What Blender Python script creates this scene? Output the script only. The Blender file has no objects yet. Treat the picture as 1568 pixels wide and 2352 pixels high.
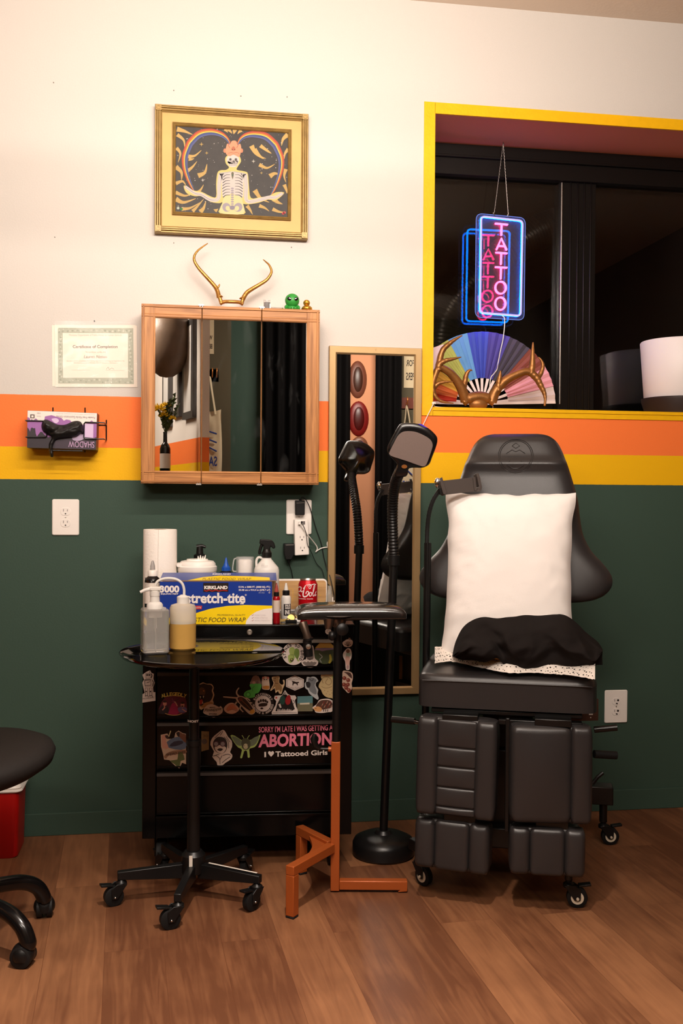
import bpy, math, random
from mathutils import Vector, Matrix, noise
from math import sin, cos, pi, radians, tan, atan
random.seed(7)
scene = bpy.context.scene
COL = scene.collection

# ------------------------------------------------------------------ camera
PSI, PITCH, ROLL = radians(9.028), radians(0.910), radians(0.4045)
CAM = Vector((0.0, -3.5, 1.1594))
_f = Vector((sin(PSI) * cos(PITCH), cos(PSI) * cos(PITCH), -sin(PITCH)))
_r = Vector((cos(PSI), -sin(PSI), 0))
_u = _r.cross(_f)
RIGHT = cos(ROLL) * _r + sin(ROLL) * _u
UP = -sin(ROLL) * _r + cos(ROLL) * _u
cam_data = bpy.data.cameras.new('camera')
cam_data.sensor_fit = 'VERTICAL'
cam_data.sensor_height = 23.5
cam_data.lens = 2300.0 / 2352.0 * 23.5
cam_data.clip_start = 0.05
cam = bpy.data.objects.new('camera', cam_data)
COL.objects.link(cam)
cam.matrix_world = Matrix(((RIGHT.x, UP.x, -_f.x, CAM.x), (RIGHT.y, UP.y, -_f.y, CAM.y),
                           (RIGHT.z, UP.z, -_f.z, CAM.z), (0, 0, 0, 1)))
scene.camera = cam

# ------------------------------------------------------------------ world, exposure
world = bpy.data.worlds.new('night')
scene.world = world
world.use_nodes = True
world.node_tree.nodes['Background'].inputs[0].default_value = (0.010, 0.010, 0.016, 1)
world.node_tree.nodes['Background'].inputs[1].default_value = 0.3
scene.view_settings.view_transform = 'Standard'
scene.view_settings.look = 'None'
scene.view_settings.exposure = EXPOSURE = 0.0
scene.view_settings.gamma = 1.0
scene.view_settings.use_curve_mapping = False

# long hanging wall washers, the last three added as unseen fill: x, y, z, length, watts, tilt, breadth (tilt 0 = straight down, 90 = straight at the painted wall), spread
LIGHT_COLOR = (1.0, 0.88, 0.78)
LUMINAIRES = [(0.30, -1.50, 2.36, 1.60, 18.0, 86, 150, 0.03), (0.30, -3.05, 2.56, 1.40, 43, 82, 150, 0.30), (-0.90, -3.55, 2.15, 0.90, 15, 94, 160, 0.20),  # third one: frontal fill added to lift the shaded fronts
              (-0.75, -3.95, 2.62, 0.90, 46, -58, 160, 0.10), (1.55, -4.05, 2.62, 0.90, 30, -62, 160, 0.10)]  # both added to brighten the back room for the mirrors
# unseen spot added to brighten the near floor: x, y, watts, cone degrees
FLOOR_FILLS = [(0.20, -2.05, 480, 72)]
CEIL = 2.92

# ------------------------------------------------------------------ helpers
def lin(c):
    o = []
    for v in c[:3]:
        v = v / 255.0
        o.append(v / 12.92 if v <= 0.04045 else ((v + 0.055) / 1.055) ** 2.4)
    return (o[0], o[1], o[2], 1.0)

MATS = {}
def mat(name, rgb, rough=0.5, metal=0.0, spec=0.5, bump=0.0, bscale=200.0, var=0.0, vscale=8.0,
        emit=0.0, ergb=None, trans=0.0, ior=1.45, alpha=1.0, coat=0.0, sheen=0.0, stretch=None):
    m = bpy.data.materials.new(name)
    m.use_nodes = True
    nt = m.node_tree
    b = nt.nodes['Principled BSDF']
    c = lin(rgb)
    b.inputs['Base Color'].default_value = c
    b.inputs['Roughness'].default_value = rough
    b.inputs['Metallic'].default_value = metal
    b.inputs['Specular IOR Level'].default_value = spec
    b.inputs['IOR'].default_value = ior
    b.inputs['Transmission Weight'].default_value = trans
    b.inputs['Alpha'].default_value = alpha
    b.inputs['Coat Weight'].default_value = coat
    b.inputs['Sheen Weight'].default_value = sheen
    if emit:
        b.inputs['Emission Color'].default_value = lin(ergb or rgb)
        b.inputs['Emission Strength'].default_value = emit
    if bump or var:
        tc = nt.nodes.new('ShaderNodeTexCoord')
        mp = nt.nodes.new('ShaderNodeMapping')
        if stretch: mp.inputs['Scale'].default_value = stretch
        nt.links.new(tc.outputs['Object'], mp.inputs['Vector'])
    if var:
        n = nt.nodes.new('ShaderNodeTexNoise')
        n.inputs['Scale'].default_value = vscale
        n.inputs['Detail'].default_value = 5
        nt.links.new(mp.outputs[0], n.inputs['Vector'])
        mr = nt.nodes.new('ShaderNodeMapRange')
        mr.inputs[1].default_value = 0.3; mr.inputs[2].default_value = 0.7
        mr.inputs[3].default_value = 1 - var; mr.inputs[4].default_value = 1 + var
        nt.links.new(n.outputs['Fac'], mr.inputs[0])
        mx = nt.nodes.new('ShaderNodeMix'); mx.data_type = 'RGBA'; mx.blend_type = 'MULTIPLY'
        mx.inputs[0].default_value = 1
        mx.inputs[6].default_value = c
        nt.links.new(mr.outputs[0], mx.inputs[7])
        nt.links.new(mx.outputs[2], b.inputs['Base Color'])
    if bump:
        n2 = nt.nodes.new('ShaderNodeTexNoise')
        n2.inputs['Scale'].default_value = bscale
        n2.inputs['Detail'].default_value = 3
        nt.links.new(mp.outputs[0], n2.inputs['Vector'])
        bp = nt.nodes.new('ShaderNodeBump')
        bp.inputs['Strength'].default_value = bump
        bp.inputs['Distance'].default_value = 0.002
        nt.links.new(n2.outputs['Fac'], bp.inputs['Height'])
        nt.links.new(bp.outputs[0], b.inputs['Normal'])
    MATS[name] = m
    return m

def glassmat(name, rgb=(255, 255, 255), rough=0.0, ior=1.45):
    m = bpy.data.materials.new(name); m.use_nodes = True
    nt = m.node_tree; nt.nodes.clear()
    o = nt.nodes.new('ShaderNodeOutputMaterial'); g = nt.nodes.new('ShaderNodeBsdfGlass')
    g.inputs['Color'].default_value = lin(rgb); g.inputs['Roughness'].default_value = rough; g.inputs['IOR'].default_value = ior
    nt.links.new(g.outputs[0], o.inputs[0]); MATS[name] = m
    return m

def emat(name, rgb, s):
    m = bpy.data.materials.new(name); m.use_nodes = True
    nt = m.node_tree; nt.nodes.clear()
    o = nt.nodes.new('ShaderNodeOutputMaterial'); e = nt.nodes.new('ShaderNodeEmission')
    e.inputs[0].default_value = (rgb[0], rgb[1], rgb[2], 1); e.inputs[1].default_value = s
    nt.links.new(e.outputs[0], o.inputs[0]); MATS[name] = m
    return m

_flat = {}
def ink(r, g, b, rough=0.45):
    """printed / painted colour, one material per colour"""
    k = (r, g, b, rough)
    if k not in _flat:
        _flat[k] = mat('print_%02x%02x%02x' % (r, g, b), (r, g, b), rough, spec=0.4)
    return _flat[k]

def at(px, py, y=0.0):
    """point of the photo (1568x2352) carried to the vertical plane y"""
    d = (px - 784) / 2300.0 * RIGHT - (py - 1176) / 2300.0 * UP + _f
    k = (y - CAM.y) / d.y
    return CAM + k * d

def at_z(px, py, z):
    d = (px - 784) / 2300.0 * RIGHT - (py - 1176) / 2300.0 * UP + _f
    return CAM + (z - CAM.z) / d.z * d

class Plane:
    def __init__(s, o, n):
        s.o = Vector(o); s.n = Vector(n).normalized()
        s.u = Vector((0, 0, 1)).cross(s.n).normalized()
        if s.u.dot(RIGHT) < 0: s.u = -s.u
        s.v = s.n.cross(s.u)
        if s.v.z < 0: s.v = -s.v
    def px(s, x, y, off=0.0):
        d = (x - 784) / 2300.0 * RIGHT - (y - 1176) / 2300.0 * UP + _f
        k = (s.o - CAM).dot(s.n) / d.dot(s.n)
        return CAM + k * d + s.n * off
    def loc(s, a, b, off=0.0):
        return s.o + s.u * a + s.v * b + s.n * off

def crop(x0, y0, x1, w=1568.0):
    """points measured on an enlarged detail of the photo"""
    k = (x1 - x0) / w
    return lambda pts: [(x0 + p[0] * k, y0 + p[1] * k) for p in pts]

def catmull(pts, n=5, closed=True):
    P = [Vector(p) for p in pts]; N = len(P); out = []
    rng = range(N) if closed else range(N - 1)
    for i in rng:
        if closed: a, b, c, d = P[i - 1], P[i], P[(i + 1) % N], P[(i + 2) % N]
        else: a, b, c, d = P[max(i - 1, 0)], P[i], P[i + 1], P[min(i + 2, N - 1)]
        for k in range(n):
            t = k / n
            out.append(0.5 * ((2 * b) + (c - a) * t + (2 * a - 5 * b + 4 * c - d) * t * t + (3 * b - a - 3 * c + d) * t ** 3))
    if not closed: out.append(P[-1])
    return out

WM = {}
class B:
    """collects shapes and links them as one mesh object"""
    def __init__(s, m=None):
        s.V = []; s.F = []; s.FM = []; s.m = m
    def use(s, m): s.m = m; return s
    def add(s, V, F):
        o = len(s.V); s.V += [Vector(v) for v in V]
        for f in F:
            s.F.append([i + o for i in f]); s.FM.append(s.m)
        return s
    def xf(s, M, start=0):
        for i in range(start, len(s.V)): s.V[i] = M @ s.V[i]
        return s
    def box(s, c, d, M=None):
        x, y, z = d[0] / 2, d[1] / 2, d[2] / 2; c = Vector(c)
        V = [Vector((sx * x, sy * y, sz * z)) for sx in (-1, 1) for sy in (-1, 1) for sz in (-1, 1)]
        if M is not None: V = [M @ v for v in V]
        return s.add([c + v for v in V], [(0, 1, 3, 2), (4, 6, 7, 5), (0, 4, 5, 1), (2, 3, 7, 6), (0, 2, 6, 4), (1, 5, 7, 3)])
    def bb(s, a, b):
        return s.box([(a[i] + b[i]) / 2 for i in range(3)], [abs(b[i] - a[i]) for i in range(3)])
    def rbox(s, c, d, r, M=None, axis=1, seg=5, edge=0.0):
        """box with rounded corners seen along axis (0,1,2); edge = small soft edge"""
        a, b = [i for i in range(3) if i != axis]
        hw, hh, ht = d[a] / 2, d[b] / 2, d[axis] / 2
        def ring(k, inset):
            R = []; rr = max(r - inset, 1e-4); w, h = hw - inset, hh - inset
            for q, (sx, sy) in enumerate(((1, 1), (-1, 1), (-1, -1), (1, -1))):
                for i in range(seg + 1):
                    t = (q + i / seg) * pi / 2
                    v = [0, 0, 0]; v[a] = sx * (w - rr) + rr * cos(t); v[b] = sy * (h - rr) + rr * sin(t); v[axis] = k
                    R.append(v)
            return R
        rings = [ring(-ht, edge), ring(-ht + edge, 0), ring(ht - edge, 0), ring(ht, edge)] if edge else [ring(-ht, 0), ring(ht, 0)]
        n = len(rings[0]); V = [v for q in rings for v in q]
        V = [Vector(v) for v in V]
        if M is not None: V = [M @ v for v in V]
        F = [tuple(range(n))[::-1], tuple(range((len(rings) - 1) * n, len(rings) * n))]
        for k in range(len(rings) - 1):
            F += [(k * n + i, k * n + (i + 1) % n, (k + 1) * n + (i + 1) % n, (k + 1) * n + i) for i in range(n)]
        return s.add([Vector(c) + v for v in V], F)
    def tube(s, P, r, seg=10, caps=True, flat=None, up=None):
        P = [Vector(p) for p in P]; n = len(P)
        R = r if isinstance(r, (list, tuple)) else [r] * n
        V = []; nrm = None
        for i, p in enumerate(P):
            t = (P[min(i + 1, n - 1)] - P[max(i - 1, 0)]).normalized()
            if nrm is None:
                nrm = Vector(up) if up else (Vector((0, 0, 1)) if abs(t.z) < 0.9 else Vector((1, 0, 0)))
            nrm = (nrm - t * nrm.dot(t)).normalized()
            bi = t.cross(nrm)
            for k in range(seg):
                a = 2 * pi * k / seg
                V.append(p + nrm * cos(a) * R[i] * (flat if flat else 1) + bi * sin(a) * R[i])
        F = [(i * seg + k, i * seg + (k + 1) % seg, (i + 1) * seg + (k + 1) % seg, (i + 1) * seg + k) for i in range(n - 1) for k in range(seg)]
        if caps: F += [tuple(range(seg))[::-1], tuple(range((n - 1) * seg, n * seg))]
        return s.add(V, F)
    def cyl(s, a, b, r, r2=None, seg=24):
        return s.tube([a, b], [r, r if r2 is None else r2], seg)
    def lathe(s, prof, o=(0, 0, 0), seg=32, M=None, sx=1.0, sy=1.0):
        """profile of (radius, height) turned about z"""
        o = Vector(o); V = []; n = len(prof)
        for r, h in prof:
            for k in range(seg):
                a = 2 * pi * k / seg
                v = Vector((r * cos(a) * sx, r * sin(a) * sy, h))
                V.append(o + (M @ v if M is not None else v))
        F = [(i * seg + k, i * seg + (k + 1) % seg, (i + 1) * seg + (k + 1) % seg, (i + 1) * seg + k) for i in range(n - 1) for k in range(seg)]
        if prof[0][0] > 1e-6: F.append(tuple(range(seg))[::-1])
        if prof[-1][0] > 1e-6: F.append(tuple(range((n - 1) * seg, n * seg)))
        return s.add(V, F)
    def ball(s, c, r, M=None, seg=20, rings=12):
        r = r if isinstance(r, (tuple, list)) else (r, r, r)
        V = []; c = Vector(c)
        for i in range(rings + 1):
            th = pi * i / rings
            for k in range(seg):
                a = 2 * pi * k / seg
                v = Vector((r[0] * sin(th) * cos(a), r[1] * sin(th) * sin(a), r[2] * cos(th)))
                V.append(c + (M @ v if M is not None else v))
        F = [(i * seg + k, (i + 1) * seg + k, (i + 1) * seg + (k + 1) % seg, i * seg + (k + 1) % seg) for i in range(rings) for k in range(seg)]
        return s.add(V, F)
    def poly(s, P):
        return s.add(P, [tuple(range(len(P)))])
    def prism(s, P, d):
        P = [Vector(p) for p in P]; n = len(P); d = Vector(d)
        return s.add(P + [p + d for p in P], [tuple(range(n)), tuple(range(n, 2 * n))[::-1]] + [(i, i + n, (i + 1) % n + n, (i + 1) % n) for i in range(n)])
    def grid(s, fn, nu, nv, wrap=False):
        V = [fn(i / nu, j / nv) for j in range(nv + 1) for i in range(nu + 1)]
        w = nu + 1
        return s.add(V, [(j * w + i, j * w + i + 1, (j + 1) * w + i + 1, (j + 1) * w + i) for j in range(nv) for i in range(nu)])
    # flat marks on a plane, given in photo points
    def flat(s, pl, pts, off=0.0004, m=None, sm=0):
        if m: s.m = m
        if sm: pts = [(p.x, p.y) for p in catmull([Vector((a, b, 0)) for a, b in pts], sm)]
        return s.poly([pl.px(x, y, off) for x, y in pts])
    def disc(s, pl, c, r, off=0.0004, m=None, ry=None, rot=0.0, seg=28, a0=0.0, a1=None):
        ry = ry or r; full = a1 is None; a1 = 2 * pi if full else a1
        pts = []
        for i in range(seg if full else seg + 1):
            t = a0 + (a1 - a0) * i / seg
            x, y = r * cos(t), ry * sin(t)
            pts.append((c[0] + x * cos(rot) - y * sin(rot), c[1] + x * sin(rot) + y * cos(rot)))
        return s.flat(pl, pts, off, m)
    def line(s, pl, pts, w, off=0.0006, m=None, sm=0, taper=None):
        """flat stroke of width w (photo points)"""
        if m: s.m = m
        P = [Vector((a, b, 0)) for a, b in pts]
        if sm: P = catmull(P, sm, False)
        L = []; R = []; n = len(P)
        for i, p in enumerate(P):
            t = (P[min(i + 1, n - 1)] - P[max(i - 1, 0)])
            t = t.normalized() if t.length else Vector((1, 0, 0))
            q = Vector((-t.y, t.x, 0)); ww = w if taper is None else w * (taper[0] + (taper[1] - taper[0]) * i / (n - 1))
            L.append(p + q * ww / 2); R.append(p - q * ww / 2)
        V = [pl.px(p.x, p.y, off) for p in L] + [pl.px(p.x, p.y, off) for p in R]
        return s.add(V, [(i, i + 1, n + i + 1, n + i) for i in range(n - 1)])
    def text(s, txt, quad, m=None, bold=0.0, shear=0.0, fn=None):
        """lettering stretched onto quad = lower left, lower right, upper right, upper left (3d)"""
        if m: s.m = m
        cu = bpy.data.curves.new('t', 'FONT'); cu.body = txt; cu.size = 1; cu.offset = bold; cu.shear = shear
        cu.resolution_u = 3
        ob = bpy.data.objects.new('t', cu); COL.objects.link(ob)
        dg = bpy.context.evaluated_depsgraph_get()
        me = bpy.data.meshes.new_from_object(ob.evaluated_get(dg))
        vs = [v.co.copy() for v in me.vertices]; fs = [tuple(p.vertices) for p in me.polygons]
        bpy.data.objects.remove(ob); bpy.data.curves.remove(cu); bpy.data.meshes.remove(me)
        if not vs: return s
        x0 = min(v.x for v in vs); x1 = max(v.x for v in vs); y0 = min(v.y for v in vs); y1 = max(v.y for v in vs)
        out = []
        for v in vs:
            a = (v.x - x0) / max(x1 - x0, 1e-6); b = (v.y - y0) / max(y1 - y0, 1e-6)
            if fn: out.append(fn(a, b))
            else:
                q = [Vector(c) for c in quad]
                out.append((q[0] * (1 - a) + q[1] * a) * (1 - b) + (q[3] * (1 - a) + q[2] * a) * b)
        return s.add(out, fs)
    def ptext(s, pl, txt, quad, m=None, off=0.0006, bold=0.0, shear=0.0):
        return s.text(txt, [pl.px(x, y, off) for x, y in quad], m, bold, shear)
    def obj(s, name, parent=None, smooth=35, bevel=0.0, bseg=2, sub=0, label=None, world=True):
        me = bpy.data.meshes.new(name)
        ms = []
        for m in s.FM:
            if m not in ms: ms.append(m)
        inv = WM[parent].inverted() if (parent is not None and world) else Matrix()
        me.from_pydata([inv @ v for v in s.V], [], s.F)
        for m in ms: me.materials.append(m)
        idx = {m: i for i, m in enumerate(ms)}
        me.polygons.foreach_set('material_index', [idx[m] for m in s.FM])
        me.update(); me.validate()
        import bmesh
        bm = bmesh.new(); bm.from_mesh(me)
        if s.V and len(s.F) > 1: bmesh.ops.recalc_face_normals(bm, faces=bm.faces)
        bm.to_mesh(me); bm.free()
        if smooth:
            me.shade_smooth(); me.set_sharp_from_angle(angle=radians(smooth))
        o = bpy.data.objects.new(name, me); COL.objects.link(o)
        if parent is not None: o.parent = parent; WM[o] = WM[parent]
        else: WM[o] = Matrix()
        if bevel:
            md = o.modifiers.new('bevel', 'BEVEL'); md.width = bevel; md.segments = bseg; md.limit_method = 'ANGLE'; md.angle_limit = radians(40)
        if sub:
            md = o.modifiers.new('sub', 'SUBSURF'); md.levels = sub; md.render_levels = sub
        if label: o['label'] = label
        return o

def thing(name, label, cat, loc, rz=0.0, group=None):
    o = bpy.data.objects.new(name, None); COL.objects.link(o)
    o.empty_display_size = 0.05
    o.location = loc; o.rotation_euler = (0, 0, rz)
    WM[o] = Matrix.Translation(Vector(loc)) @ Matrix.Rotation(rz, 4, 'Z')
    o['label'] = label; o['category'] = cat
    if group: o['group'] = group
    return o

def tag(o, label, cat, group=None, kind=None):
    o['label'] = label; o['category'] = cat
    if group: o['group'] = group
    if kind: o['kind'] = kind
    return o

def solo(b, name, label, cat, group=None, **k):
    """a thing that is one mesh: origin moved to its base"""
    lo = Vector((sum(v.x for v in b.V) / len(b.V), sum(v.y for v in b.V) / len(b.V), min(v.z for v in b.V)))
    b.V = [v - lo for v in b.V]
    o = b.obj(name, **k); o.location = lo; WM[o] = Matrix.Translation(lo)
    return tag(o, label, cat, group)

def struct(o, label=None):
    o['kind'] = 'structure'
    if label: o['label'] = label
    return o

def RZ(a): return Matrix.Rotation(a, 3, 'Z')
def RX(a): return Matrix.Rotation(a, 3, 'X')
def RY(a): return Matrix.Rotation(a, 3, 'Y')
# ------------------------------------------------------------------ shared materials
M_black = mat('black_plastic', (16, 15, 15), 0.38, spec=0.4)
M_blackmetal = mat('black_powder_coat', (13, 12, 12), 0.32, spec=0.5)
M_gloss = mat('black_enamel', (6, 6, 6), 0.2, spec=0.25)
M_rubber = mat('black_rubber', (20, 19, 19), 0.6, spec=0.3)
M_leather = mat('black_vinyl', (43, 40, 40), 0.34, spec=0.5, bump=0.14, bscale=700)
M_chrome = mat('chrome', (225, 222, 218), 0.12, metal=1)
M_steel = mat('brushed_steel', (190, 184, 176), 0.35, metal=1)
M_white = mat('white_plastic', (236, 229, 222), 0.35)
M_gold = mat('gold_metal', (196, 150, 72), 0.33, metal=1, var=0.15, vscale=30)
M_mirror = mat('mirror_glass', (232, 234, 232), 0.004, metal=1)
M_brass = mat('brass_key', (200, 172, 104), 0.5, metal=0.8)

def paint_bands(name, stops, var=0.03):
    """flat wall paint in level bands: stops = [(z above which it holds, rgb)] from the floor up"""
    m = mat(name, stops[0][1], 0.62, spec=0.25, bump=0.22, bscale=160)
    nt = m.node_tree; b = nt.nodes['Principled BSDF']
    tc = nt.nodes.new('ShaderNodeTexCoord'); sp = nt.nodes.new('ShaderNodeSeparateXYZ')
    nt.links.new(tc.outputs['Object'], sp.inputs[0])
    nz = nt.nodes.new('ShaderNodeTexNoise'); nz.inputs['Scale'].default_value = 60
    nt.links.new(tc.outputs['Object'], nz.inputs['Vector'])
    wob = nt.nodes.new('ShaderNodeMath'); wob.operation = 'MULTIPLY_ADD'; wob.inputs[1].default_value = 0.0016
    nt.links.new(nz.outputs['Fac'], wob.inputs[0]); nt.links.new(sp.outputs['Z'], wob.inputs[2])
    last = None
    for z, rgb in stops:
        if last is None:
            col = nt.nodes.new('ShaderNodeRGB'); col.outputs[0].default_value = lin(rgb); last = col.outputs[0]; continue
        gt = nt.nodes.new('ShaderNodeMath'); gt.operation = 'GREATER_THAN'; gt.inputs[1].default_value = z + 0.0008
        nt.links.new(wob.outputs[0], gt.inputs[0])
        mx = nt.nodes.new('ShaderNodeMix'); mx.data_type = 'RGBA'; mx.inputs[7].default_value = lin(rgb)
        nt.links.new(gt.outputs[0], mx.inputs[0]); nt.links.new(last, mx.inputs[6]); last = mx.outputs[2]
    n2 = nt.nodes.new('ShaderNodeTexNoise'); n2.inputs['Scale'].default_value = 420; n2.inputs['Detail'].default_value = 2
    nt.links.new(tc.outputs['Object'], n2.inputs['Vector'])
    mr = nt.nodes.new('ShaderNodeMapRange'); mr.inputs[1].default_value = 0.25; mr.inputs[2].default_value = 0.75
    mr.inputs[3].default_value = 1 - var; mr.inputs[4].default_value = 1 + var
    nt.links.new(n2.outputs['Fac'], mr.inputs[0])
    mu = nt.nodes.new('ShaderNodeMix'); mu.data_type = 'RGBA'; mu.blend_type = 'MULTIPLY'; mu.inputs[0].default_value = 1
    nt.links.new(last, mu.inputs[6]); nt.links.new(mr.outputs[0], mu.inputs[7])
    nt.links.new(mu.outputs[2], b.inputs['Base Color'])
    return m

C_WHITE, C_ORANGE, C_YELLOW, C_GREEN = (200, 194, 187), (242, 120, 56), (232, 176, 8), (56, 76, 65)
M_wall = paint_bands('wall_paint_bands', [(0, C_GREEN), (1.2085, C_YELLOW), (1.3185, C_ORANGE), (1.4935, C_WHITE)], 0.05)
M_white_paint = mat('white_wall_paint', C_WHITE, 0.62, spec=0.25, bump=0.2, bscale=160)
M_yellow_paint = mat('yellow_trim_paint', C_YELLOW, 0.5, spec=0.3, bump=0.3, bscale=120, var=0.04, vscale=40)
M_green_paint = mat('green_wall_paint', C_GREEN, 0.6, spec=0.25, bump=0.2, bscale=160, var=0.05, vscale=400)
M_soffit = mat('brown_soffit_paint', (205, 124, 92), 0.6, spec=0.25, bump=0.2, bscale=160, var=0.05, vscale=300)
M_ceiling = mat('ceiling_paint', (226, 208, 190), 0.8, spec=0.1, bump=0.2, bscale=90)
M_bronze = mat('dark_bronze_frame', (28, 24, 22), 0.35, metal=0.6)

# plank floor: rows run towards the wall, a few degrees off square
M_floor = mat('plank_floor', (120, 75, 48), 0.42, spec=0.35)
def floor_nodes(m):
    nt = m.node_tree; b = nt.nodes['Principled BSDF']; L = nt.links.new
    tc = nt.nodes.new('ShaderNodeTexCoord'); mp = nt.nodes.new('ShaderNodeMapping')
    mp.inputs['Rotation'].default_value = (0, 0, radians(90 - 3.2)); mp.inputs['Location'].default_value = (0.31, 0.093, 0)
    L(tc.outputs['Object'], mp.inputs['Vector'])
    br = nt.nodes.new('ShaderNodeTexBrick')
    br.offset = 0.37; br.squash = 1.0
    br.inputs['Scale'].default_value = 1.0
    br.inputs['Brick Width'].default_value = 1.22; br.inputs['Row Height'].default_value = 0.148
    br.inputs['Mortar Size'].default_value = 0.0006; br.inputs['Mortar Smooth'].default_value = 0.6
    br.inputs['Color1'].default_value = (0, 0, 0, 1); br.inputs['Color2'].default_value = (1, 1, 1, 1); br.inputs['Mortar'].default_value = (0.2, 0.2, 0.2, 1)
    L(mp.outputs[0], br.inputs['Vector'])
    # grain: stretched along the plank, shifted per plank
    gm = nt.nodes.new('ShaderNodeMapping'); gm.inputs['Scale'].default_value = (2.2, 26, 1)
    L(mp.outputs[0], gm.inputs['Vector'])
    ad = nt.nodes.new('ShaderNodeVectorMath'); ad.operation = 'ADD'
    sc = nt.nodes.new('ShaderNodeVectorMath'); sc.operation = 'SCALE'; sc.inputs[3].default_value = 9
    L(br.outputs['Color'], sc.inputs[0]); L(gm.outputs[0], ad.inputs[0]); L(sc.outputs[0], ad.inputs[1])
    g = nt.nodes.new('ShaderNodeTexNoise'); g.inputs['Scale'].default_value = 1.6; g.inputs['Detail'].default_value = 7; g.inputs['Distortion'].default_value = 1.1
    L(ad.outputs[0], g.inputs['Vector'])
    g2 = nt.nodes.new('ShaderNodeTexNoise'); g2.inputs['Scale'].default_value = 5; g2.inputs['Detail'].default_value = 4
    L(mp.outputs[0], g2.inputs['Vector'])
    r = nt.nodes.new('ShaderNodeValToRGB')
    r.color_ramp.elements[0].position = 0.28; r.color_ramp.elements[0].color = lin((92, 56, 36))
    r.color_ramp.elements[1].position = 0.72; r.color_ramp.elements[1].color = lin((162, 112, 76))
    mixv = nt.nodes.new('ShaderNodeMath'); mixv.operation = 'MULTIPLY_ADD'; mixv.inputs[1].default_value = 0.20
    sm = nt.nodes.new('ShaderNodeMath'); sm.operation = 'MULTIPLY_ADD'; sm.inputs[1].default_value = 0.34
    L(br.outputs['Color'], mixv.inputs[0])
    L(g.outputs['Fac'], sm.inputs[0]); 
    s2 = nt.nodes.new('ShaderNodeMath'); s2.operation = 'MULTIPLY'; s2.inputs[1].default_value = 0.25
    L(g2.outputs['Fac'], s2.inputs[0]); L(s2.outputs[0], sm.inputs[2]); L(sm.outputs[0], mixv.inputs[2])
    L(mixv.outputs[0], r.inputs[0])
    mo = nt.nodes.new('ShaderNodeMix'); mo.data_type = 'RGBA'; mo.inputs[7].default_value = lin((84, 48, 29))
    L(br.outputs['Fac'], mo.inputs[0]); L(r.outputs[0], mo.inputs[6]); L(mo.outputs[2], b.inputs['Base Color'])
    bp = nt.nodes.new('ShaderNodeBump'); bp.inputs['Strength'].default_value = 0.12; bp.inputs['Distance'].default_value = 0.002
    L(g.outputs['Fac'], bp.inputs['Height']); L(bp.outputs[0], b.inputs['Normal'])
floor_nodes(M_floor)

# ------------------------------------------------------------------ room shell
XL, XR, YF = -1.9, 3.2, -6.3
WX0, WX1, WZ0, WZ1, WD = 0.883, 2.75, 1.481, 2.526, 0.31
b = B(M_floor); b.bb((XL - .2, YF - .2, -0.06), (XR + .2, 0.36, 0)); struct(b.obj('floor', smooth=0), 'brown wood plank floor')
b = B(M_ceiling); b.bb((XL - .2, YF - .2, CEIL), (XR + .2, 0.36, CEIL + 0.08)); struct(b.obj('ceiling', smooth=0), 'plain pale ceiling')
b = B(M_wall)
b.bb((XL - .2, 0, 0), (WX0, 0.36, CEIL)); b.bb((WX1, 0, 0), (XR + .2, 0.36, CEIL))
b.bb((WX0, 0, 0), (WX1, 0.36, WZ0 - 0.012)); b.bb((WX0, 0, WZ1 + 0.012), (WX1, 0.36, CEIL))
struct(b.obj('wall_back', smooth=0), 'white wall with orange, yellow and dark green painted bands')
b = B(M_soffit); b.bb((WX0, 0.004, WZ1), (WX1, 0.36, WZ1 + 0.012)); struct(b.obj('trim_2', smooth=0), 'reddish brown window head lining')
b = B(M_yellow_paint); b.bb((WX0, 0.0, WZ0 - 0.012), (WX1, 0.36, WZ0)); struct(b.obj('trim_3', smooth=0), 'yellow painted window sill board')
# flat yellow window casing
b = B(M_yellow_paint); t = 0.004
b.bb((0.8435, -t, WZ0 - 0.031), (WX0 + .001, 0.004, 2.5655)); b.bb((WX1, -t, WZ0 - 0.031), (WX1 + 0.04, 0.004, 2.5655))
b.bb((WX0, -t, WZ1), (WX1, 0.004, 2.5655)); b.bb((WX0, -t, WZ0 - 0.031), (WX1, 0.004, WZ0 - 0.0135)); b.bb((WX0, -t - .002, WZ0 - 0.012), (WX1, 0.004, WZ0))
struct(b.obj('trim_1', smooth=0), 'flat yellow window casing')
b = B(M_green_paint); b.bb((XL, -0.009, 0), (XR, 0, 0.076)); struct(b.obj('baseboard_back', smooth=0, bevel=0.002), 'dark green baseboard')
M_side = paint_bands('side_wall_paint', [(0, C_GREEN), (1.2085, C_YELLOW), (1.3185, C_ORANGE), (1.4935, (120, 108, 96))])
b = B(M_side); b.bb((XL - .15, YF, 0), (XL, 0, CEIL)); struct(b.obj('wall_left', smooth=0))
b = B(M_side); b.bb((XR, YF, 0), (XR + .15, 0, CEIL)); struct(b.obj('wall_right', smooth=0))

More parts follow.
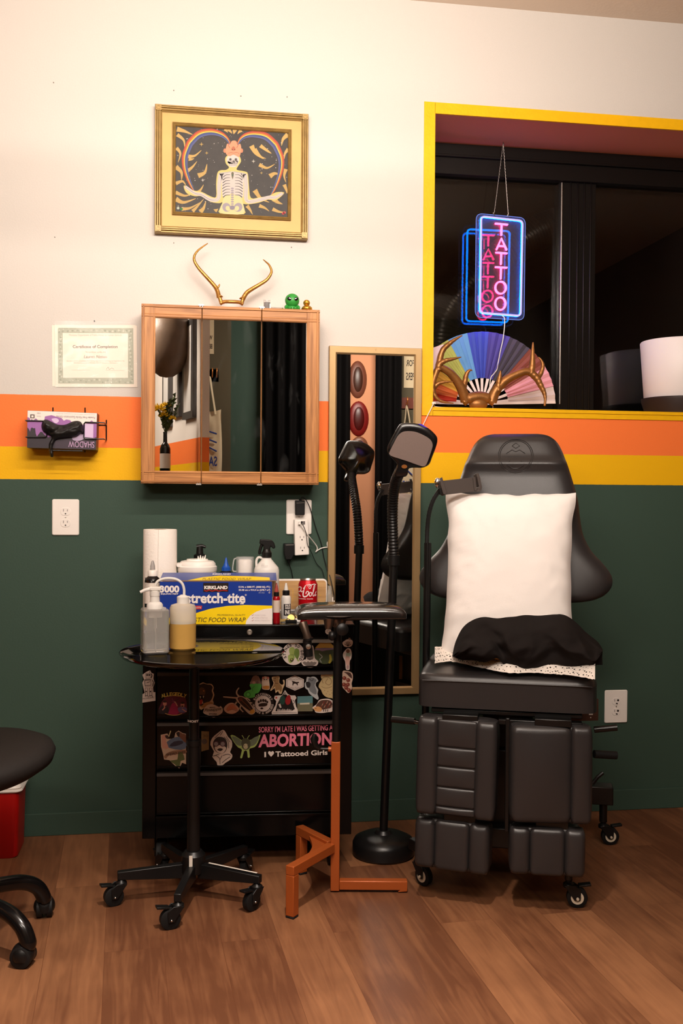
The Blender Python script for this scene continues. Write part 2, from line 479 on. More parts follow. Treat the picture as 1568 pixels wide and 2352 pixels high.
# window: dark frame and two panes a hand's breadth behind the sign
GY = WD
wf = B(M_bronze)
wf.bb((WX0, GY - .03, WZ1 - 0.118), (WX1, GY + .05, WZ1)); wf.bb((WX0, GY - .02, WZ0), (WX1, GY + .05, WZ0 + 0.03))
wf.bb((WX0, GY - .02, WZ0), (WX0 + .02, GY + .05, WZ1)); wf.bb((WX1 - .03, GY - .02, WZ0), (WX1, GY + .05, WZ1))
wf.bb((WX0, GY - .045, WZ1 - 0.055), (WX1, GY - .03, WZ1 - 0.046))
o = wf.obj('window_1', smooth=0, bevel=0.002); struct(o, 'dark night window in a bronze frame')
mx0, mx1 = at(1283, 650, GY - .008).x, at(1366, 650, GY - .008).x
mb = B(M_bronze); w = mx1 - mx0
mb.bb((mx0, GY - .008, WZ0), (mx1, GY + .05, WZ1 - 0.1))
for k in (0.30, 0.50, 0.68, 0.86): mb.cyl((mx0 + w * k, GY - .008, WZ0), (mx0 + w * k, GY - .008, WZ1 - .105), 0.004, seg=8)
mo = mb.obj('window_mullion', o, bevel=0.002)
sb = B(mat('dull_bead_metal', (120, 114, 108), 0.32, metal=1)); sb.cyl((mx0 + w * .05, GY - .010, WZ0 + .05), (mx0 + w * .05, GY - .010, WZ1 - .12), 0.005, seg=12); sb.obj('mullion_bead', o, label='bright metal bead along the mullion')
def panemat(name, tint):
    """window glass: mirror-like sheen by angle over a see-through tinted body"""
    m = bpy.data.materials.new(name); m.use_nodes = True; nt = m.node_tree; nt.nodes.clear(); L = nt.links.new
    o = nt.nodes.new('ShaderNodeOutputMaterial'); f = nt.nodes.new('ShaderNodeFresnel'); f.inputs['IOR'].default_value = 1.5
    t = nt.nodes.new('ShaderNodeBsdfTransparent'); t.inputs[0].default_value = (tint, tint, tint, 1)
    g = nt.nodes.new('ShaderNodeBsdfGlossy'); g.inputs['Roughness'].default_value = 0.0
    x = nt.nodes.new('ShaderNodeMixShader'); L(f.outputs[0], x.inputs[0]); L(t.outputs[0], x.inputs[1]); L(g.outputs[0], x.inputs[2]); L(x.outputs[0], o.inputs[0])
    MATS[name] = m; return m
M_pane = panemat('window_glass', 0.86)
for (a, c) in ((WX0 + .02, mx0), (mx1, WX1 - .03)):
    for k in (0, 0.03):
        g = B(M_pane); g.bb((a, GY + k, WZ0 + .03), (c, GY + k + .004, WZ1 - .118)); g.obj('window_pane', o, smooth=0)
# outside: dark ground and a building face across the yard keep the night dark
b = B(mat('night_wall', (20, 18, 18), 0.9)); b.bb((-2, 3.4, -0.1), (7, 3.5, 4)); struct(b.obj('exterior_wall', smooth=0), 'dark wall across the yard')
b = B(MATS['night_wall']); b.bb((-2, .36, -.1), (7, 3.4, 0)); struct(b.obj('ground', smooth=0), 'dark ground of the yard')
M_duct = mat('foil_duct', (150, 146, 140), 0.28, metal=1)
P = catmull([at(1330, 505, 0.95), at(1255, 525, 0.95), at(1170, 575, 0.95), at(1085, 650, 0.95), at(1020, 730, 0.95), at(985, 840, 0.95), Vector((.72, .80, 1.60)), Vector((.62, .75, 1.0)), Vector((.62, .75, .4)), Vector((.62, .75, .002))], 26, False)
R = [0.075 + 0.006 * sin(i * pi) for i in range(len(P))]
R = [0.075 + (0.006 if i % 2 else -0.004) for i in range(len(P))]
b = B(M_duct); b.tube(P, R, 20)
solo(b, 'duct_hose', 'silver ribbed duct hose outside in the dark behind the window glass', 'duct', smooth=60)

# ------------------------------------------------------------------ hanging luminaires and added fill lights with their lamps
M_diff = emat('luminaire_diffuser', (1.0, 0.84, 0.68), 6.0)
LAB = ['long linear light hanging nearest the painted wall', 'long linear light hanging farther back in the room', 'added fill light behind the viewpoint aimed forward across the room', 'short added fill light aimed at the white partition behind the viewpoint', 'short added fill light aimed at the curtains on the far wall']
for i, (x, y, z, ln, wt, tilt, spread, br) in enumerate(LUMINAIRES):
    t = thing('pendant_or_fill_light', LAB[i], 'ceiling light', (x, y, z))
    Q = RX(radians(tilt)); c = Vector((x, y, z)); hw = br / 2 + .004
    h = B(M_white)
    for (a, d) in (((0, 0, .016), (ln, br + .012, .006)), ((0, -hw, .002), (ln, .004, .028)), ((0, hw, .002), (ln, .004, .028)), ((-ln / 2, 0, .002), (.008, br + .012, .028)), ((ln / 2, 0, .002), (.008, br + .012, .028))):
        h.box(c + Q @ Vector(a), d, Q)
    h.obj('housing', t)
    d = B(M_diff); d.box(c + Q @ Vector((0, 0, .006)), (ln - .02, br - .004, .003), Q); d.obj('diffuser', t, smooth=0)
    for s in (-1, 1): w = B(M_steel); w.cyl((x + s * ln * .42, y, z + .012), (x + s * ln * .42, y, CEIL), 0.0012, seg=6); w.obj('hanging_wire', t)
    ld = bpy.data.lights.new('lamp', 'AREA'); ld.shape = 'RECTANGLE'; ld.size = ln - .05; ld.size_y = br; ld.energy = wt; ld.color = LIGHT_COLOR; ld.spread = radians(spread)
    lo = bpy.data.objects.new('lamp', ld); COL.objects.link(lo); lo.location = Q @ Vector((0, 0, -.016)); lo.rotation_euler = (radians(tilt), 0, 0); lo.parent = t
for (x, y, wt, cone) in FLOOR_FILLS:
    t = thing('floor_fill_spot', 'small unseen spot added under the pale ceiling to brighten the near floor', 'ceiling light', (x, y, CEIL))
    h = B(M_white); h.lathe([(0.055, 0), (0.055, -0.03), (0.045, -0.03), (0.042, -0.006), (0, -0.006)], (x, y, CEIL)); h.obj('housing', t)
    ld = bpy.data.lights.new('lamp', 'SPOT'); ld.energy = wt; ld.color = LIGHT_COLOR; ld.spot_size = radians(cone); ld.spot_blend = 0.9; ld.shadow_soft_size = 0.04
    lo = bpy.data.objects.new('lamp', ld); COL.objects.link(lo); lo.location = (0, 0, -0.04); lo.parent = t
# ================================================================== things on the wall
def woodmat(name, lo, hi, axis, rough=0.45, scale=1.0):
    m = mat(name, lo, rough, spec=0.35); nt = m.node_tree; b = nt.nodes['Principled BSDF']; L = nt.links.new
    tc = nt.nodes.new('ShaderNodeTexCoord'); mp = nt.nodes.new('ShaderNodeMapping')
    s = [42 * scale] * 3; s[axis] = 2.2 * scale; mp.inputs['Scale'].default_value = s
    L(tc.outputs['Object'], mp.inputs[0])
    n = nt.nodes.new('ShaderNodeTexNoise'); n.inputs['Scale'].default_value = 2.2; n.inputs['Detail'].default_value = 6; n.inputs['Distortion'].default_value = 0.6
    L(mp.outputs[0], n.inputs['Vector'])
    r = nt.nodes.new('ShaderNodeValToRGB'); r.color_ramp.elements[0].position = 0.32; r.color_ramp.elements[0].color = lin(lo)
    r.color_ramp.elements[1].position = 0.66; r.color_ramp.elements[1].color = lin(hi)
    L(n.outputs['Fac'], r.inputs[0]); L(r.outputs[0], b.inputs['Base Color'])
    bp = nt.nodes.new('ShaderNodeBump'); bp.inputs['Strength'].default_value = 0.1; bp.inputs['Distance'].default_value = 0.001
    L(n.outputs['Fac'], bp.inputs['Height']); L(bp.outputs[0], b.inputs['Normal'])
    return m
M_oakh = woodmat('oak_grain_level', (140, 90, 48), (188, 130, 76), 0)
M_oakv = woodmat('oak_grain_upright', (140, 90, 48), (188, 130, 76), 2)

# smudged mirror: clear glass with a few wiped streaks
def smudge(name, amt):
    m = mat(name, (232, 234, 232), 0.004, metal=1); nt = m.node_tree; b = nt.nodes['Principled BSDF']; L = nt.links.new
    out = [n for n in nt.nodes if n.type == 'OUTPUT_MATERIAL'][0]
    tc = nt.nodes.new('ShaderNodeTexCoord'); mp = nt.nodes.new('ShaderNodeMapping'); mp.inputs['Scale'].default_value = (9, 9, 2.4); mp.inputs['Rotation'].default_value = (0, 0.25, 0)
    L(tc.outputs['Object'], mp.inputs[0])
    n = nt.nodes.new('ShaderNodeTexNoise'); n.inputs['Scale'].default_value = 1.5; n.inputs['Detail'].default_value = 4; n.inputs['Distortion'].default_value = 1.5
    L(mp.outputs[0], n.inputs['Vector'])
    mr = nt.nodes.new('ShaderNodeMapRange'); mr.inputs[1].default_value = 0.6; mr.inputs[2].default_value = 0.85; mr.inputs[3].default_value = 0; mr.inputs[4].default_value = amt
    L(n.outputs['Fac'], mr.inputs[0])
    d = nt.nodes.new('ShaderNodeBsdfDiffuse'); d.inputs[0].default_value = (0.6, 0.6, 0.58, 1)
    mx = nt.nodes.new('ShaderNodeMixShader'); L(mr.outputs[0], mx.inputs[0]); L(b.outputs[0], mx.inputs[1]); L(d.outputs[0], mx.inputs[2]); L(mx.outputs[0], out.inputs[0])
    return m
M_smudge = smudge('smudged_mirror_glass', 0.06)

# ---------------------------------------------------------------- three-door mirror cabinet
CY = -0.125
def cx(p): return at(p, 900, CY).x
def cz(p): return at(530, p, CY).z
CX0, CX1, CZ0, CZ1 = cx(324), cx(733), cz(1112), cz(704.5)
cab = thing('medicine_cabinet', 'oak mirror cabinet with three mirrored doors on the wall above the tool chest', 'cabinet', ((CX0 + CX1) / 2, 0, CZ0))
b = B(M_oakv); b.bb((CX0 + .002, CY + .022, CZ0 + .003), (CX1 - .002, 0, CZ1 - .003)); b.obj('body', cab, bevel=0.001)
d1, d2 = cx(463), cx(600)
mxl, mxr, mzt, mzb = cx(356), cx(703), cz(735), cz(1083)
for i, (a, c) in enumerate(((CX0, d1 - .0012), (d1 + .0012, d2 - .0012), (d2 + .0012, CX1))):
    fr = B(M_oakh)
    y0, y1 = CY + .02, CY
    # stepped moulding: outer bead, flat, inner bead
    for (z0, z1, s) in ((mzt, CZ1, 1), (CZ0, mzb, -1)):
        fr.bb((a, y0, z0), (c, y1, z1))
        zz = CZ1 if s > 0 else CZ0
        fr.bb((a, y1 + .004, zz - s * .004), (c, y1 - .004, zz - s * .010)); zi = mzt if s > 0 else mzb
        fr.bb((a, y1 + .004, zi + s * .002), (c, y1 - .0025, zi + s * .007)); fr.bb((a, y1 + .004, zi + s * .0105), (c, y1 - .0012, zi + s * .013))
    fr.use(M_oakv)
    if i == 0:
        fr.bb((a, y0, CZ0), (mxl, y1 - .0008, CZ1)); fr.bb((a + .004, y1, CZ0 + .004), (a + .010, y1 - .004, CZ1 - .004)); fr.bb((mxl - .007, y1, mzb - .005), (mxl - .002, y1 - .0025, mzt + .005))
    if i == 2:
        fr.bb((mxr, y0, CZ0), (c, y1 - .0008, CZ1)); fr.bb((c - .010, y1, CZ0 + .004), (c - .004, y1 - .004, CZ1 - .004)); fr.bb((mxr + .002, y1, mzb - .005), (mxr + .007, y1 - .0025, mzt + .005))
    fr.bb((a, y0 - .003, CZ0 + .002), (c, y0, CZ1 - .002)); d = fr.obj('door', cab, bevel=0.0012)
    g = B(M_smudge); g.bb((mxl if i == 0 else a + .001, CY + .012, mzb), (mxr if i == 2 else c - .001, CY + .006, mzt)); g.obj('mirror', d, smooth=0)
hb = [(461, 1), (600, 1), (457, -1), (597, -1)]
for (p, s) in hb:
    h = B(M_steel); x = cx(p); z = CZ1 if s > 0 else CZ0
    h.box((x, CY + .002, z + s * .0015), (.017, .012, .004)); h.cyl((x - .004, CY - .002, z + s * .002), (x - .004, CY - .002, z - s * .004), .0025, seg=10); h.cyl((x + .004, CY - .002, z + s * .002), (x + .004, CY - .002, z - s * .004), .0025, seg=10)
    h.obj('hinge', cab)

# ---------------------------------------------------------------- things on top of the cabinet
TOPZ = CZ1
def tp(px, py, y=-0.08): return at(px, py, y)
M_antler = mat('gold_painted_antler', (182, 132, 66), 0.36, metal=0.75, bump=0.5, bscale=120, var=0.2, vscale=40)
def antler(b, pts, r0, r1, y0, bend, n=7, y1=None):
    P = []
    N = len(pts)
    for i, (a, c) in enumerate(pts):
        t = i / (N - 1)
        P.append(at(a, c, y0 + bend * sin(t * pi) + (0 if y1 is None else (y1 - y0) * t)))
    P = catmull(P, n, False)
    R = [r0 * (1 - i / (len(P) - 1)) ** 0.75 + r1 for i in range(len(P))]
    b.tube(P, R, 12)
t = thing('gold_antlers', 'gold painted pair of small antlers standing on the oak cabinet', 'antlers', (at(532, 700, -.07).x, -0.07, TOPZ))
b = B(M_antler); k = catmull([at(505, 697, -.07), at(516, 693, -.075), at(532, 693, -.08), at(548, 694, -.075), at(558, 698, -.07)], 5, False)
for p in k: p.z = max(p.z, TOPZ + .006)
b.tube(k, [.0062, .0075] + [.0062] * (len(k) - 4) + [.0075, .0062], 12)
b.tube([at(509, 697, -.07), at(503, 680, -.068)], [.0075, .0062], 12); b.tube([at(553, 699, -.07), at(559, 686, -.068)], [.0075, .0062], 12)
b.obj('skull_plate', t, smooth=60)
b = B(M_antler); antler(b, [(503, 684), (499, 668), (492, 656), (475, 637), (457, 617), (447, 601), (446, 589), (453, 577), (465, 567), (477, 559)], .0068, .0012, -.068, -.015)
antler(b, [(499, 662), (503, 656), (504, 652)], .0035, .0008, -.072, 0); b.ball(at(505, 680, -.068), (.0105, .0105, .0038), RY(.25)); b.obj('antler', t, smooth=60)
b = B(M_antler); antler(b, [(557, 688), (566, 673), (580, 663), (597, 653), (612, 643), (621, 631), (623, 621), (618, 609), (611, 602), (604, 596)], .0068, .0012, -.068, -.015)
b.ball(at(556, 684, -.068), (.0105, .0105, .0038), RY(-.35)); b.obj('antler', t, smooth=60)

M_clear = mat('clear_plastic', (245, 245, 245), 0.05, trans=0.95, ior=1.3)
x = at(613, 700, -.075).x
t = thing('vial', 'small clear vial of grey powder standing upright beside the gold antlers', 'vial', (x, -.075, TOPZ))
b = B(mat('grey_powder', (150, 146, 146), 0.8)); b.lathe([(.0105, .0015), (.0105, .028), (0, .028)], (x, -.075, TOPZ), 20); b.obj('powder', t)
b = B(M_clear); b.lathe([(.0118, 0), (.0118, .036), (.011, .0365), (.011, .0015), (0, .0015)], (x, -.075, TOPZ), 20); b.obj('tube', t, label='clear tube')
b = B(ink(228, 226, 222)); b.box((x + .0095, -.084, TOPZ + .014), (.003, .006, .016)); b.obj('label_strip', t)
x0, x1 = at(622, 704, -.085).x, at(647, 704, -.085).x
t = thing('vial', 'clear glass tube with a green cap lying between the upright vial and the alien', 'vial', ((x0 + x1) / 2, -.085, TOPZ))
b = B(M_clear); b.cyl((x0, -.085, TOPZ + .005), (x1, -.085, TOPZ + .005), .005, seg=16); b.obj('tube', t)
b = B(ink(60, 110, 50)); b.cyl((x1, -.085, TOPZ + .005), (x1 + .005, -.085, TOPZ + .005), .0052, seg=16); b.obj('cap', t)

c = at(670.5, 706, -.09); x = c.x; y = -.09
t = thing('alien_figurine', 'green alien figurine with big black eyes sitting on the cabinet', 'figurine', (x, y, TOPZ))
Mg = mat('green_vinyl', (44, 138, 52), 0.45, var=0.08, vscale=60)
b = B(Mg); b.lathe([(.0, 0), (.017, 0), (.0195, .006), (.017, .014), (.011, .019), (.007, .024)], (x, y, TOPZ), 24, sx=1.0, sy=.8)
for s in (-1, 1): b.tube(catmull([(x + s * .013, y, TOPZ + .017), (x + s * .021, y - .006, TOPZ + .012), (x + s * .0195, y - .016, TOPZ + .003)], 5, False), [.0058] * 10 + [.0062], 12); b.ball((x + s * .009, y - .014, TOPZ + .006), (.0075, .012, .006))
b.obj('body', t, smooth=60)
b = B(Mg); b.ball((x, y - .002, TOPZ + .0345), (.0245, .0225, .0238), seg=28, rings=18); b.ball((x, y - .019, TOPZ + .025), (.0022, .003, .0015)); hd = b.obj('head', t, smooth=60)
for s in (-1, 1):
    b = B(mat('eye_black', (12, 10, 12), 0.12) if s < 0 else MATS['eye_black']); b.ball((x + s * .0105, y - .0205, TOPZ + .0365), (.0088, .0045, .0062), RY(s * -.55)); 
    b.use(ink(245, 240, 240)); b.ball((x + s * .0095, y - .0248, TOPZ + .0378), (.004, .0012, .0012), RY(s * -.5)); b.obj('eye', hd, smooth=60)
x = at(704.5, 706, -.1).x; y = -.1
Mdk = mat('gold_glitter', (200, 152, 58), 0.32, metal=0.85, bump=1.0, bscale=180, var=0.4, vscale=90)
t = thing('duck_figurine', 'small gold rubber duck sitting to the side of the green alien', 'figurine', (x, y, TOPZ))
b = B(Mdk); b.lathe([(0, 0), (.014, 0), (.0185, .005), (.0185, .009), (.013, .0155), (.008, .018), (0, .0185)], (x, y, TOPZ), 24); b.tube([(x + .012, y + .004, TOPZ + .009), (x + .0185, y + .008, TOPZ + .014)], [.006, .001], 10); b.obj('body', t, smooth=60)
b = B(Mdk); b.ball((x - .001, y - .001, TOPZ + .0265), (.0118, .0118, .011)); b.ball((x - .002, y - .0125, TOPZ + .0245), (.0045, .005, .0018)); b.obj('head', t, smooth=60)

# ---------------------------------------------------------------- gold framed painting
PY = -0.032
fx0, fx1, fz0, fz1 = at(355, 400, PY).x, at(708, 400, PY).x, at(530, 541, PY).z, at(530, 249, PY).z
M_frame = mat('antique_gold_moulding', (152, 124, 72), 0.42, metal=0.3, var=0.16, vscale=45)
M_matgold = mat('gold_mat_board', (192, 152, 88), 0.5, metal=0.1, var=0.05, vscale=12)
pic = thing('framed_painting', 'painting of a skeleton under a rainbow in a wide gold frame', 'picture', ((fx0 + fx1) / 2, 0, fz0))
def moulding(b, x0, x1, z0, z1, w, prof):
    """rectangular picture moulding; prof = list of (inward offset 0..1, y)"""
    V = []; n = len(prof)
    for (u, y) in prof:
        o = u * w
        V += [(x0 + o, y, z0 + o), (x1 - o, y, z0 + o), (x1 - o, y, z1 - o), (x0 + o, y, z1 - o)]
    F = [(i * 4 + k, i * 4 + (k + 1) % 4, (i + 1) * 4 + (k + 1) % 4, (i + 1) * 4 + k) for i in range(n - 1) for k in range(4)]
    b.add(V, F)
b = B(M_frame); moulding(b, fx0, fx1, fz0, fz1, .024, [(0, 0), (0, PY + .004), (.08, PY), (.2, PY), (.26, PY + .004), (.36, PY - .003), (.48, PY - .003), (.54, PY + .003), (.64, PY - .001), (.76, PY - .001), (.84, PY + .005), (1, PY + .008), (1, PY + .02)])
for sx in (0, 1):
    for sz in (0, 1):
        c = Vector((fx0 + .0125 if not sx else fx1 - .0125, PY - .0015, fz0 + .0125 if not sz else fz1 - .0125))
        b.box(c, (.019, .006, .019)); b.lathe([(.007, 0), (.007, .0022), (.0045, .0022), (.0045, .0005), (0, .0005)], c + Vector((0, -.003, 0)), 18, RX(pi / 2))
b.obj('frame', pic, smooth=25)
ax0, ax1, az0, az1 = at(403, 400, PY + .012).x, at(661, 400, PY + .012).x, at(530, 493, PY + .012).z, at(530, 297.5, PY + .012).z
b = B(M_matgold); b.bb((fx0 + .02, PY + .012, fz0 + .02), (fx1 - .02, PY + .02, fz1 - .02)); b.obj('mat_board', pic, smooth=0)
b = B(M_frame); moulding(b, ax0 - .011, ax1 + .011, az0 - .011, az1 + .011, .012, [(0, PY + .013), (0, PY + .004), (.2, PY + .002), (.35, PY + .005), (.5, PY + .002), (.65, PY + .005), (.8, PY + .003), (1, PY + .01)]); b.obj('inner_moulding', pic, smooth=25)
AP = Plane((0, PY + .0115, 0), (0, -1, 0)); K = crop(340, 220, 740)
b = B(mat('painting_night', (38, 32, 28), 0.55, var=0.35, vscale=30))
b.add([(ax0 - .001, PY + .0118, az0 - .001), (ax1 + .001, PY + .0118, az0 - .001), (ax1 + .001, PY + .0118, az1 + .001), (ax0 - .001, PY + .0118, az1 + .001)], [(0, 1, 2, 3)])
def pk(r, g, b): return ink(int(r * .80), int(g * .80), int(b * .80), .6)
gold = pk(214, 176, 100); rnd = random.Random(4)
def K1(p): return K([p])[0]
# gold tongues streaming in from the edges
tongues = [((260, 300), (330, 320), (400, 350)), ((262, 350), (320, 400), (330, 470)), ((255, 470), (290, 520), (270, 600)), ((250, 640), (300, 690), (300, 760)), ((250, 790), (310, 770), (340, 810)),
           ((248, 870), (330, 900), (400, 880)), ((250, 930), (320, 960), (430, 925)), ((300, 1020), (380, 1010), (470, 960)), ((400, 1040), (440, 1000), (500, 930)), ((470, 1045), (500, 1010), (520, 950)),
           ((350, 680), (400, 640), (440, 590)), ((360, 545), (420, 540), (480, 490)), ((450, 720), (510, 690), (530, 615)), ((365, 570), (390, 572), (415, 565)), ((430, 880), (470, 850), (500, 800)),
           ((1258, 350), (1215, 390), (1200, 450)), ((1262, 480), (1232, 520), (1225, 570)), ((1010, 450), (1080, 500), (1110, 520)), ((930, 450), (970, 520), (1040, 570)), ((960, 480), (1010, 545), (1060, 565)),
           ((1000, 620), (1070, 650), (1140, 615)), ((1095, 725), (1140, 700), (1190, 712)), ((1240, 660), (1225, 720), (1240, 780)), ((1225, 800), (1245, 850), (1250, 880)), ((960, 850), (1010, 920), (1090, 960)),
           ((1000, 990), (1050, 1010), (1090, 1040)), ((890, 990), (920, 1030), (940, 1070)), ((1130, 930), (1170, 960), (1210, 975)), ((1120, 1020), (1180, 1045), (1240, 1050)), ((720, 300), (740, 320), (755, 340)), ((780, 305), (775, 325), (770, 345)), ((840, 310), (820, 325), (805, 345)), ((690, 300), (705, 315), (715, 330)), ((610, 1020), (612, 1035), (614, 1048))]
for i, tg in enumerate(tongues):
    b.line(AP, K(tg), 9.0 if i % 3 else 12.0, .0003 + i * 2e-6, gold, 6, (1.0, 0.08))
for i in range(150):
    p = (rnd.uniform(262, 1250), rnd.uniform(300, 1060)); r = rnd.choice((.35, .45, .5, .7, 1.0)); b.disc(AP, K1(p), r, .0004, pk(220, 212, 205), seg=8)
for (p, r, c) in (((480, 437), 4.5, (228, 190, 110)), ((527, 515), 3.5, (215, 180, 105)), ((492, 760), 3.5, (235, 228, 220)), ((948, 590), 4, (225, 220, 205)), ((1020, 695), 3, (222, 190, 120))):
    q = K1(p)
    for a in (0, pi / 4, pi / 2, 3 * pi / 4):
        l = r if a in (0, pi / 2) else r * .55
        b.line(AP, [(q[0] - l * cos(a), q[1] - l * sin(a)), q, (q[0] + l * cos(a), q[1] + l * sin(a))], .8, .00042, pk(*c))
# rainbow horns
Lp = [(742, 450), (720, 385), (660, 330), (560, 303), (450, 325), (360, 410), (315, 530), (315, 640), (345, 740), (385, 820), (412, 855)]
Rp = [(800, 450), (825, 385), (880, 340), (965, 325), (1070, 345), (1160, 425), (1210, 540), (1215, 640), (1185, 750), (1140, 850), (1098, 910)]
for pts, c0 in ((Lp, (540, 600)), (Rp, (990, 620))):
    for j, (col, sh, w) in enumerate((((196, 74, 54), 0.0, 5.2), ((226, 120, 48), .045, 4.4), ((240, 208, 80), .085, 3.4), ((70, 84, 140), .14, 5.6), ((96, 100, 150), .19, 3.6))):
        q = [(x + (c0[0] - x) * sh * sin(pi * (i + .4) / (len(pts) - .2)), y + (c0[1] - y) * sh * sin(pi * (i + .4) / (len(pts) - .2))) for i, (x, y) in enumerate(pts)]
        P2 = K(q); h = len(P2) // 2
        b.line(AP, P2[:h + 1], w, .0005 + j * 6e-5, pk(*col), 6, (.35, 1)); b.line(AP, P2[h:], w, .0005 + j * 6e-5, pk(*col), 6, (1, .2))
b.obj('canvas', pic, smooth=0)
# the figure
b = B(); halo = pk(238, 214, 130); bone = pk(226, 216, 208); dk = pk(84, 76, 78); vio = pk(176, 166, 176); pale = pk(240, 226, 166)
torso = [(700, 668), (650, 672), (622, 700), (612, 800), (612, 910), (560, 905), (480, 865), (400, 850), (330, 808), (322, 830), (350, 880), (420, 905), (480, 905), (560, 955), (640, 968), (668, 960), (660, 1000), (645, 1058), (862, 1066), (858, 1010), (850, 975), (900, 978), (1000, 962), (1080, 935), (1140, 945), (1200, 905), (1222, 870), (1150, 870), (1090, 900), (1000, 915), (925, 920), (908, 820), (898, 705), (870, 682), (800, 668), (806, 640), (836, 590), (820, 540), (790, 530), (730, 530), (695, 560), (700, 610), (728, 645)]
b.flat(AP, K(torso), .0008, halo, 3)
for arm in ([(655, 700), (640, 800), (632, 925), (560, 935), (480, 890), (420, 878), (335, 818)], [(872, 706), (882, 810), (888, 945), (990, 940), (1085, 915), (1140, 915), (1210, 878)]):
    b.line(AP, K(arm), 8.5, .0009, bone, 5, (1.15, .75))
    b.line(AP, K([(x + 7, y + 5) for x, y in arm]), .7, .00095, vio, 5); b.line(AP, K([(x - 8, y - 3) for x, y in arm]), .6, .00095, vio, 5)
b.flat(AP, K([(680, 690), (640, 700), (660, 740), (670, 900), (705, 912), (755, 880), (815, 915), (855, 905), (860, 740), (882, 705), (830, 690), (760, 684)]), .0009, bone, 3)
b.flat(AP, K([(668, 965), (690, 905), (750, 890), (830, 910), (850, 960), (856, 1062), (650, 1056)]), .00092, pale, 3)
for i in range(8):
    y = 712 + i * 26
    for s in (-1, 1):
        cxx = 760
        b.line(AP, K([(cxx + s * 22, y), (cxx + s * 60, y + 2), (cxx + s * (92 - abs(i - 4) * 2), y + 22)]), 1.9 if i < 7 else 2.4, .001, dk, 4, (.4, 1))
b.flat(AP, K([(742, 690), (778, 690), (770, 780), (765, 830), (755, 830), (750, 780)]), .00105, bone, 2); b.flat(AP, K([(748, 700), (760, 686), (772, 700), (760, 755)]), .0011, pk(120, 110, 84), 2); b.disc(AP, K1((760, 715)), 1.6, .00115, pk(70, 110, 90))
for s in (-1, 1): b.line(AP, K([(758 + s * 14, 684), (758 + s * 60, 694), (758 + s * 112, 700)]), 2.0, .0011, pk(196, 188, 186), 4); b.line(AP, K([(758 + s * 78, 700), (758 + s * 92, 725), (758 + s * 84, 760)]), 2.2, .0011, dk, 4, (1, .3))
for i in range(9): b.disc(AP, K1((758, 835 + i * 20)), 3.6, .0011, vio, ry=2.0, seg=12)
for s in (-1, 1):
    b.disc(AP, K1((758 + s * 52, 1005)), 9.5, .0011, vio, ry=10.5, rot=s * .5); b.disc(AP, K1((758 + s * 40, 1015)), 5, .00115, pale, ry=6, rot=s * .5)
b.disc(AP, K1((757, 1008)), 6, .0012, pk(150, 142, 156), ry=5)
# head: skull below, a lifted face cap above
b.disc(AP, K1((763, 575)), 14.5, .0009, bone, ry=12); b.flat(AP, K([(718, 585), (808, 585), (800, 628), (780, 642), (745, 642), (726, 628)]), .0009, bone, 2)
for x in (740, 790): b.disc(AP, K1((x, 573)), 3.0, .001, dk, ry=2.6)
b.flat(AP, K([(765, 582), (757, 602), (773, 602)]), .001, dk); b.flat(AP, K([(732, 612), (798, 612), (790, 632), (740, 632)]), .00102, bone)
for i in range(7): b.line(AP, K([(735 + i * 10, 612), (735 + i * 10, 632)]), .5, .00105, dk)
skin = pk(232, 160, 122)
b.flat(AP, K([(700, 470), (712, 432), (735, 440), (750, 412), (772, 404), (795, 412), (805, 445), (828, 432), (838, 470), (834, 510), (820, 552), (790, 540), (765, 532), (735, 545), (705, 530), (696, 500)]), .0012, skin, 3)
for x in (690, 842): b.disc(AP, K1((x, 495)), 3.2, .00115, pk(218, 140, 104), ry=5)
b.flat(AP, K([(748, 480), (768, 455), (788, 482), (768, 496)]), .0013, pk(196, 112, 80), 2); b.disc(AP, K1((758, 487)), 1.3, .00135, pk(120, 60, 44)); b.disc(AP, K1((779, 487)), 1.3, .00135, pk(120, 60, 44))
for s in (-1, 1): b.line(AP, K([(766 + s * 30, 470), (766 + s * 45, 440), (766 + s * 24, 408)]), 1.3, .0013, pk(190, 100, 70), 3)
b.line(AP, K([(720, 520), (745, 512), (768, 516), (800, 512), (820, 522)]), 1.0, .0013, pk(190, 104, 76), 3)
# corner flowers
for (p, c) in (((300, 1020), (40, 130, 60)), ((270, 1012), (210, 220, 200)), ((1228, 1052), (205, 80, 80)), ((1215, 1060), (190, 60, 70))): b.disc(AP, K1(p), 3.2, .0009, pk(*c), seg=7)
b.obj('painted_figure', pic, smooth=0)

# ---------------------------------------------------------------- certificate in a clear sleeve
WP = Plane((0, -0.004, 0), (0, -1, 0)); Z3 = crop(40, 720, 340, 1331)
t = thing('certificate', 'green bordered paper certificate in a clear plastic sleeve pinned to the white wall', 'certificate', (at(220, 890).x, 0, at(220, 890).z))
paper = ink(232, 220, 204, 0.6)
b = B(paper)
pts = Z3([(352, 120), (1200, 118), (1205, 745), (356, 742)]); b.prism([at(x, y, -.0012) for x, y in pts], (0, .001, 0))
pts = Z3([(376, 116), (1215, 124), (1222, 752), (385, 750)]); b.prism([at(x, y, -.0030) for x, y in pts], (0, .0012, 0))
sh = b.obj('sheet', t, smooth=0)
b = B(); gb = ink(166, 170, 150, .6); gb2 = ink(190, 190, 172, .6)
o_ = Z3([(412, 145), (1180, 150), (1186, 720), (414, 714)]); i_ = Z3([(460, 198), (1125, 202), (1126, 655), (464, 655)])
for k in range(4):
    a, c = k, (k + 1) % 4; b.flat(WP, [o_[a], o_[c], i_[c], i_[a]], -.0009, gb)
rr = random.Random(2)
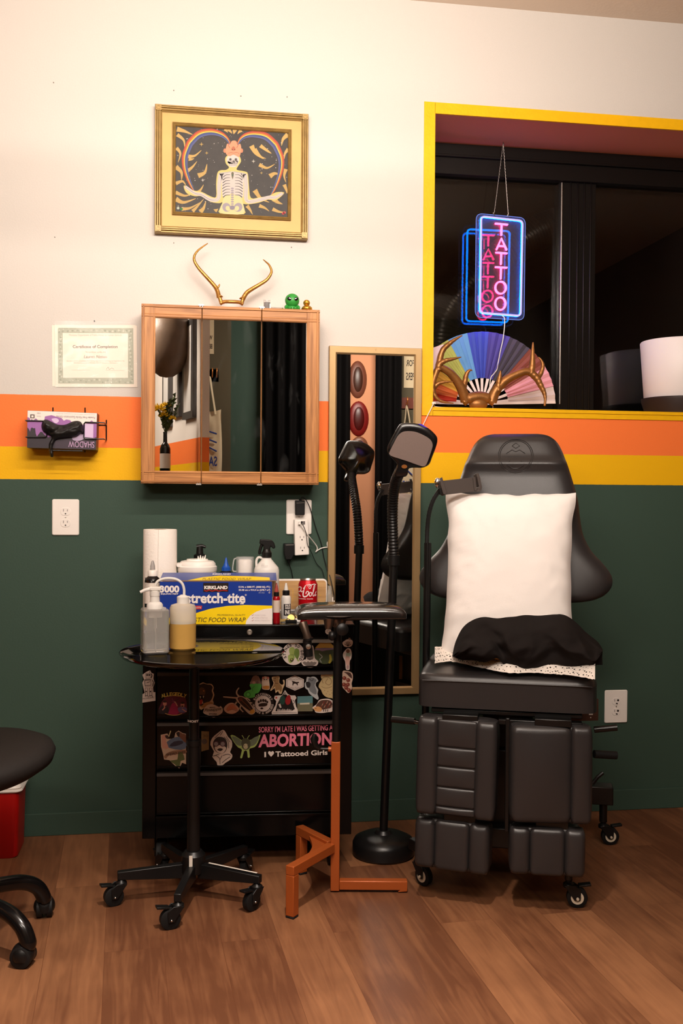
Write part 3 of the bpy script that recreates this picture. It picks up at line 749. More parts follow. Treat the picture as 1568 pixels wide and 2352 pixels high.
for k in range(4):
    a, c = k, (k + 1) % 4
    for q in range(26):
        f = (q + .5) / 26; m = rr.uniform(.25, .75)
        ox, oy = [o_[a][j] + (o_[c][j] - o_[a][j]) * f for j in (0, 1)], [i_[a][j] + (i_[c][j] - i_[a][j]) * f for j in (0, 1)]
        b.disc(WP, (ox[0] * (1 - m) + oy[0] * m, ox[1] * (1 - m) + oy[1] * m), rr.uniform(1.2, 2.6), -.0008, gb2 if q % 2 else ink(146, 152, 132, .6), seg=7)
tx = ink(150, 138, 124, .6); tx2 = ink(178, 166, 150, .6)
def zt(s, x0, x1, y0, y1, m, **k): b.ptext(WP, s, Z3([(x0, y1), (x1, y1), (x1, y0), (x0, y0)]), m, off=-.0006, **k)
zt('Montana Department of Public Health & Human Services', 525, 1065, 208, 236, tx2)
zt('Certificate of Completion', 563, 1020, 322, 362, ink(118, 106, 94, .6), bold=.018)
zt('This certificate certifies that', 690, 902, 385, 402, tx2)
zt('Lauren Nation', 676, 912, 425, 456, tx, bold=.012, shear=.25)
zt('has successfully completed the training required in Tattooing, as required by the', 502, 1090, 475, 494, tx2)
zt('Administrative Rules of Montana, Title 37, Chapter 1, Subchapter 1', 572, 1022, 496, 514, tx2)
b.line(WP, Z3([(555, 576), (738, 578)]), .5, -.0006, tx2); b.line(WP, Z3([(900, 580), (1090, 583)]), .5, -.0006, tx2)
b.line(WP, Z3([(905, 570), (925, 545), (935, 572), (960, 556), (985, 570)]), .7, -.0006, tx, 4)
b.obj('printing', sh, smooth=0)
M_sleeve = mat('clear_sleeve_film', (250, 250, 250), 0.08, alpha=0.10, spec=0.6, bump=0.4, bscale=30)
b = B(M_sleeve)
s4 = Z3([(380, 75), (1222, 88), (1226, 758), (380, 760)]); S = [at(x, y, -.0052) for x, y in s4]
b.grid(lambda u, v: (S[3] * (1 - u) + S[2] * u) * (1 - v) + (S[0] * (1 - u) + S[1] * u) * v + Vector((0, .0014 * noise.noise(Vector((u * 7, v * 5, 3))), 0)), 24, 18)
b.obj('sleeve', t, label='clear plastic sleeve')
b = B(M_blackmetal); p = at(217, 738, 0); b.cyl(p + Vector((0, -.008, 0)), p, .0022, seg=10); b.obj('pin', t)
# loose nail heads left in the white wall
for (x, y) in ((123, 190), (126, 545), (399, 208), (553, 221), (659, 223), (399, 558), (669, 568)):
    p = at(x, y, 0); b = B(mat('dull_nail', (120, 110, 100), 0.5) if 'dull_nail' not in MATS else MATS['dull_nail']); b.cyl(p + Vector((0, -.003, 0)), p, .0018, seg=8)
    o = solo(b, 'nail', 'tiny nail head left in the bare white wall', 'nail', 'nails in the white wall')
lb = {123: 'tiny nail high on the wall, above and left of the painting, far from it', 126: 'tiny nail on the bare wall above the certificate'}
for o in [o for o in COL.objects if o.name.startswith('nail')]:
    pass

# ---------------------------------------------------------------- glove box in its wire rack
GB = -0.092; GP = Plane((0, GB, 0), (0, -1, 0)); G6 = crop(40, 920, 260)
t = thing('glove_box', 'purple and white box of black nitrile gloves turned upside down in a wire rack', 'box', (at(143, 1035, GB).x, GB / 2, at(143, 1035, GB).z))
q = [(165, 160), (1305, 205), (1286, 806), (158, 770)]
b = B(ink(44, 36, 44, .4)); b.prism([GP.px(x, y) for x, y in G6(q)], (0, -GB - .006, 0)); bx = b.obj('carton', t, smooth=0)
b = B(); pur = ink(150, 96, 160); lil = ink(206, 180, 214); wh = ink(232, 218, 210)
b.flat(GP, G6([(168, 164), (1302, 208), (1296, 400), (164, 380)]), .0003, wh)
drip = [(164, 270), (200, 285), (215, 340), (232, 300), (260, 330), (300, 290), (345, 330), (380, 320), (440, 330), (450, 260), (500, 250), (560, 240), (640, 265), (720, 285), (760, 330), (800, 310), (860, 320), (900, 370), (1000, 380), (1090, 400), (1180, 350), (1215, 325), (1250, 355), (1298, 360), (1292, 600), (1250, 615), (1090, 600), (900, 600), (640, 590), (500, 600), (440, 560), (410, 520), (380, 510), (340, 560), (318, 590), (300, 540), (290, 450), (265, 455), (235, 440), (218, 460), (208, 510), (190, 470), (163, 440)]
b.flat(GP, G6(drip), .0005, pur)
b.flat(GP, G6([(1105, 380), (1245, 388), (1240, 612), (1100, 600)]), .0007, lil); b.flat(GP, G6([(560, 300), (640, 290), (680, 330), (640, 370), (590, 350)]), .0007, lil, 3); b.flat(GP, G6([(930, 560), (1060, 540), (1090, 620), (1000, 660), (900, 640)]), .0007, ink(170, 150, 178), 3)
b.flat(GP, G6([(620, 660), (820, 640), (1270, 650), (1280, 790), (900, 788), (620, 776)]), .0004, ink(58, 46, 58))
b.flat(GP, G6([(210, 225), (282, 228), (282, 292), (208, 290)]), .0007, ink(96, 84, 84)); b.flat(GP, G6([(230, 243), (264, 245), (263, 276), (229, 275)]), .0009, wh)
def up(s, x0, x1, y0, y1, m, **k): b.ptext(GP, s, G6([(x1, y0 + (x1 - x0) * .03), (x0, y0), (x0, y1), (x1, y1 + (x1 - x0) * .03)]), m, off=.0009, **k)
up('SHADOW', 835, 1258, 662, 762, ink(186, 150, 186)); up('Powder Free Nitrile Examination Gloves', 636, 1270, 246, 282, ink(110, 92, 104)); up('100', 322, 378, 194, 220, ink(130, 116, 120)); up('Gloves', 316, 384, 250, 268, ink(150, 130, 150)); up('Medical Grade Latex Free', 640, 1270, 208, 218, ink(190, 176, 176))
b.obj('printing', bx, smooth=0)
t = thing('wire_rack', 'black wire wall rack holding the glove box', 'rack', (at(143, 1035, GB).x, GB / 2 - .004, at(143, 1038, GB).z - .004))
b = B(M_blackmetal); WYF = GB - .005
def gp(x, y, yy=WYF): a = G6([(x, y)])[0]; return at(a[0], a[1], yy)
for pts in ([(138, 328), (300, 330), (455, 335), (478, 360), (480, 580), (460, 600), (300, 600), (140, 598)], [(1420, 365), (1250, 358), (1110, 354), (1090, 378), (1088, 600), (1108, 626), (1250, 630), (1416, 630)]):
    P = [gp(x, y) for x, y in pts]
    P = [Vector((P[0].x, 0, P[0].z))] + P + [Vector((P[-1].x, 0, P[-1].z))]
    b.tube(P, .0021, 8)
P = [gp(520, 815), gp(1060, 825)]; b.tube([Vector((P[0].x, -.004, P[0].z)), P[0], P[1], Vector((P[1].x, -.004, P[1].z))], .0021, 8)
for x in (520, 1060): p = gp(x, 820); b.tube([Vector((p.x, -.003, p.z)), Vector((p.x, -.003, p.z + .15))], .0021, 8)
for x in (138, 1420): p = gp(x, 480); b.tube([Vector((p.x, -.003, p.z - .03)), Vector((p.x, -.003, p.z + .04))], .0021, 8)
p0, p1 = gp(138, 340), gp(1420, 370); b.tube([Vector((p0.x, -.003, p0.z)), Vector((p1.x, -.003, p1.z))], .0021, 8)
b.obj('wire_frame', t)
M_glove = mat('black_nitrile', (20, 18, 17), 0.5, bump=0.3, bscale=60)
gl = B(M_glove)
from mathutils.geometry import delaunay_2d_cdt
go = catmull([Vector((x, y, 0)) for x, y in [(392, 400), (425, 325), (480, 312), (560, 345), (640, 385), (720, 400), (800, 390), (880, 350), (960, 333), (1030, 345), (1068, 400), (1072, 480), (1082, 530), (1060, 556), (1035, 540), (980, 580), (900, 602), (800, 615), (690, 628), (630, 650), (590, 710), (578, 790), (590, 900), (572, 926), (536, 908), (515, 800), (518, 700), (560, 605), (480, 552), (415, 495)]], 4)
go = [Vector((p.x, p.y)) for p in go]; ng = len(go)
def seg_d(p):
    m = 1e9
    for i in range(ng):
        a, c = go[i], go[(i + 1) % ng]; d = c - a; t = max(0, min(1, (p - a).dot(d) / max(d.length_squared, 1e-9))); m = min(m, (p - a - d * t).length)
    return m
def inside(p):
    r = False
    for i in range(ng):
        a, c = go[i], go[(i + 1) % ng]
        if (a.y > p.y) != (c.y > p.y) and p.x < (c.x - a.x) * (p.y - a.y) / (c.y - a.y) + a.x: r = not r
    return r
gp_ = [Vector((x + (9 if (y // 16) % 2 else 0), y)) for y in range(305, 935, 16) for x in range(385, 1090, 18)]
gp_ = [p for p in gp_ if inside(p) and seg_d(p) > 6]
vs_, _e, fs_, _a, _b, _c = delaunay_2d_cdt(go + gp_, [], [list(range(ng))], 1, 1e-6)
def ghgt(p):
    d = seg_d(p); h = .026 * (min(d, 85) / 85) ** .55
    q = Vector((p.x / 130, p.y / 90, 1.0)); cr = abs((p.y - 470) - (p.x - 700) * -.30); h -= .006 * math.exp(-(cr / 26) ** 2) * (1 if 520 < p.x < 1000 else 0)
    return h * (1 + .25 * noise.noise(q)) + .0035 * noise.noise(q * 2.3)
top_ = [gp(v.x, v.y, GB - .0035 - max(0, ghgt(Vector((v.x, v.y))))) for v in vs_]
gl.add(top_, [tuple(f) for f in fs_])
rim_ = [gp(p.x, p.y, GB - .0030) for p in go]; gl.add(rim_ + [gp(p.x, p.y, GB - .0012) for p in go], [(i, (i + 1) % ng, ng + (i + 1) % ng, ng + i) for i in range(ng)])
gl.V = [v + Vector((noise.noise(v * 60) * .0006, noise.noise(v * 60 + Vector((9, 0, 0))) * .0008, noise.noise(v * 60 + Vector((0, 9, 0))) * .0006)) for v in gl.V]
o = gl.obj('glove', smooth=80); tag(o, 'black nitrile glove pulled halfway out of the box on the wall', 'glove')

# ---------------------------------------------------------------- wall outlets
def outlet(px, py, label, w=.089, h=.122, slots=True, burnt=False):
    c = at(px, py, 0); x, z = c.x, c.z
    t = thing('wall_outlet', label, 'outlet', (x, 0, z))
    b = B(M_white); b.rbox((x, -.0035, z), (w, .007, h), .006, edge=.0025); b.obj('cover_plate', t)
    for s in (-1, 1):
        zc = z + s * .0195 if slots else z
        r = B(M_white); r.rbox((x, -.0075, zc), (.0335, .002, .0275), .0125, edge=.0006)
        r.use(ink(40, 34, 30))
        for sx, hh in ((-.0064, .0085), (.0064, .007)): r.box((x + sx, -.0086, zc + .004), (.0016, .0004, hh))
        r.lathe([(.0024, 0), (.0024, .0004), (0, .0004)], (x, -.0084, zc - .0075), 12, RX(pi / 2))
        if burnt: r.lathe([(.0042, 0), (.0042, .0004), (0, .0004)], (x + .006, -.0085, zc + (.004 if s > 0 else .004)), 9, RX(pi / 2)); r.box((x + .002, -.0087, zc - .008), (.0055, .0004, .0045), RY(.5))
        r.obj('receptacle', t)
    s_ = B(M_steel); s_.lathe([(.0026, 0), (.0026, .0008), (0, .0011)], (x, -.0068, z), 10, RX(pi / 2)); s_.obj('screw', t)
    return t
outlet(151, 1188, 'white wall outlet on the green wall below the glove box')
outlet(1413, 1622, 'white wall outlet low on the wall beside the tattoo chair, its slots blackened', burnt=True)
outlet(686, 1187.5, 'white wall outlet under the cabinet, covered by plugs and a power tap')

H5 = crop(640, 1130, 780, 1135)
def h5(x, y, yy): a = H5([(x, y)])[0]; return at(a[0], a[1], yy)
def quadbox(b, pts, y0, y1):
    b.prism([h5(x, y, y1) for x, y in pts], (0, y0 - y1, 0))
t = thing('power_tap', 'white six-way power tap plugged into the outlet under the cabinet', 'power tap', (h5(430, 1180, -.03).x, -.026, h5(430, 1180, -.045).z))
b = B(M_white); quadbox(b, [(292, 515), (545, 505), (568, 1170), (300, 1186)], -.010, -.045); bd = b.obj('body', t, bevel=.003)
TPn = Plane((0, -.0452, 0), (0, -1, 0))
for (x, y) in ((432, 840), (440, 1040)):
    b = B(ink(40, 34, 32))
    for dx, hh in ((-34, 40), (34, 36)): b.flat(TPn, H5([(x + dx - 4, y - 20), (x + dx + 4, y - 20), (x + dx + 4, y - 20 + hh), (x + dx - 4, y - 20 + hh)]), .0003)
    b.disc(TPn, H5([(x, y + 50)])[0], 1.6, .0003, seg=12); b.obj('socket', bd, smooth=0)
b = B(); b.flat(TPn, H5([(452, 545), (486, 543), (488, 606), (454, 608)]), .0003, ink(92, 84, 82)); b.obj('usb_port', bd, smooth=0); b = B(); b.flat(TPn, H5([(360, 560), (405, 556), (408, 612), (362, 616)]), .0003, ink(150, 140, 136))
b.obj('usb_port', bd, smooth=0)
def cord(b, pts, r=.0016):
    b.tube(catmull(pts, 6, False), r, 8)
t = thing('wall_plug', 'black plug with a thin cord in the top socket under the cabinet', 'plug', (h5(400, 300, -.02).x, -.018, h5(400, 435, -.02).z))
b = B(M_black); quadbox(b, [(308, 155), (488, 158), (484, 432), (312, 432)], -.0095, -.034); b.tube([h5(400, 165, -.022), h5(402, 130, -.022)], .005, 10); b.obj('plug_body', t, bevel=.003)
b = B(ink(90, 84, 80)); b.prism([h5(x, y, -.0346) for x, y in [(330, 200), (470, 192), (470, 206), (330, 214)]], (0, .0008, 0)); b.obj('label_strip', t, smooth=0)
b = B(M_black); cord(b, [h5(402, 135, -.022), h5(440, 95, -.024), h5(500, 140, -.024), h5(570, 270, -.02), h5(620, 430, -.01), h5(700, 700, -.006), h5(790, 960, -.006), h5(840, 1220, -.006), h5(900, 1430, -.010), h5(960, 1600, -.026), h5(1010, 1830, -.034), h5(1030, 1950, -.036), h5(1034, 2080, -.05)]); b.obj('cord', t)
t = thing('wall_plug', 'black power adapter behind the white power tap with a cord hanging down', 'plug', (h5(190, 1200, -.02).x, -.018, h5(190, 1260, -.02).z))
b = B(M_black); quadbox(b, [(100, 965), (292, 960), (290, 1160), (240, 1260), (130, 1265), (98, 1150)], -.004, -.044)
b.tube([h5(185, 1255, -.02), h5(188, 1340, -.02)], [.008, .0025], 10); b.obj('plug_body', t, bevel=.003)
b = B(ink(120, 112, 106)); b.prism([h5(x, y, -.0446) for x, y in [(130, 985), (280, 978), (280, 988), (130, 996)]], (0, .0008, 0)); b.obj('label_strip', t, smooth=0)
b = B(M_black); cord(b, [h5(188, 1335, -.02), h5(230, 1450, -.014), h5(255, 1570, -.01), h5(262, 1640, -.010), h5(262, 1900, -.02)]); b.obj('cord', t)
t = thing('usb_cord', 'thin black usb cord from the power tap down behind the soda can', 'cord', (h5(430, 600, -.05).x, -.05, h5(430, 600, -.05).z))
b = B(M_black); b.ball(h5(430, 565, -.052), (.0035, .008, .0045)); b.obj('plug', t)
b = B(M_black); cord(b, [h5(440, 590, -.056), h5(480, 680, -.056), h5(515, 800, -.056), h5(535, 980, -.054), h5(600, 1110, -.03), h5(700, 1330, -.01), h5(800, 1440, -.008), h5(850, 1600, -.010), h5(900, 1700, -.02), h5(950, 1760, -.03), h5(980, 1900, -.04)], .0012); b.obj('cable', t)
t = thing('usb_cord', 'white charging cord from the power tap to the tall mirror', 'cord', (h5(390, 590, -.05).x, -.05, h5(390, 600, -.05).z))
b = B(M_white); b.box(h5(385, 585, -.051), (.008, .012, .008)); b.obj('plug', t)
b = B(M_white); cord(b, [h5(395, 590, -.057), h5(430, 640, -.056), h5(540, 800, -.05), h5(640, 920, -.025), h5(705, 1010, -.012), h5(715, 1070, -.010), h5(690, 1115, -.010), h5(720, 1090, -.008), h5(800, 1045, -.006), h5(900, 1030, -.005), h5(935, 1040, -.005), h5(905, 1000, -.005), h5(905, 940, -.005), h5(942, 900, -.004)], .0018); b.obj('cable', t)

# ---------------------------------------------------------------- tall wall mirror in a brushed gold frame
M_fgold = mat('brushed_gold_frame', (168, 138, 96), 0.46, metal=0.55, bump=0.2, bscale=60, stretch=(40, 40, 1))
MY = -0.022
tx0, tx1, tz0, tz1 = .506, .838, .455, at(860, 797, MY).z
tm = thing('tall_mirror', 'tall narrow mirror in a brushed gold frame on the wall', 'mirror', ((tx0 + tx1) / 2, 0, tz0))
b = B(M_fgold); moulding(b, tx0, tx1, tz0, tz1, .0275, [(0, -.001), (0, MY + .001), (.04, MY), (.8, MY), (.86, MY + .002), (1, MY + .006), (1, MY + .012)]); b.obj('frame', tm, smooth=20)
b = B(M_mirror); b.bb((tx0 + .026, MY + .008, tz0 + .026), (tx1 - .026, MY + .014, tz1 - .026)); b.obj('glass', tm, smooth=0, label='mirror glass')
b = B(M_fgold); b.lathe([(.0042, 0), (.0042, .0016), (.002, .0016), (.0018, .0006), (0, .0006)], ((tx0 + tx1) / 2, MY - .0002, at(861, 802, MY).z), 14, RX(pi / 2)); b.obj('screw', tm)
# ================================================================== black tool chest with stickers
DA = radians(-4); DO = Vector((0.2, -0.42, 0))
DP = Plane(DO, (sin(DA), -cos(DA), 0))
chest = thing('tool_chest', 'black steel tool chest on casters covered in stickers, standing below the cabinet', 'tool chest', DO, DA)
CM = WM[chest]
def dl(px, py=1700): return (DP.px(px, py) - DO).dot(DP.u)
def dz(py, px=600): return DP.px(px, py).z
XA, XB = dl(327), dl(808); XI, XJ = dl(358), dl(768)
DTOP = dz(1434); DBOT = dz(1921)
CD = 0.365
def lb(b, a, c): b.bb(a, c); return b
b = B(M_gloss)
for (x0, x1) in ((XA, XI), (XJ, XB)): b.bb((x0, 0, DBOT), (x1, CD, DTOP - .03))
b.bb((XA, CD - .01, DBOT), (XB, CD, DTOP - .03)); b.bb((XA, .004, DBOT), (XB, CD, DBOT + .012)); b.bb((XI, .02, DBOT), (XJ, .03, DTOP - .03))
b.xf(CM); b.obj('body', chest, bevel=.002)
b = B(M_gloss); b.bb((XA - .003, -.006, dz(1466)), (XB + .003, CD, DTOP - .004)); b.bb((XA - .006, -.009, DTOP - .008), (XB + .006, CD + .004, DTOP)); b.xf(CM); b.obj('top', chest, bevel=.003)
b = B(M_steel); c = (dl(573, 1451), -.006, dz(1451)); b.lathe([(.0085, 0), (.0085, .002), (.0062, .004), (.003, .004), (.0026, .002), (0, .002)], c, 20, RX(pi / 2)); b.xf(CM); b.obj('lock', chest, label='round steel lock')
DZ = [(1467, 1533, 9), (1541, 1645, 8), (1655, 1759, 8), (1769, 1866, 8)]
drawers = []
M_pull = mat('aluminium_pull', (150, 142, 134), 0.4, metal=0.9); M_pull_darkrefl = mat('pull_dark_reflection', (70, 62, 58), 0.42, metal=0.7)  # lower pulls: the dark reflection on the rails is put into the colour
for i, (t0, t1, ph) in enumerate(DZ):
    b = B(M_gloss); b.bb((XI + .002, 0, dz(t1)), (XJ - .002, .016, dz(t0))); b.bb((XI + .002, -.004, dz(t1)), (XJ - .002, 0, dz(t1 - 3))); b.xf(CM)
    d = b.obj('drawer', chest, bevel=.0015)
    p = B(M_pull if i == 0 else M_pull_darkrefl); zt = dz(t0); zb = dz(t0 + ph)
    p.prism([(XI + .004, -.001, zt), (XI + .004, -.011, zt - .002), (XI + .004, -.0125, zb), (XI + .004, -.010, zb), (XI + .004, -.008, zt - .006), (XI + .004, -.001, zt - .005)], (XJ - XI - .008, 0, 0)); p.xf(CM)
    p.obj('pull', d, smooth=20, label='long grip rail along the drawer top')
    drawers.append(d)
b = B(M_gloss); b.bb((XI, .002, DBOT), (XJ, .02, dz(1872))); b.bb((XI, -.002, dz(1876)), (XJ, .02, dz(1870))); b.xf(CM); b.obj('bottom_rail', chest, bevel=.0015)
for (x, y) in ((XA + .055, .05), (XB - .055, .05), (XA + .055, CD - .05), (XB - .055, CD - .05)):
    b = B(M_rubber); b.tube([(x - .016, y, .046), (x - .013, y, .046), (x + .013, y, .046), (x + .016, y, .046)], [.040, .046, .046, .040], 28); b.xf(CM)
    w = b.obj('caster', chest)
    b = B(M_black); b.bb((x - .022, y - .022, DBOT - .006), (x + .022, y + .022, DBOT)); b.bb((x - .021, y - .016, .04), (x - .018, y + .016, DBOT)); b.bb((x + .018, y - .016, .04), (x + .021, y + .016, DBOT)); b.cyl((x - .022, y, .046), (x + .022, y, .046), .006, seg=12); b.xf(CM); b.obj('fork', w, bevel=.001)

KA = crop(310, 1460, 830); KB = crop(540, 1440, 830); KC = crop(320, 1530, 560); KD = crop(560, 1640, 800)
W_ = ink(214, 202, 194); CRM = ink(206, 184, 150); BK = ink(20, 16, 16)
S0 = 0.0006
def ctext(b, pl, s, c, r, a0, a1, h, m, off, inside=False, w=None):
    """letters set round a circle (photo points), angles clockwise from the top"""
    n = len(s)
    for i, ch in enumerate(s):
        if ch == ' ': continue
        a = radians(a0 + (a1 - a0) * (i / (n - 1) if n > 1 else .5))
        up = (sin(a), -cos(a)) if not inside else (-sin(a), cos(a)); rt = (-up[1], up[0])
        p = (c[0] + r * sin(a), c[1] - r * cos(a)); ww = (w or h * .72) * (.45 if ch in "I'!" else 1)
        q = [(p[0] + rt[0] * u * ww / 2 + up[0] * v * h / 2, p[1] + rt[1] * u * ww / 2 + up[1] * v * h / 2) for u, v in ((-1, -1), (1, -1), (1, 1), (-1, 1))]
        b.ptext(pl, ch, q, m, off, bold=.03)
def sticker(parent, fn, k=None):
    b = B(); fn(b); return b.obj('sticker', parent, smooth=0)

# --- drawer 1
def f(b):
    c = KB([(722, 333)])[0]; b.disc(DP, c, 25.8, S0, W_, seg=40)
    g1, g2 = ink(150, 170, 92), ink(112, 140, 66)
    for pts, m in (([(670, 270), (720, 250), (745, 300), (720, 350), (680, 340)], g1), ([(745, 270), (790, 280), (795, 350), (770, 400), (735, 350)], g2), ([(660, 350), (710, 340), (740, 380), (700, 440), (670, 440), (655, 390)], g1), ([(760, 330), (780, 400), (800, 420), (770, 420)], g1)): b.flat(DP, KB(pts), S0 * 2, m, 3)
    b.line(DP, KB([(735, 300), (730, 350), (715, 400)]), 1.2, S0 * 2.5, g2, 4); b.disc(DP, KB([(702, 408)])[0], 4.2, S0 * 3, ink(52, 56, 36)); b.disc(DP, KB([(700, 402)])[0], 2.2, S0 * 3.4, ink(150, 150, 80))
    ctext(b, DP, 'STINGS SO GOOD', c, 20.5, -112, 128, 6.6, BK, S0 * 3)
sticker(drawers[0], f)
def f(b):
    b.flat(DP, KB([(880, 235), (940, 225), (970, 245), (980, 330), (990, 390), (1030, 430), (1010, 480), (940, 505), (860, 490), (820, 440), (850, 410), (880, 390), (870, 300)]), S0 * 1.5, W_, 4)
    b.flat(DP, KB([(895, 250), (950, 240), (965, 300), (970, 390), (920, 410), (885, 385), (882, 300)]), S0 * 2, ink(72, 62, 58), 3)
    for i in range(9): b.line(DP, KB([(890 + i * 9, 270), (885 + i * 10, 330), (895 + i * 9, 395)]), .7, S0 * 2.4, ink(150, 140, 132), 3)
    b.flat(DP, KB([(835, 440), (900, 425), (1010, 440), (960, 485), (880, 480)]), S0 * 2, ink(120, 110, 104), 3)
    for i in range(7): b.disc(DP, KB([(860 + i * 22, 415 + (i % 2) * 10)])[0], 2.4, S0 * 2.6, W_, seg=8)
    b.line(DP, KB([(835, 330), (850, 360), (880, 370)]), .8, S0 * 2, BK, 3)
sticker(drawers[0], f)
def f(b):
    c = KB([(1113, 325)])[0]; b.disc(DP, c, 25, S0, ink(70, 84, 56), seg=36)
    b.flat(DP, KB([(1010, 240), (1050, 196), (1113, 188), (1180, 196), (1225, 240), (1240, 262), (1110, 258), (990, 262)]), S0 * 1.6, ink(186, 150, 70))
    b.flat(DP, KB([(984, 285), (1010, 262), (1110, 262), (1246, 262), (1245, 290), (1180, 300), (1110, 310), (1040, 290)]), S0 * 1.9, ink(136, 116, 140)); b.flat(DP, KB([(1040, 310), (1130, 290), (1246, 275), (1246, 320), (1110, 340)]), S0 * 2.1, ink(62, 76, 58))
    b.line(DP, KB([(1040, 330), (1080, 370), (1050, 400), (1070, 440)]), 1.6, S0 * 2.4, ink(176, 176, 176), 4); b.flat(DP, KB([(1165, 350), (1185, 340), (1200, 400), (1180, 450), (1155, 445), (1170, 400)]), S0 * 2.4, ink(170, 160, 60), 2)
sticker(drawers[0], f)
def f(b):
    b.flat(DP, KA([(600, 150), (640, 140), (712, 145), (710, 175), (690, 195), (695, 215), (650, 218), (615, 212), (620, 195), (602, 175)]), S0, W_, 3)
    for x in (620, 645, 670, 695): b.flat(DP, KA([(x - 9, 150), (x + 9, 150), (x + 6, 178), (x - 6, 178)]), S0 * 1.6, ink(186, 70, 60), 2)
sticker(drawers[0], f)
def f(b): b.flat(DP, KA([(440, 170), (500, 150), (590, 150), (598, 180), (570, 200), (470, 198)]), S0, ink(150, 112, 84), 3); b.flat(DP, KA([(490, 165), (550, 160), (560, 185), (500, 188)]), S0 * 1.6, ink(110, 78, 58), 3)
sticker(drawers[0], f)
for x in (766, 811):
    def f(b): b.flat(DP, KA([(x - 17, 148), (x + 17, 148), (x + 12, 175), (x, 186), (x - 12, 175)]), S0, ink(120, 104, 96), 3); b.disc(DP, KA([(x - 5, 158)])[0], 1.4, S0 * 1.6, BK); b.disc(DP, KA([(x + 6, 158)])[0], 1.4, S0 * 1.6, BK)
    sticker(drawers[0], f)
# --- drawer 2
def f(b):
    b.flat(DP, KB([(225, 610), (290, 612), (320, 690), (315, 715), (190, 715), (195, 670)]), S0, ink(140, 116, 108), 2); b.disc(DP, KB([(232, 690)])[0], 3.4, S0 * 1.5, ink(190, 150, 136)); b.disc(DP, KB([(275, 690)])[0], 3, S0 * 1.5, ink(110, 90, 84))
    b.flat(DP, KB([(180, 712), (310, 705), (322, 750), (290, 815), (250, 830), (240, 870), (170, 882), (112, 860), (112, 820), (150, 790), (200, 770)]), S0 * 1.2, ink(88, 196, 88), 3)
    b.disc(DP, KB([(160, 838)])[0], 6, S0 * 2, ink(66, 160, 70)); b.disc(DP, KB([(160, 838)])[0], 3.5, S0 * 2.4, ink(110, 220, 110)); b.line(DP, KB([(220, 800), (215, 760), (240, 735)]), 1.0, S0 * 2, ink(50, 130, 56), 3)
sticker(drawers[1], f)
def f(b):
    b.flat(DP, KB([(335, 620), (415, 622), (420, 660), (430, 765), (400, 780), (340, 772), (333, 740)]), S0, ink(206, 186, 166), 2); b.flat(DP, KB([(345, 735), (420, 730), (415, 770), (350, 768)]), S0 * 1.6, ink(190, 130, 60), 2)
    for x in (350, 405): b.disc(DP, KB([(x, 632)])[0], 3, S0 * 1.6, ink(190, 120, 104))
    for x in (362, 390): b.disc(DP, KB([(x, 652)])[0], 1.3, S0 * 1.8, BK)
sticker(drawers[1], f)
def f(b):
    b.flat(DP, KB([(455, 620), (500, 612), (545, 610), (550, 640), (545, 690), (580, 720), (600, 700), (590, 660), (612, 662), (612, 720), (590, 770), (575, 828), (545, 825), (530, 795), (500, 820), (490, 760), (445, 792), (437, 780), (470, 720), (475, 690), (462, 660)]), S0, ink(206, 178, 140), 2)
    b.flat(DP, KB([(465, 630), (540, 620), (540, 690), (575, 730), (580, 770), (565, 810), (545, 780), (500, 790), (495, 740), (450, 780), (480, 715), (482, 680)]), S0 * 1.5, ink(140, 108, 70), 2)
    b.disc(DP, KB([(495, 640)])[0], 1.1, S0 * 2, BK); b.line(DP, KB([(470, 665), (490, 672), (505, 668)]), .9, S0 * 2, BK, 3); b.line(DP, KB([(490, 695), (530, 700)]), 1.5, S0 * 2, ink(90, 60, 40))
sticker(drawers[1], f)
def f(b):
    H = [(740, 600), (852, 650), (850, 745), (740, 790), (630, 742), (632, 650)]; cc = (741, 695)
    b.flat(DP, KB(H), S0, W_); I = [(cc[0] + (x - cc[0]) * .86, cc[1] + (y - cc[1]) * .86) for x, y in H]
    b.line(DP, KB(I + [I[0]]), .9, S0 * 1.6, ink(120, 104, 98))
    b.flat(DP, KB([(700, 668), (722, 672), (760, 684), (790, 680), (794, 690), (775, 700), (778, 726), (768, 724), (755, 704), (728, 704), (720, 726), (708, 724), (712, 690)]), S0 * 1.6, ink(40, 28, 24), 1)
    b.ptext(DP, 'MALACHITE', KB([(668, 665), (812, 660), (812, 640), (668, 645)]), ink(130, 116, 110), S0 * 1.6); b.ptext(DP, 'FLIES', KB([(700, 762), (785, 760), (785, 742), (700, 744)]), ink(150, 136, 130), S0 * 1.6)
sticker(drawers[1], f)
def f(b):
    b.flat(DP, KB([(890, 620), (930, 625), (960, 615), (1000, 625), (1032, 670), (1005, 690), (1000, 730), (1030, 780), (1020, 830), (1036, 880), (1025, 903), (1000, 890), (960, 860), (915, 820), (900, 780), (870, 760), (862, 700), (880, 680)]), S0, ink(186, 190, 192), 2)
    b.flat(DP, KB([(905, 640), (960, 630), (1010, 660), (985, 720), (1010, 790), (1000, 840), (930, 800), (910, 740)]), S0 * 1.5, ink(120, 124, 128), 2); b.flat(DP, KB([(875, 690), (905, 680), (935, 700), (925, 750), (890, 750)]), S0 * 1.7, ink(40, 40, 42), 2); b.line(DP, KB([(920, 645), (955, 670), (970, 640)]), 1.2, S0 * 1.8, ink(50, 50, 52), 3)
sticker(drawers[1], f)
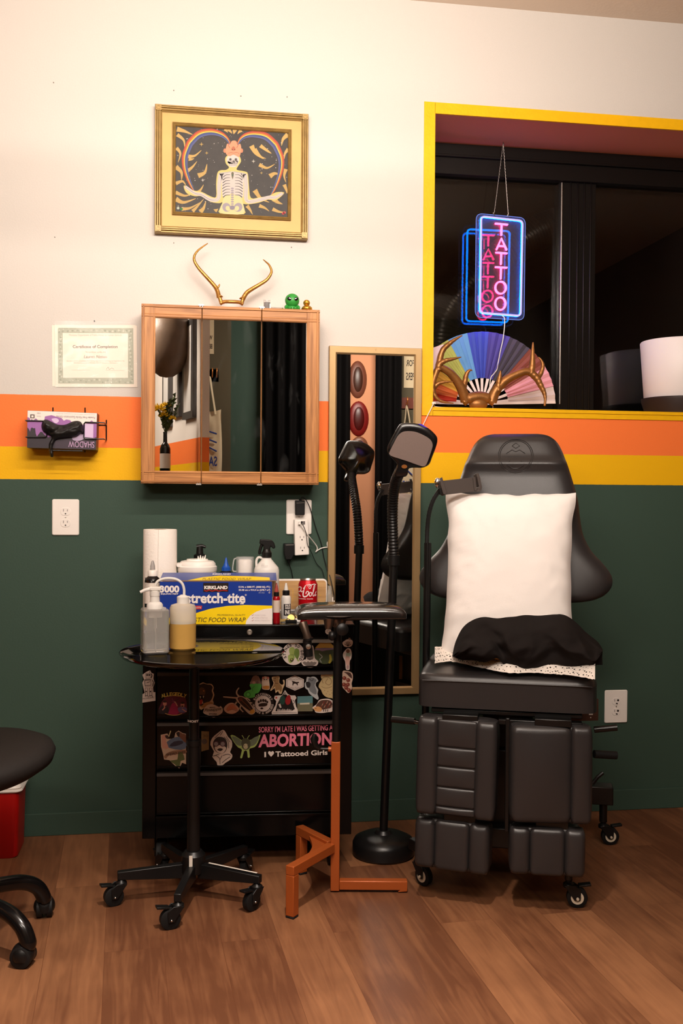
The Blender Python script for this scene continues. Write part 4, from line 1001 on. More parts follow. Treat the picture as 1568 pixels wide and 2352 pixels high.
def f(b):
    b.flat(DP, KB([(1065, 592), (1225, 592), (1222, 860), (1190, 882), (1130, 870), (1085, 830), (1065, 780), (1035, 745), (1045, 700), (1075, 650)]), S0, ink(196, 174, 128), 2)
    br = ink(120, 96, 62); b.line(DP, KB([(1090, 700), (1080, 640), (1130, 620), (1180, 640), (1195, 690), (1160, 720), (1120, 690), (1150, 640)]), 1.0, S0 * 1.6, br, 4); b.line(DP, KB([(1070, 740), (1130, 760), (1200, 740)]), .9, S0 * 1.6, br, 4)
    for (x, y) in ((1110, 790), (1150, 800), (1190, 785), (1130, 830), (1175, 840), (1200, 820)): b.disc(DP, KB([(x, y)])[0], .9, S0 * 1.6, br, seg=7)
    b.flat(DP, KB([(1205, 610), (1226, 600), (1226, 650), (1210, 640)]), S0 * 1.7, ink(130, 220, 40))
sticker(drawers[1], f)
def f(b):
    b.flat(DP, KC([(905, 265), (1010, 265), (1080, 268), (1115, 320), (1105, 370), (1125, 430), (1100, 510), (1115, 560), (1040, 610), (960, 635), (902, 635)]), S0, CRM, 2)
    b.flat(DP, KC([(905, 280), (1020, 275), (1075, 282), (1100, 320), (1085, 370), (1105, 430), (1075, 510), (1010, 560), (960, 590), (905, 590)]), S0 * 1.5, ink(40, 30, 26), 2)
    b.flat(DP, KC([(905, 330), (950, 320), (990, 360), (980, 430), (905, 430)]), S0 * 2, ink(92, 66, 44), 2); b.disc(DP, KC([(965, 370)])[0], 1.5, S0 * 2.4, ink(200, 130, 60)); b.flat(DP, KC([(905, 440), (970, 445), (975, 540), (940, 590), (905, 580)]), S0 * 2.2, ink(20, 10, 10), 2); b.flat(DP, KC([(905, 510), (945, 500), (950, 550), (925, 575), (905, 570)]), S0 * 2.6, ink(170, 56, 44), 2)
    for (x, y, s) in ((962, 445, 1), (915, 450, 1), (950, 560, -1)): b.flat(DP, KC([(x - 9, y), (x + 9, y), (x, y + 38 * s)]), S0 * 2.9, ink(220, 206, 180))
    b.flat(DP, KC([(905, 600), (960, 560), (1060, 530), (1110, 560), (1040, 600), (960, 625)]), S0 * 1.8, ink(170, 132, 88), 2)
sticker(drawers[1], f)
def f(b):
    b.flat(DP, KC([(1010, 590), (1100, 570), (1190, 610), (1220, 600), (1250, 640), (1240, 700), (1170, 745), (1110, 768), (1040, 740), (970, 710), (960, 670)]), S0 * 2, W_, 3)
    d = ink(60, 52, 48); b.ptext(DP, 'MAD', KC([(1055, 632), (1140, 625), (1140, 608), (1055, 612)]), d, S0 * 3, bold=.02); b.ptext(DP, 'Pineapple', KC([(975, 700), (1235, 672), (1225, 610), (975, 640)]), d, S0 * 3, bold=.01, shear=.3); b.ptext(DP, 'STORE', KC([(1045, 728), (1160, 728), (1160, 706), (1045, 706)]), d, S0 * 3, bold=.03)
sticker(drawers[1], f)
def f(b):
    b.flat(DP, KC([(1265, 640), (1320, 570), (1390, 548), (1440, 575), (1498, 640), (1460, 690), (1390, 716), (1310, 700)]), S0, ink(222, 186, 166), 4); b.flat(DP, KC([(1300, 650), (1340, 590), (1390, 566), (1430, 590), (1470, 650), (1400, 640), (1340, 670)]), S0 * 1.6, ink(206, 134, 106), 4); b.line(DP, KC([(1320, 675), (1390, 650), (1460, 672)]), 1.2, S0 * 2, ink(176, 100, 80), 4)
sticker(drawers[1], f)
def f(b):
    cr = ink(196, 178, 160)
    for pts in ([(55, 870), (20, 830), (22, 790), (48, 755)], [(60, 880), (0, 880), (-95, 872), (-150, 868)], [(60, 900), (140, 885), (185, 915)], [(180, 940), (215, 945)], [(80, 960), (60, 1010), (100, 1055)], [(20, 930), (-30, 1010), (40, 1040)]): b.line(DP, KB(pts), 3.0, S0, cr, 4, (1.3, .8))
    b.flat(DP, KB([(10, 880), (60, 855), (120, 875), (185, 945), (245, 1030), (235, 1075), (180, 1085), (110, 1020), (60, 960), (20, 920)]), S0 * 1.5, cr, 3)
    b.flat(DP, KB([(30, 885), (70, 868), (120, 890), (180, 955), (220, 1020), (190, 1045), (120, 1000), (60, 945)]), S0 * 2, ink(48, 28, 20), 3); b.flat(DP, KB([(40, 890), (75, 878), (95, 900), (60, 920)]), S0 * 2.4, ink(110, 48, 34), 2); b.line(DP, KB([(80, 910), (140, 965), (195, 1025)]), 1.0, S0 * 2.6, ink(150, 96, 56)); b.flat(DP, KB([(190, 1035), (230, 1020), (240, 1060), (205, 1080), (180, 1065)]), S0 * 2.4, ink(206, 150, 60), 3)
sticker(drawers[1], f)
def f(b):
    c = KB([(345, 952)])[0]; b.disc(DP, c, 25.5, S0, BK, seg=40); b.disc(DP, c, 18.2, S0 * 1.6, W_, seg=36)
    for (x, y, r) in ((292, 930, 3.0), (318, 915, 3.2), (348, 912, 3.3), (376, 916, 3.2), (398, 932, 2.8)): b.disc(DP, KB([(x, y)])[0], r * .8, S0 * 2.2, ink(42, 24, 20), ry=r * 1.1)
    b.flat(DP, KB([(290, 962), (330, 945), (390, 945), (398, 970), (370, 985), (330, 988), (295, 985)]), S0 * 2.2, ink(42, 24, 20), 3); b.disc(DP, KB([(330, 1010)])[0], 3.4, S0 * 2.2, ink(42, 24, 20), ry=2.2)
    ctext(b, DP, 'BACKCOUNTRY', c, 21.8, -62, 62, 5.4, W_, S0 * 2.4); ctext(b, DP, 'HUNTERS & ANGLERS', c, 21.8, 262, 98, 5.0, W_, S0 * 2.4, inside=True)
sticker(drawers[1], f)
def f(b):
    b.flat(DP, KB([(618, 782), (650, 830), (690, 850), (745, 850), (760, 880), (740, 910), (755, 990), (776, 1030), (776, 1078), (455, 1086), (452, 1060), (500, 970), (510, 920), (482, 890), (490, 855), (540, 850), (580, 850)]), S0, W_, 1)
    b.flat(DP, KB([(618, 805), (640, 845), (700, 900), (740, 1020), (700, 1042), (500, 1046), (520, 960), (560, 880)]), S0 * 1.6, ink(24, 20, 20)); b.flat(DP, KB([(555, 880), (590, 850), (620, 880), (605, 960), (560, 950)]), S0 * 2, ink(30, 70, 60), 2); b.flat(DP, KB([(635, 870), (670, 840), (690, 880), (680, 950), (640, 965), (620, 920)]), S0 * 2, ink(150, 30, 34), 2)
    b.flat(DP, KB([(604, 840), (634, 840), (618, 815)]), S0 * 2.2, W_); b.disc(DP, KB([(619, 834)])[0], 1.0, S0 * 2.6, BK); b.flat(DP, KB([(535, 960), (560, 950), (575, 1000), (555, 1005)]), S0 * 2.2, W_)
    for i in range(9): b.flat(DP, KB([(520 + i * 20, 1040), (532 + i * 20, 1010 + (i % 3) * 6), (540 + i * 20, 1040)]), S0 * 2.2, W_)
    b.line(DP, KB([(470, 1068), (765, 1060)]), 1.0, S0 * 2, ink(110, 100, 96)); b.disc(DP, KB([(510, 878)])[0], 2.2, S0 * 2, ink(190, 80, 70))
    b.line(DP, KB([(715, 905), (735, 930), (718, 960)]), 1.2, S0 * 2, BK, 3)
sticker(drawers[1], f)
def f(b):
    b.flat(DP, KB([(772, 862), (962, 855), (962, 945), (770, 950)]), S0, ink(86, 128, 132)); b.flat(DP, KB([(770, 950), (962, 945), (962, 1046), (772, 1048)]), S0, ink(106, 102, 78)); b.flat(DP, KB([(802, 944), (922, 938), (922, 960), (802, 964)]), S0 * 1.6, ink(196, 190, 170))
sticker(drawers[1], f)
def f(b):
    b.flat(DP, KB([(958, 1000), (1010, 960), (1040, 910), (1100, 892), (1170, 895), (1218, 930), (1218, 990), (1200, 1050), (1150, 1058), (1080, 1068), (1000, 1060), (985, 1030)]), S0, W_, 3)
    b.flat(DP, KB([(1000, 985), (1050, 920), (1110, 905), (1170, 912), (1205, 950), (1195, 1000), (1120, 1020), (1050, 1025)]), S0 * 1.6, ink(84, 56, 46), 3); b.flat(DP, KB([(970, 1005), (1030, 985), (1075, 1015), (1060, 1050), (1000, 1045)]), S0 * 2, ink(206, 150, 96), 3)
    for i in range(10): b.line(DP, KB([(1060 + i * 14, 1000 - (i % 3) * 22), (1078 + i * 14, 970 - (i % 3) * 24)]), 1.5, S0 * 2.4, ink(190, 150, 130) if i % 2 else ink(140, 50, 44))
    for x in (1100, 1125, 1150): b.line(DP, KB([(x, 1022), (x - 4, 1050)]), 1.8, S0 * 2, ink(60, 44, 40))
    b.disc(DP, KB([(1000, 1010)])[0], 1.0, S0 * 2.6, BK)
sticker(drawers[1], f)
def f(b):
    ma = ink(92, 26, 48); b.flat(DP, KC([(385, 470), (500, 435), (600, 440), (690, 470), (715, 640), (700, 690), (640, 720), (500, 742), (380, 715), (290, 690), (310, 590)]), S0, ma, 2)
    b.flat(DP, KC([(500, 520), (540, 520), (600, 690), (560, 735), (430, 715)]), S0 * 1.6, ink(150, 22, 70)); b.flat(DP, KC([(300, 640), (360, 590), (430, 610), (430, 710), (290, 710)]), S0 * 2, ink(34, 28, 36), 2); b.flat(DP, KC([(590, 620), (650, 600), (715, 640), (690, 690), (600, 690), (575, 640)]), S0 * 2, ink(92, 80, 116), 2)
    sk = ink(196, 132, 112)
    for (x, y, r) in ((382, 560, 4.4), (648, 580, 4.6)): b.disc(DP, KC([(x, y)])[0], r, S0 * 2.4, sk, ry=r * 1.25); b.disc(DP, KC([(x, y - 30)])[0], r * 1.02, S0 * 2.6, ink(40, 24, 22), ry=r * .55)
    b.disc(DP, KC([(645, 600)])[0], 2.6, S0 * 2.8, ink(40, 24, 22), ry=1.6); b.line(DP, KC([(345, 660), (380, 620), (370, 600)]), 2.6, S0 * 2.6, sk, 3); b.line(DP, KC([(570, 600), (545, 550), (525, 530)]), 2.4, S0 * 2.6, sk, 3); b.line(DP, KC([(640, 640), (690, 675), (710, 680)]), 2.2, S0 * 2.6, sk, 3)
    b.line(DP, KC([(400, 620), (480, 560), (600, 480)]), 1.6, S0 * 2.2, ink(60, 30, 44)); b.line(DP, KC([(530, 560), (500, 500), (490, 480)]), 1.6, S0 * 2.2, ink(120, 60, 84))
    ctext(b, DP, 'ALLEGEDLY', (320 + 515 * .15306, 1530 + 1000 * .15306), 89, -16.5, 17, 8.6, ink(206, 190, 92), S0 * 3, w=6.6)
    b.line(DP, KC([(385, 705), (450, 728), (520, 735), (590, 728), (640, 705)]), 1.3, S0 * 3, ink(200, 150, 80), 4)
sticker(drawers[1], f)
# --- drawer 3
def f(b):
    b.flat(DP, KC([(320, 1030), (420, 1010), (440, 1040), (430, 1090), (520, 1090), (540, 1000), (590, 968), (650, 1005), (698, 1015), (700, 1470), (640, 1450), (600, 1535), (530, 1490), (450, 1410), (370, 1400), (360, 1340), (325, 1200)]), S0, ink(204, 176, 150), 1)
    b.flat(DP, KC([(420, 1130), (500, 1080), (600, 1060), (695, 1130), (690, 1240), (540, 1250), (400, 1200)]), S0 * 1.6, ink(96, 110, 132), 2); b.flat(DP, KC([(450, 1200), (520, 1130), (640, 1120), (650, 1160), (540, 1200)]), S0 * 2, ink(52, 50, 66), 2)
    b.flat(DP, KC([(340, 1040), (400, 1030), (400, 1120), (440, 1230), (350, 1230), (335, 1120)]), S0 * 2, ink(206, 150, 130), 2); b.flat(DP, KC([(385, 1040), (430, 1040), (440, 1090), (400, 1080)]), S0 * 2.4, ink(60, 40, 36), 2)
    b.flat(DP, KC([(550, 1010), (590, 980), (650, 1015), (695, 1030), (695, 1150), (640, 1100), (590, 1050)]), S0 * 2, ink(120, 76, 56), 2); b.flat(DP, KC([(560, 1000), (600, 985), (600, 1060), (565, 1040)]), S0 * 2.4, ink(40, 32, 30), 2)
    b.flat(DP, KC([(370, 1350), (440, 1290), (560, 1260), (698, 1255), (698, 1310), (560, 1320), (440, 1340), (400, 1390)]), S0 * 2.4, ink(150, 110, 84), 2); b.ptext(DP, 'WEIRD EYES', KC([(400, 1350), (690, 1300), (690, 1268), (400, 1310)]), ink(60, 40, 34), S0 * 3, bold=.02)
    b.flat(DP, KC([(580, 1310), (640, 1290), (680, 1400), (620, 1420), (600, 1520), (530, 1470), (460, 1415), (570, 1400)]), S0 * 2.6, ink(96, 104, 60), 2); b.line(DP, KC([(440, 1060), (460, 1000), (470, 970)]), 2.2, S0 * 2, ink(206, 190, 140), 3)
sticker(drawers[2], f)
def f(b): b.flat(DP, KC([(930, 975), (1044, 980), (1042, 1250), (930, 1280)]), S0, ink(120, 92, 52)); b.disc(DP, KC([(975, 1130)])[0], 6, S0 * 1.6, ink(84, 70, 60)); b.ptext(DP, '30', KC([(950, 1065), (1030, 1065), (1030, 1025), (950, 1025)]), ink(80, 60, 36), S0 * 2)
sticker(drawers[2], f)
def f(b):
    b.flat(DP, KC([(1250, 955), (1290, 985), (1330, 1060), (1385, 1120), (1390, 1210), (1360, 1290), (1392, 1330), (1380, 1390), (1290, 1450), (1240, 1490), (1170, 1485), (1160, 1440), (1095, 1360), (1120, 1280), (1065, 1180), (1090, 1080), (1180, 1000)]), S0, ink(206, 184, 168), 2)
    ln = ink(70, 58, 54); b.flat(DP, KC([(1110, 1130), (1160, 1070), (1220, 1060), (1290, 1090), (1320, 1180), (1290, 1280), (1215, 1315), (1140, 1270), (1105, 1200)]), S0 * 1.6, ink(44, 36, 36), 3); b.flat(DP, KC([(1130, 1210), (1180, 1190), (1220, 1185), (1300, 1220), (1270, 1290), (1215, 1312), (1150, 1270)]), S0 * 2, ink(206, 184, 168), 3)
    for x in (1150, 1250): b.disc(DP, KC([(x, 1165)])[0], 6.4, S0 * 2.4, ink(84, 44, 54)); b.disc(DP, KC([(x, 1165)])[0], 4.6, S0 * 2.8, ink(140, 128, 126))
    b.flat(DP, KC([(1165, 1250), (1210, 1230), (1255, 1245), (1215, 1275)]), S0 * 2.8, ink(40, 30, 30), 2)
    for pts in ([(1130, 1080), (1190, 1020), (1230, 980)], [(1210, 1040), (1240, 1000), (1250, 970)], [(1270, 1060), (1330, 1130), (1340, 1230)], [(1300, 1050), (1360, 1140)], [(1150, 1340), (1200, 1380), (1210, 1470)], [(1240, 1340), (1210, 1400)], [(1250, 1340), (1330, 1320), (1370, 1340)], [(1110, 1350), (1160, 1330), (1200, 1330)], [(1240, 1450), (1300, 1400), (1360, 1360)]): b.line(DP, KC(pts), 1.3, S0 * 2.2, ln, 4)
sticker(drawers[2], f)
def f(b):
    gn = ink(150, 168, 92); wing = ink(96, 104, 80)
    b.flat(DP, KA([(660, 692), (690, 692), (740, 725), (770, 720), (800, 722), (860, 690), (868, 690), (850, 740), (830, 770), (800, 780), (790, 790), (795, 840), (780, 842), (775, 800), (755, 800), (742, 846), (728, 842), (740, 790), (715, 775), (690, 745)]), S0, gn, 2)
    b.flat(DP, KA([(670, 698), (700, 703), (740, 732), (735, 762), (705, 755), (685, 728)]), S0 * 1.6, wing, 2); b.flat(DP, KA([(860, 695), (825, 705), (795, 730), (795, 765), (825, 758), (845, 735)]), S0 * 1.6, wing, 2); b.flat(DP, KA([(740, 720), (770, 710), (795, 725), (798, 770), (770, 792), (740, 775)]), S0 * 2, ink(66, 66, 46), 2); b.disc(DP, KA([(766, 766)])[0], 5.2, S0 * 2.4, ink(176, 164, 128), ry=6.4)
    for x in (755, 777): b.line(DP, KA([(x, 715), (x + (-8 if x < 766 else 8), 698), (x + (-16 if x < 766 else 16), 690)]), 1.4, S0 * 2, gn, 3); b.disc(DP, KA([(x + 3, 762)])[0], .9, S0 * 2.8, BK)
    b.line(DP, KA([(760, 777), (772, 777)]), .7, S0 * 2.8, ink(90, 50, 44))
sticker(drawers[2], f)
pink = ink(216, 116, 138)
def f(b): b.ptext(DP, "SORRY I'M LATE I WAS GETTING A", KD([(222, 278), (1332, 244), (1332, 156), (222, 190)]), pink, S0, bold=.016); b.ptext(DP, 'ABORTION', KD([(215, 504), (1318, 464), (1320, 272), (225, 305)]), pink, S0, bold=.035)
sticker(drawers[2], f)
def f(b):
    b.ptext(DP, 'I', KD([(306, 648), (332, 646), (332, 566), (306, 568)]), W_, S0, bold=.03); b.ptext(DP, 'Tattooed Girls', KD([(472, 642), (1255, 612), (1255, 538), (472, 560)]), W_, S0, bold=.025)
    h = [(0, 1), (-.25, .7), (-.8, .1), (-1, -.35), (-.85, -.8), (-.5, -.95), (-.15, -.8), (0, -.5), (.15, -.8), (.5, -.95), (.85, -.8), (1, -.35), (.8, .1), (.25, .7)]
    b.flat(DP, KD([(407 + 46 * x, 598 + 44 * y) for x, y in h]), S0, W_)
sticker(drawers[2], f)
# --- stickers on the uprights
def f(b):
    b.flat(DP, KC([(45, 130), (100, 90), (160, 60), (180, 100), (215, 115), (210, 190), (230, 250), (205, 320), (210, 390), (240, 390), (242, 518), (45, 548), (48, 420), (80, 400), (60, 320), (45, 250), (70, 200)]), S0, W_, 1)
    ln = ink(56, 50, 48)
    def L(p, w=1.0): b.line(DP, KC(p), w, S0 * 1.8, ln)
    L([(95, 110), (170, 105), (175, 175), (100, 185), (95, 110)]); L([(80, 212), (170, 206), (176, 285), (85, 292), (80, 212)], 1.6); L([(112, 255), (130, 235), (140, 250), (152, 225)], 1.4); L([(75, 200), (195, 195), (200, 300), (90, 312), (75, 200)], .8)
    for x in (85, 150): L([(x, 330), (x + 40, 328), (x + 36, 440), (x + 6, 445), (x, 330)]); b.disc(DP, KC([(x + 18, 380)])[0], 1.8, S0 * 2, ln, seg=8); L([(x - 4, 450), (x + 40, 440), (x + 50, 465)], 1.6)
    for x in (118, 150): b.disc(DP, KC([(x, 132)])[0], 2.3, S0 * 2, ln, seg=10)
    L([(195, 210), (215, 240), (200, 300)], 2.0); L([(180, 110), (190, 140), (175, 180)], 2.4); L([(155, 62), (150, 100)], 1.0); b.ptext(DP, 'MECHANISMS', KC([(50, 500), (215, 478), (215, 460), (50, 480)]), ln, S0 * 2)
sticker(chest, f)
def f(b):
    b.flat(DP, KB([(1330, 195), (1360, 170), (1395, 150), (1450, 165), (1460, 200), (1440, 240), (1400, 250), (1350, 240)]), S0, W_, 2)
    for a in (-60, -30, 0, 30, 60): b.line(DP, KB([(1398, 240), (1398 + 48 * sin(radians(a)), 240 - 62 * cos(radians(a)))]), 1.2, S0 * 1.8, ink(60, 52, 48))
    b.line(DP, KB([(1425, 165), (1420, 130), (1455, 110), (1450, 70), (1425, 60)]), 4.2, S0, W_, 4); b.line(DP, KB([(1425, 160), (1425, 130), (1452, 105), (1446, 75)]), 1.4, S0 * 1.8, ink(90, 70, 56), 4)
sticker(chest, f)
def f(b):
    b.flat(DP, KB([(1395, 265), (1430, 275), (1446, 330), (1440, 390), (1420, 430), (1420, 520), (1400, 535), (1372, 520), (1365, 430), (1340, 378), (1338, 330), (1365, 290)]), S0, W_, 3); b.flat(DP, KB([(1380, 320), (1425, 320), (1430, 360), (1380, 370)]), S0 * 1.6, ink(150, 170, 150), 3); b.flat(DP, KB([(1368, 370), (1420, 370), (1415, 470), (1378, 470)]), S0 * 1.6, ink(200, 160, 146), 3); b.disc(DP, KB([(1398, 300)])[0], 4.4, S0 * 1.8, ink(110, 76, 60)); b.flat(DP, KB([(1382, 480), (1412, 480), (1405, 520), (1385, 518)]), S0 * 1.8, ink(176, 140, 140), 2)
sticker(chest, f)
def f(b):
    b.flat(DP, KB([(1335, 550), (1380, 545), (1450, 570), (1460, 640), (1445, 700), (1450, 750), (1430, 800), (1400, 820), (1360, 780), (1330, 740), (1330, 640)]), S0, ink(196, 170, 150), 3); b.flat(DP, KB([(1350, 560), (1430, 570), (1452, 640), (1420, 620), (1380, 580)]), S0 * 1.6, ink(70, 44, 36), 3)
    for (x, y) in ((1355, 635), (1402, 660), (1350, 715), (1398, 715), (1378, 755), (1412, 785)): b.disc(DP, KB([(x, y)])[0], 4.6, S0 * 1.8, ink(112, 48, 38)); b.disc(DP, KB([(x - 6, y - 6)])[0], 1.4, S0 * 2.2, ink(180, 120, 100))
sticker(chest, f)
def f(b): b.disc(DP, KB([(1153, 52)])[0], 7.2, S0 + .0065, ink(196, 182, 170), seg=9); b.line(DP, KB([(1135, 55), (1150, 35), (1170, 50), (1155, 68), (1145, 55)]), .8, S0 * 1.8 + .0065, ink(96, 80, 70), 4)
sticker(chest, f)
# ================================================================== things standing on the tool chest
T = DTOP
def spot(px, y): return at(px, 1400, y).x
# paper towel roll
x, y = spot(367, -.215), -.215
t = thing('paper_towel_roll', 'tall white paper towel roll standing at the back corner of the tool chest', 'paper towel', (x, y, T))
R = .0535; Hh = .285
M_paper = mat('tissue_paper', (238, 230, 222), 0.85, spec=0.1, bump=0.6, bscale=160)
b = B(M_paper); b.lathe([(.019, 0), (R, 0), (R + .0005, .003), (R, Hh - .003), (R - .001, Hh), (.019, Hh), (.019, 0)], (x, y, T), 40); b.tube([(x - .006, y - R - .0005, T), (x - .004, y - R - .0008, T + Hh)], .0012, 6); b.obj('sheets', t, smooth=40)
b = B(ink(160, 120, 90)); b.lathe([(.019, .001), (.019, Hh + .0003), (.0178, Hh + .0003), (.0178, .001)], (x, y, T), 24); b.obj('core', t, label='brown cardboard core')

# black ink bottle with a white label, before the towel roll
x, y = spot(350, -.36), -.36
t = thing('ink_bottle', 'black tattoo ink bottle with white label and clear pointed cap before the paper towels', 'bottle', (x, y, T))
r = .0238
b = B(mat('black_ink_bottle', (16, 12, 14), 0.18)); b.lathe([(r - .002, 0), (r, .003), (r, .132), (r - .003, .139), (.015, .144), (.013, .148), (0, .148)], (x, y, T), 32); bo = b.obj('bottle', t)
b = B(ink(226, 216, 206)); b.lathe([(r + .0004, .062), (r + .0004, .126)], (x, y, T), 40); la = b.obj('label_band', bo, label='white paper label')
P0 = Plane((x, y - r - .0006, T), (0, -1, 0))
b = B(ink(30, 24, 24)); b.ptext(P0, 'NAMIC', [(333, 1333), (350, 1334), (352, 1325), (333, 1326)], off=.0002, bold=.03); b.obj('lettering', la, smooth=0)
b = B(ink(150, 140, 134)); b.ptext(P0, 'Tattoo', [(334, 1342), (343, 1342), (343, 1338), (334, 1338)], off=.0002); b.ptext(P0, 'Black', [(334, 1348), (343, 1348), (343, 1345), (334, 1345)], off=.0002); b.obj('small_print', la, smooth=0)
b = B(M_white); b.lathe([(.0145, .146), (.0145, .160), (.0125, .163), (.007, .165)], (x, y, T), 28); b.lathe([(.009, .160), (.0075, .166), (0, .166)], (x, y, T), 20); b.obj('cap', t)
b = B(mat('smoke_cap', (190, 186, 184), 0.1, trans=0.6, ior=1.2)); b.lathe([(.0078, .164), (.0074, .176), (.0042, .190), (.0028, .193), (0, .194)], (x, y, T), 20); b.obj('tip', t, label='clear pointed tip')

# white wipes tub
x, y = spot(452.5, -.215), -.215; r = .0625; hh = .189
t = thing('wipes_tub', 'round white wipes tub with a flip lid behind the food wrap box', 'tub', (x, y, T))
b = B(M_white); b.lathe([(r - .004, 0), (r, .004), (r, hh - .046), (r - .001, hh - .044), (r - .001, hh - .040)], (x, y, T), 44); b.obj('body', t)
b = B(M_white); b.lathe([(r, hh - .040), (r + .0012, hh - .036), (r + .0012, hh - .024), (r - .003, hh - .021), (r - .004, hh - .014), (r - .010, hh - .007), (r - .02, hh - .005), (0, hh - .005)], (x, y, T), 44)
b.lathe([(.030, hh - .006), (.028, hh), (0, hh)], (x, y, T), 28, sx=1.2); b.rbox((x - r * .8, y - .01, T + hh - .018), (.032, .04, .012), .004); b.obj('lid', t)
b = B(M_white)
for k in range(4): b.cyl((x + .004 + k * .006, y - .012, T + hh - .004), (x + .002 + k * .008, y - .010, T + hh + .010 + .003 * (k % 2)), .004, .0012, 8)
b.obj('wipe_tip', t, label='crumpled end of a wipe sticking out')

# black pump bottle behind the tub
x, y = spot(458, -.11), -.11
t = thing('pump_bottle', 'black pump bottle standing behind the white wipes tub', 'bottle', (x, y, T))
b = B(M_black); b.lathe([(.030, 0), (.032, .003), (.032, .165), (.026, .178), (.014, .186), (.014, .190), (0, .190)], (x, y, T), 28); b.obj('bottle', t)
b = B(M_black); b.lathe([(.020, .180), (.020, .196), (.012, .200), (.0105, .224), (0, .224)], (x, y, T), 24); b.tube([(x - .010, y, T + .223), (x + .008, y - .002, T + .226), (x + .020, y - .004, T + .222)], [.0075, .0065, .004], 12); b.obj('pump', t)

# dark bottle with a blue twist cap
x, y = spot(518.5, -.19), -.19
t = thing('ink_bottle', 'dark bottle with a blue pointed twist cap standing behind the food wrap box', 'bottle', (x, y, T))
b = B(MATS['black_ink_bottle']); b.lathe([(.022, 0), (.024, .003), (.024, .138), (.021, .144), (.012, .149), (0, .149)], (x, y, T), 28); b.obj('bottle', t)
Mb = mat('blue_cap', (24, 78, 170), 0.35)
b = B(Mb); prof = [(.0135, .146), (.0135, .160), (.0115, .162), (.0095, .165), (.0055, .176), (.0035, .187), (.0015, .192), (0, .1925)]; b.lathe(prof, (x, y, T), 24)
for k in range(12): a = k * pi / 6; b.cyl((x + .0133 * cos(a), y + .0133 * sin(a), T + .147), (x + .0133 * cos(a), y + .0133 * sin(a), T + .159), .0012, seg=6)
b.obj('cap', t, label='blue twist cap')

# clear cup with a white jar inside
x, y = spot(562, -.215), -.215
t = thing('clear_cup', 'clear plastic cup upside down over a white jar beside the spray bottle', 'cup', (x, y, T))
b = B(M_black); b.lathe([(.030, 0), (.030, .140), (0, .140)], (x, y, T), 28); b.obj('base', t, label='dark base under the clear cup')
b = B(M_white); b.lathe([(.020, .140), (.0225, .143), (.0225, .182), (.019, .187), (0, .187)], (x, y, T), 28); b.obj('jar', t)
M_cup = mat('cup_plastic', (240, 240, 240), 0.08, alpha=0.28, spec=0.6)
b = B(M_cup); b.lathe([(.0295, .1405), (.0295, .1945), (.0285, .1955), (0, .1955)], (x, y, T), 32); b.tube(catmull([(x - .028, y, T + .148), (x - .04, y, T + .152), (x - .036, y, T + .186), (x - .028, y, T + .19)], 5, False), .0022, 8); b.obj('cup', t, label='clear plastic cup')

# spray bottle
x, y = spot(611.5, -.26), -.26
M_hdpe = mat('translucent_white_plastic', (232, 228, 222), 0.42, trans=0.12, spec=0.4)
t = thing('spray_bottle', 'white spray bottle with a black trigger head standing by the food wrap box', 'bottle', (x, y, T))
b = B(M_hdpe); b.lathe([(.038, 0), (.0405, .004), (.0405, .155), (.038, .164), (.016, .190), (.0145, .194), (.0145, .200), (0, .200)], (x, y, T), 40, sy=.8)
b.tube(catmull([(x - .014, y, T + .193), (x - .026, y, T + .196), (x - .033, y, T + .186), (x - .033, y, T + .165)], 6, False), .004, 10); bo = b.obj('bottle', t)
b = B(ink(150, 144, 140)); P1 = Plane((x, y - .0345, T + .17), (0, -.62, .78)); b.ptext(P1, 'NINTH ST', [(600, 1297), (607, 1297), (607, 1295), (600, 1295)], off=.001); b.ptext(P1, 'GREEN SOAP', [(599, 1301), (615, 1301), (615, 1299), (599, 1299)], off=.001); b.obj('small_print', bo, smooth=0)
b = B(M_black); b.lathe([(.0165, .196), (.0165, .212), (.0135, .216), (.011, .225), (0, .225)], (x, y, T), 24)
pr = [(-.024, .2405), (-.022, .2545), (-.012, .2555), (.016, .2525), (.024, .243), (.028, .228), (.021, .224), (.0125, .232), (.010, .222), (-.010, .222), (-.012, .236)]
b.prism([(x + u, y - .0085, T + w) for u, w in pr], (0, .017, 0)); hd = b.obj('spray_head', t, bevel=.0025)
b = B(M_black); b.tube(catmull([(x - .015, y, T + .240), (x - .020, y, T + .226), (x - .023, y, T + .212), (x - .021, y, T + .206)], 5, False), [.005] * 14 + [.0035, .0032], 10); b.obj('trigger', hd)

# food wrap box with its lid ajar
WA = radians(-4); wo = DP.px(493, 1433, 0); 
q0, q1 = DP.px(367, 1432.5, -.004), DP.px(624.5, 1433.5, -.004)
Wd = (q1 - q0).length; Wh = DP.px(493, 1336, -.004).z - T; Wdp = .112
wc = (q0 + q1) / 2; wc.z = T
t = thing('food_wrap_box', 'long blue and yellow cling wrap box at the front edge of the tool chest', 'box', wc, DA)
BM = WM[t]; BP = Plane(wc, (sin(DA), -cos(DA), 0))
card = ink(150, 120, 92, .6); blue = ink(14, 50, 140, .4); yel = ink(244, 208, 8, .4); bwh = ink(232, 224, 220, .45)
b = B(card); b.bb((-Wd / 2, 0, 0), (Wd / 2, .003, Wh)); b.bb((-Wd / 2, Wdp - .003, 0), (Wd / 2, Wdp, Wh)); b.bb((-Wd / 2, 0, 0), (Wd / 2, Wdp, .003)); b.bb((-Wd / 2, 0, 0), (-Wd / 2 + .003, Wdp, Wh - .01)); b.bb((Wd / 2 - .003, 0, 0), (Wd / 2, Wdp, Wh - .01)); b.xf(BM); cb = b.obj('carton', t, smooth=0)
KW = crop(300, 1180, 780)
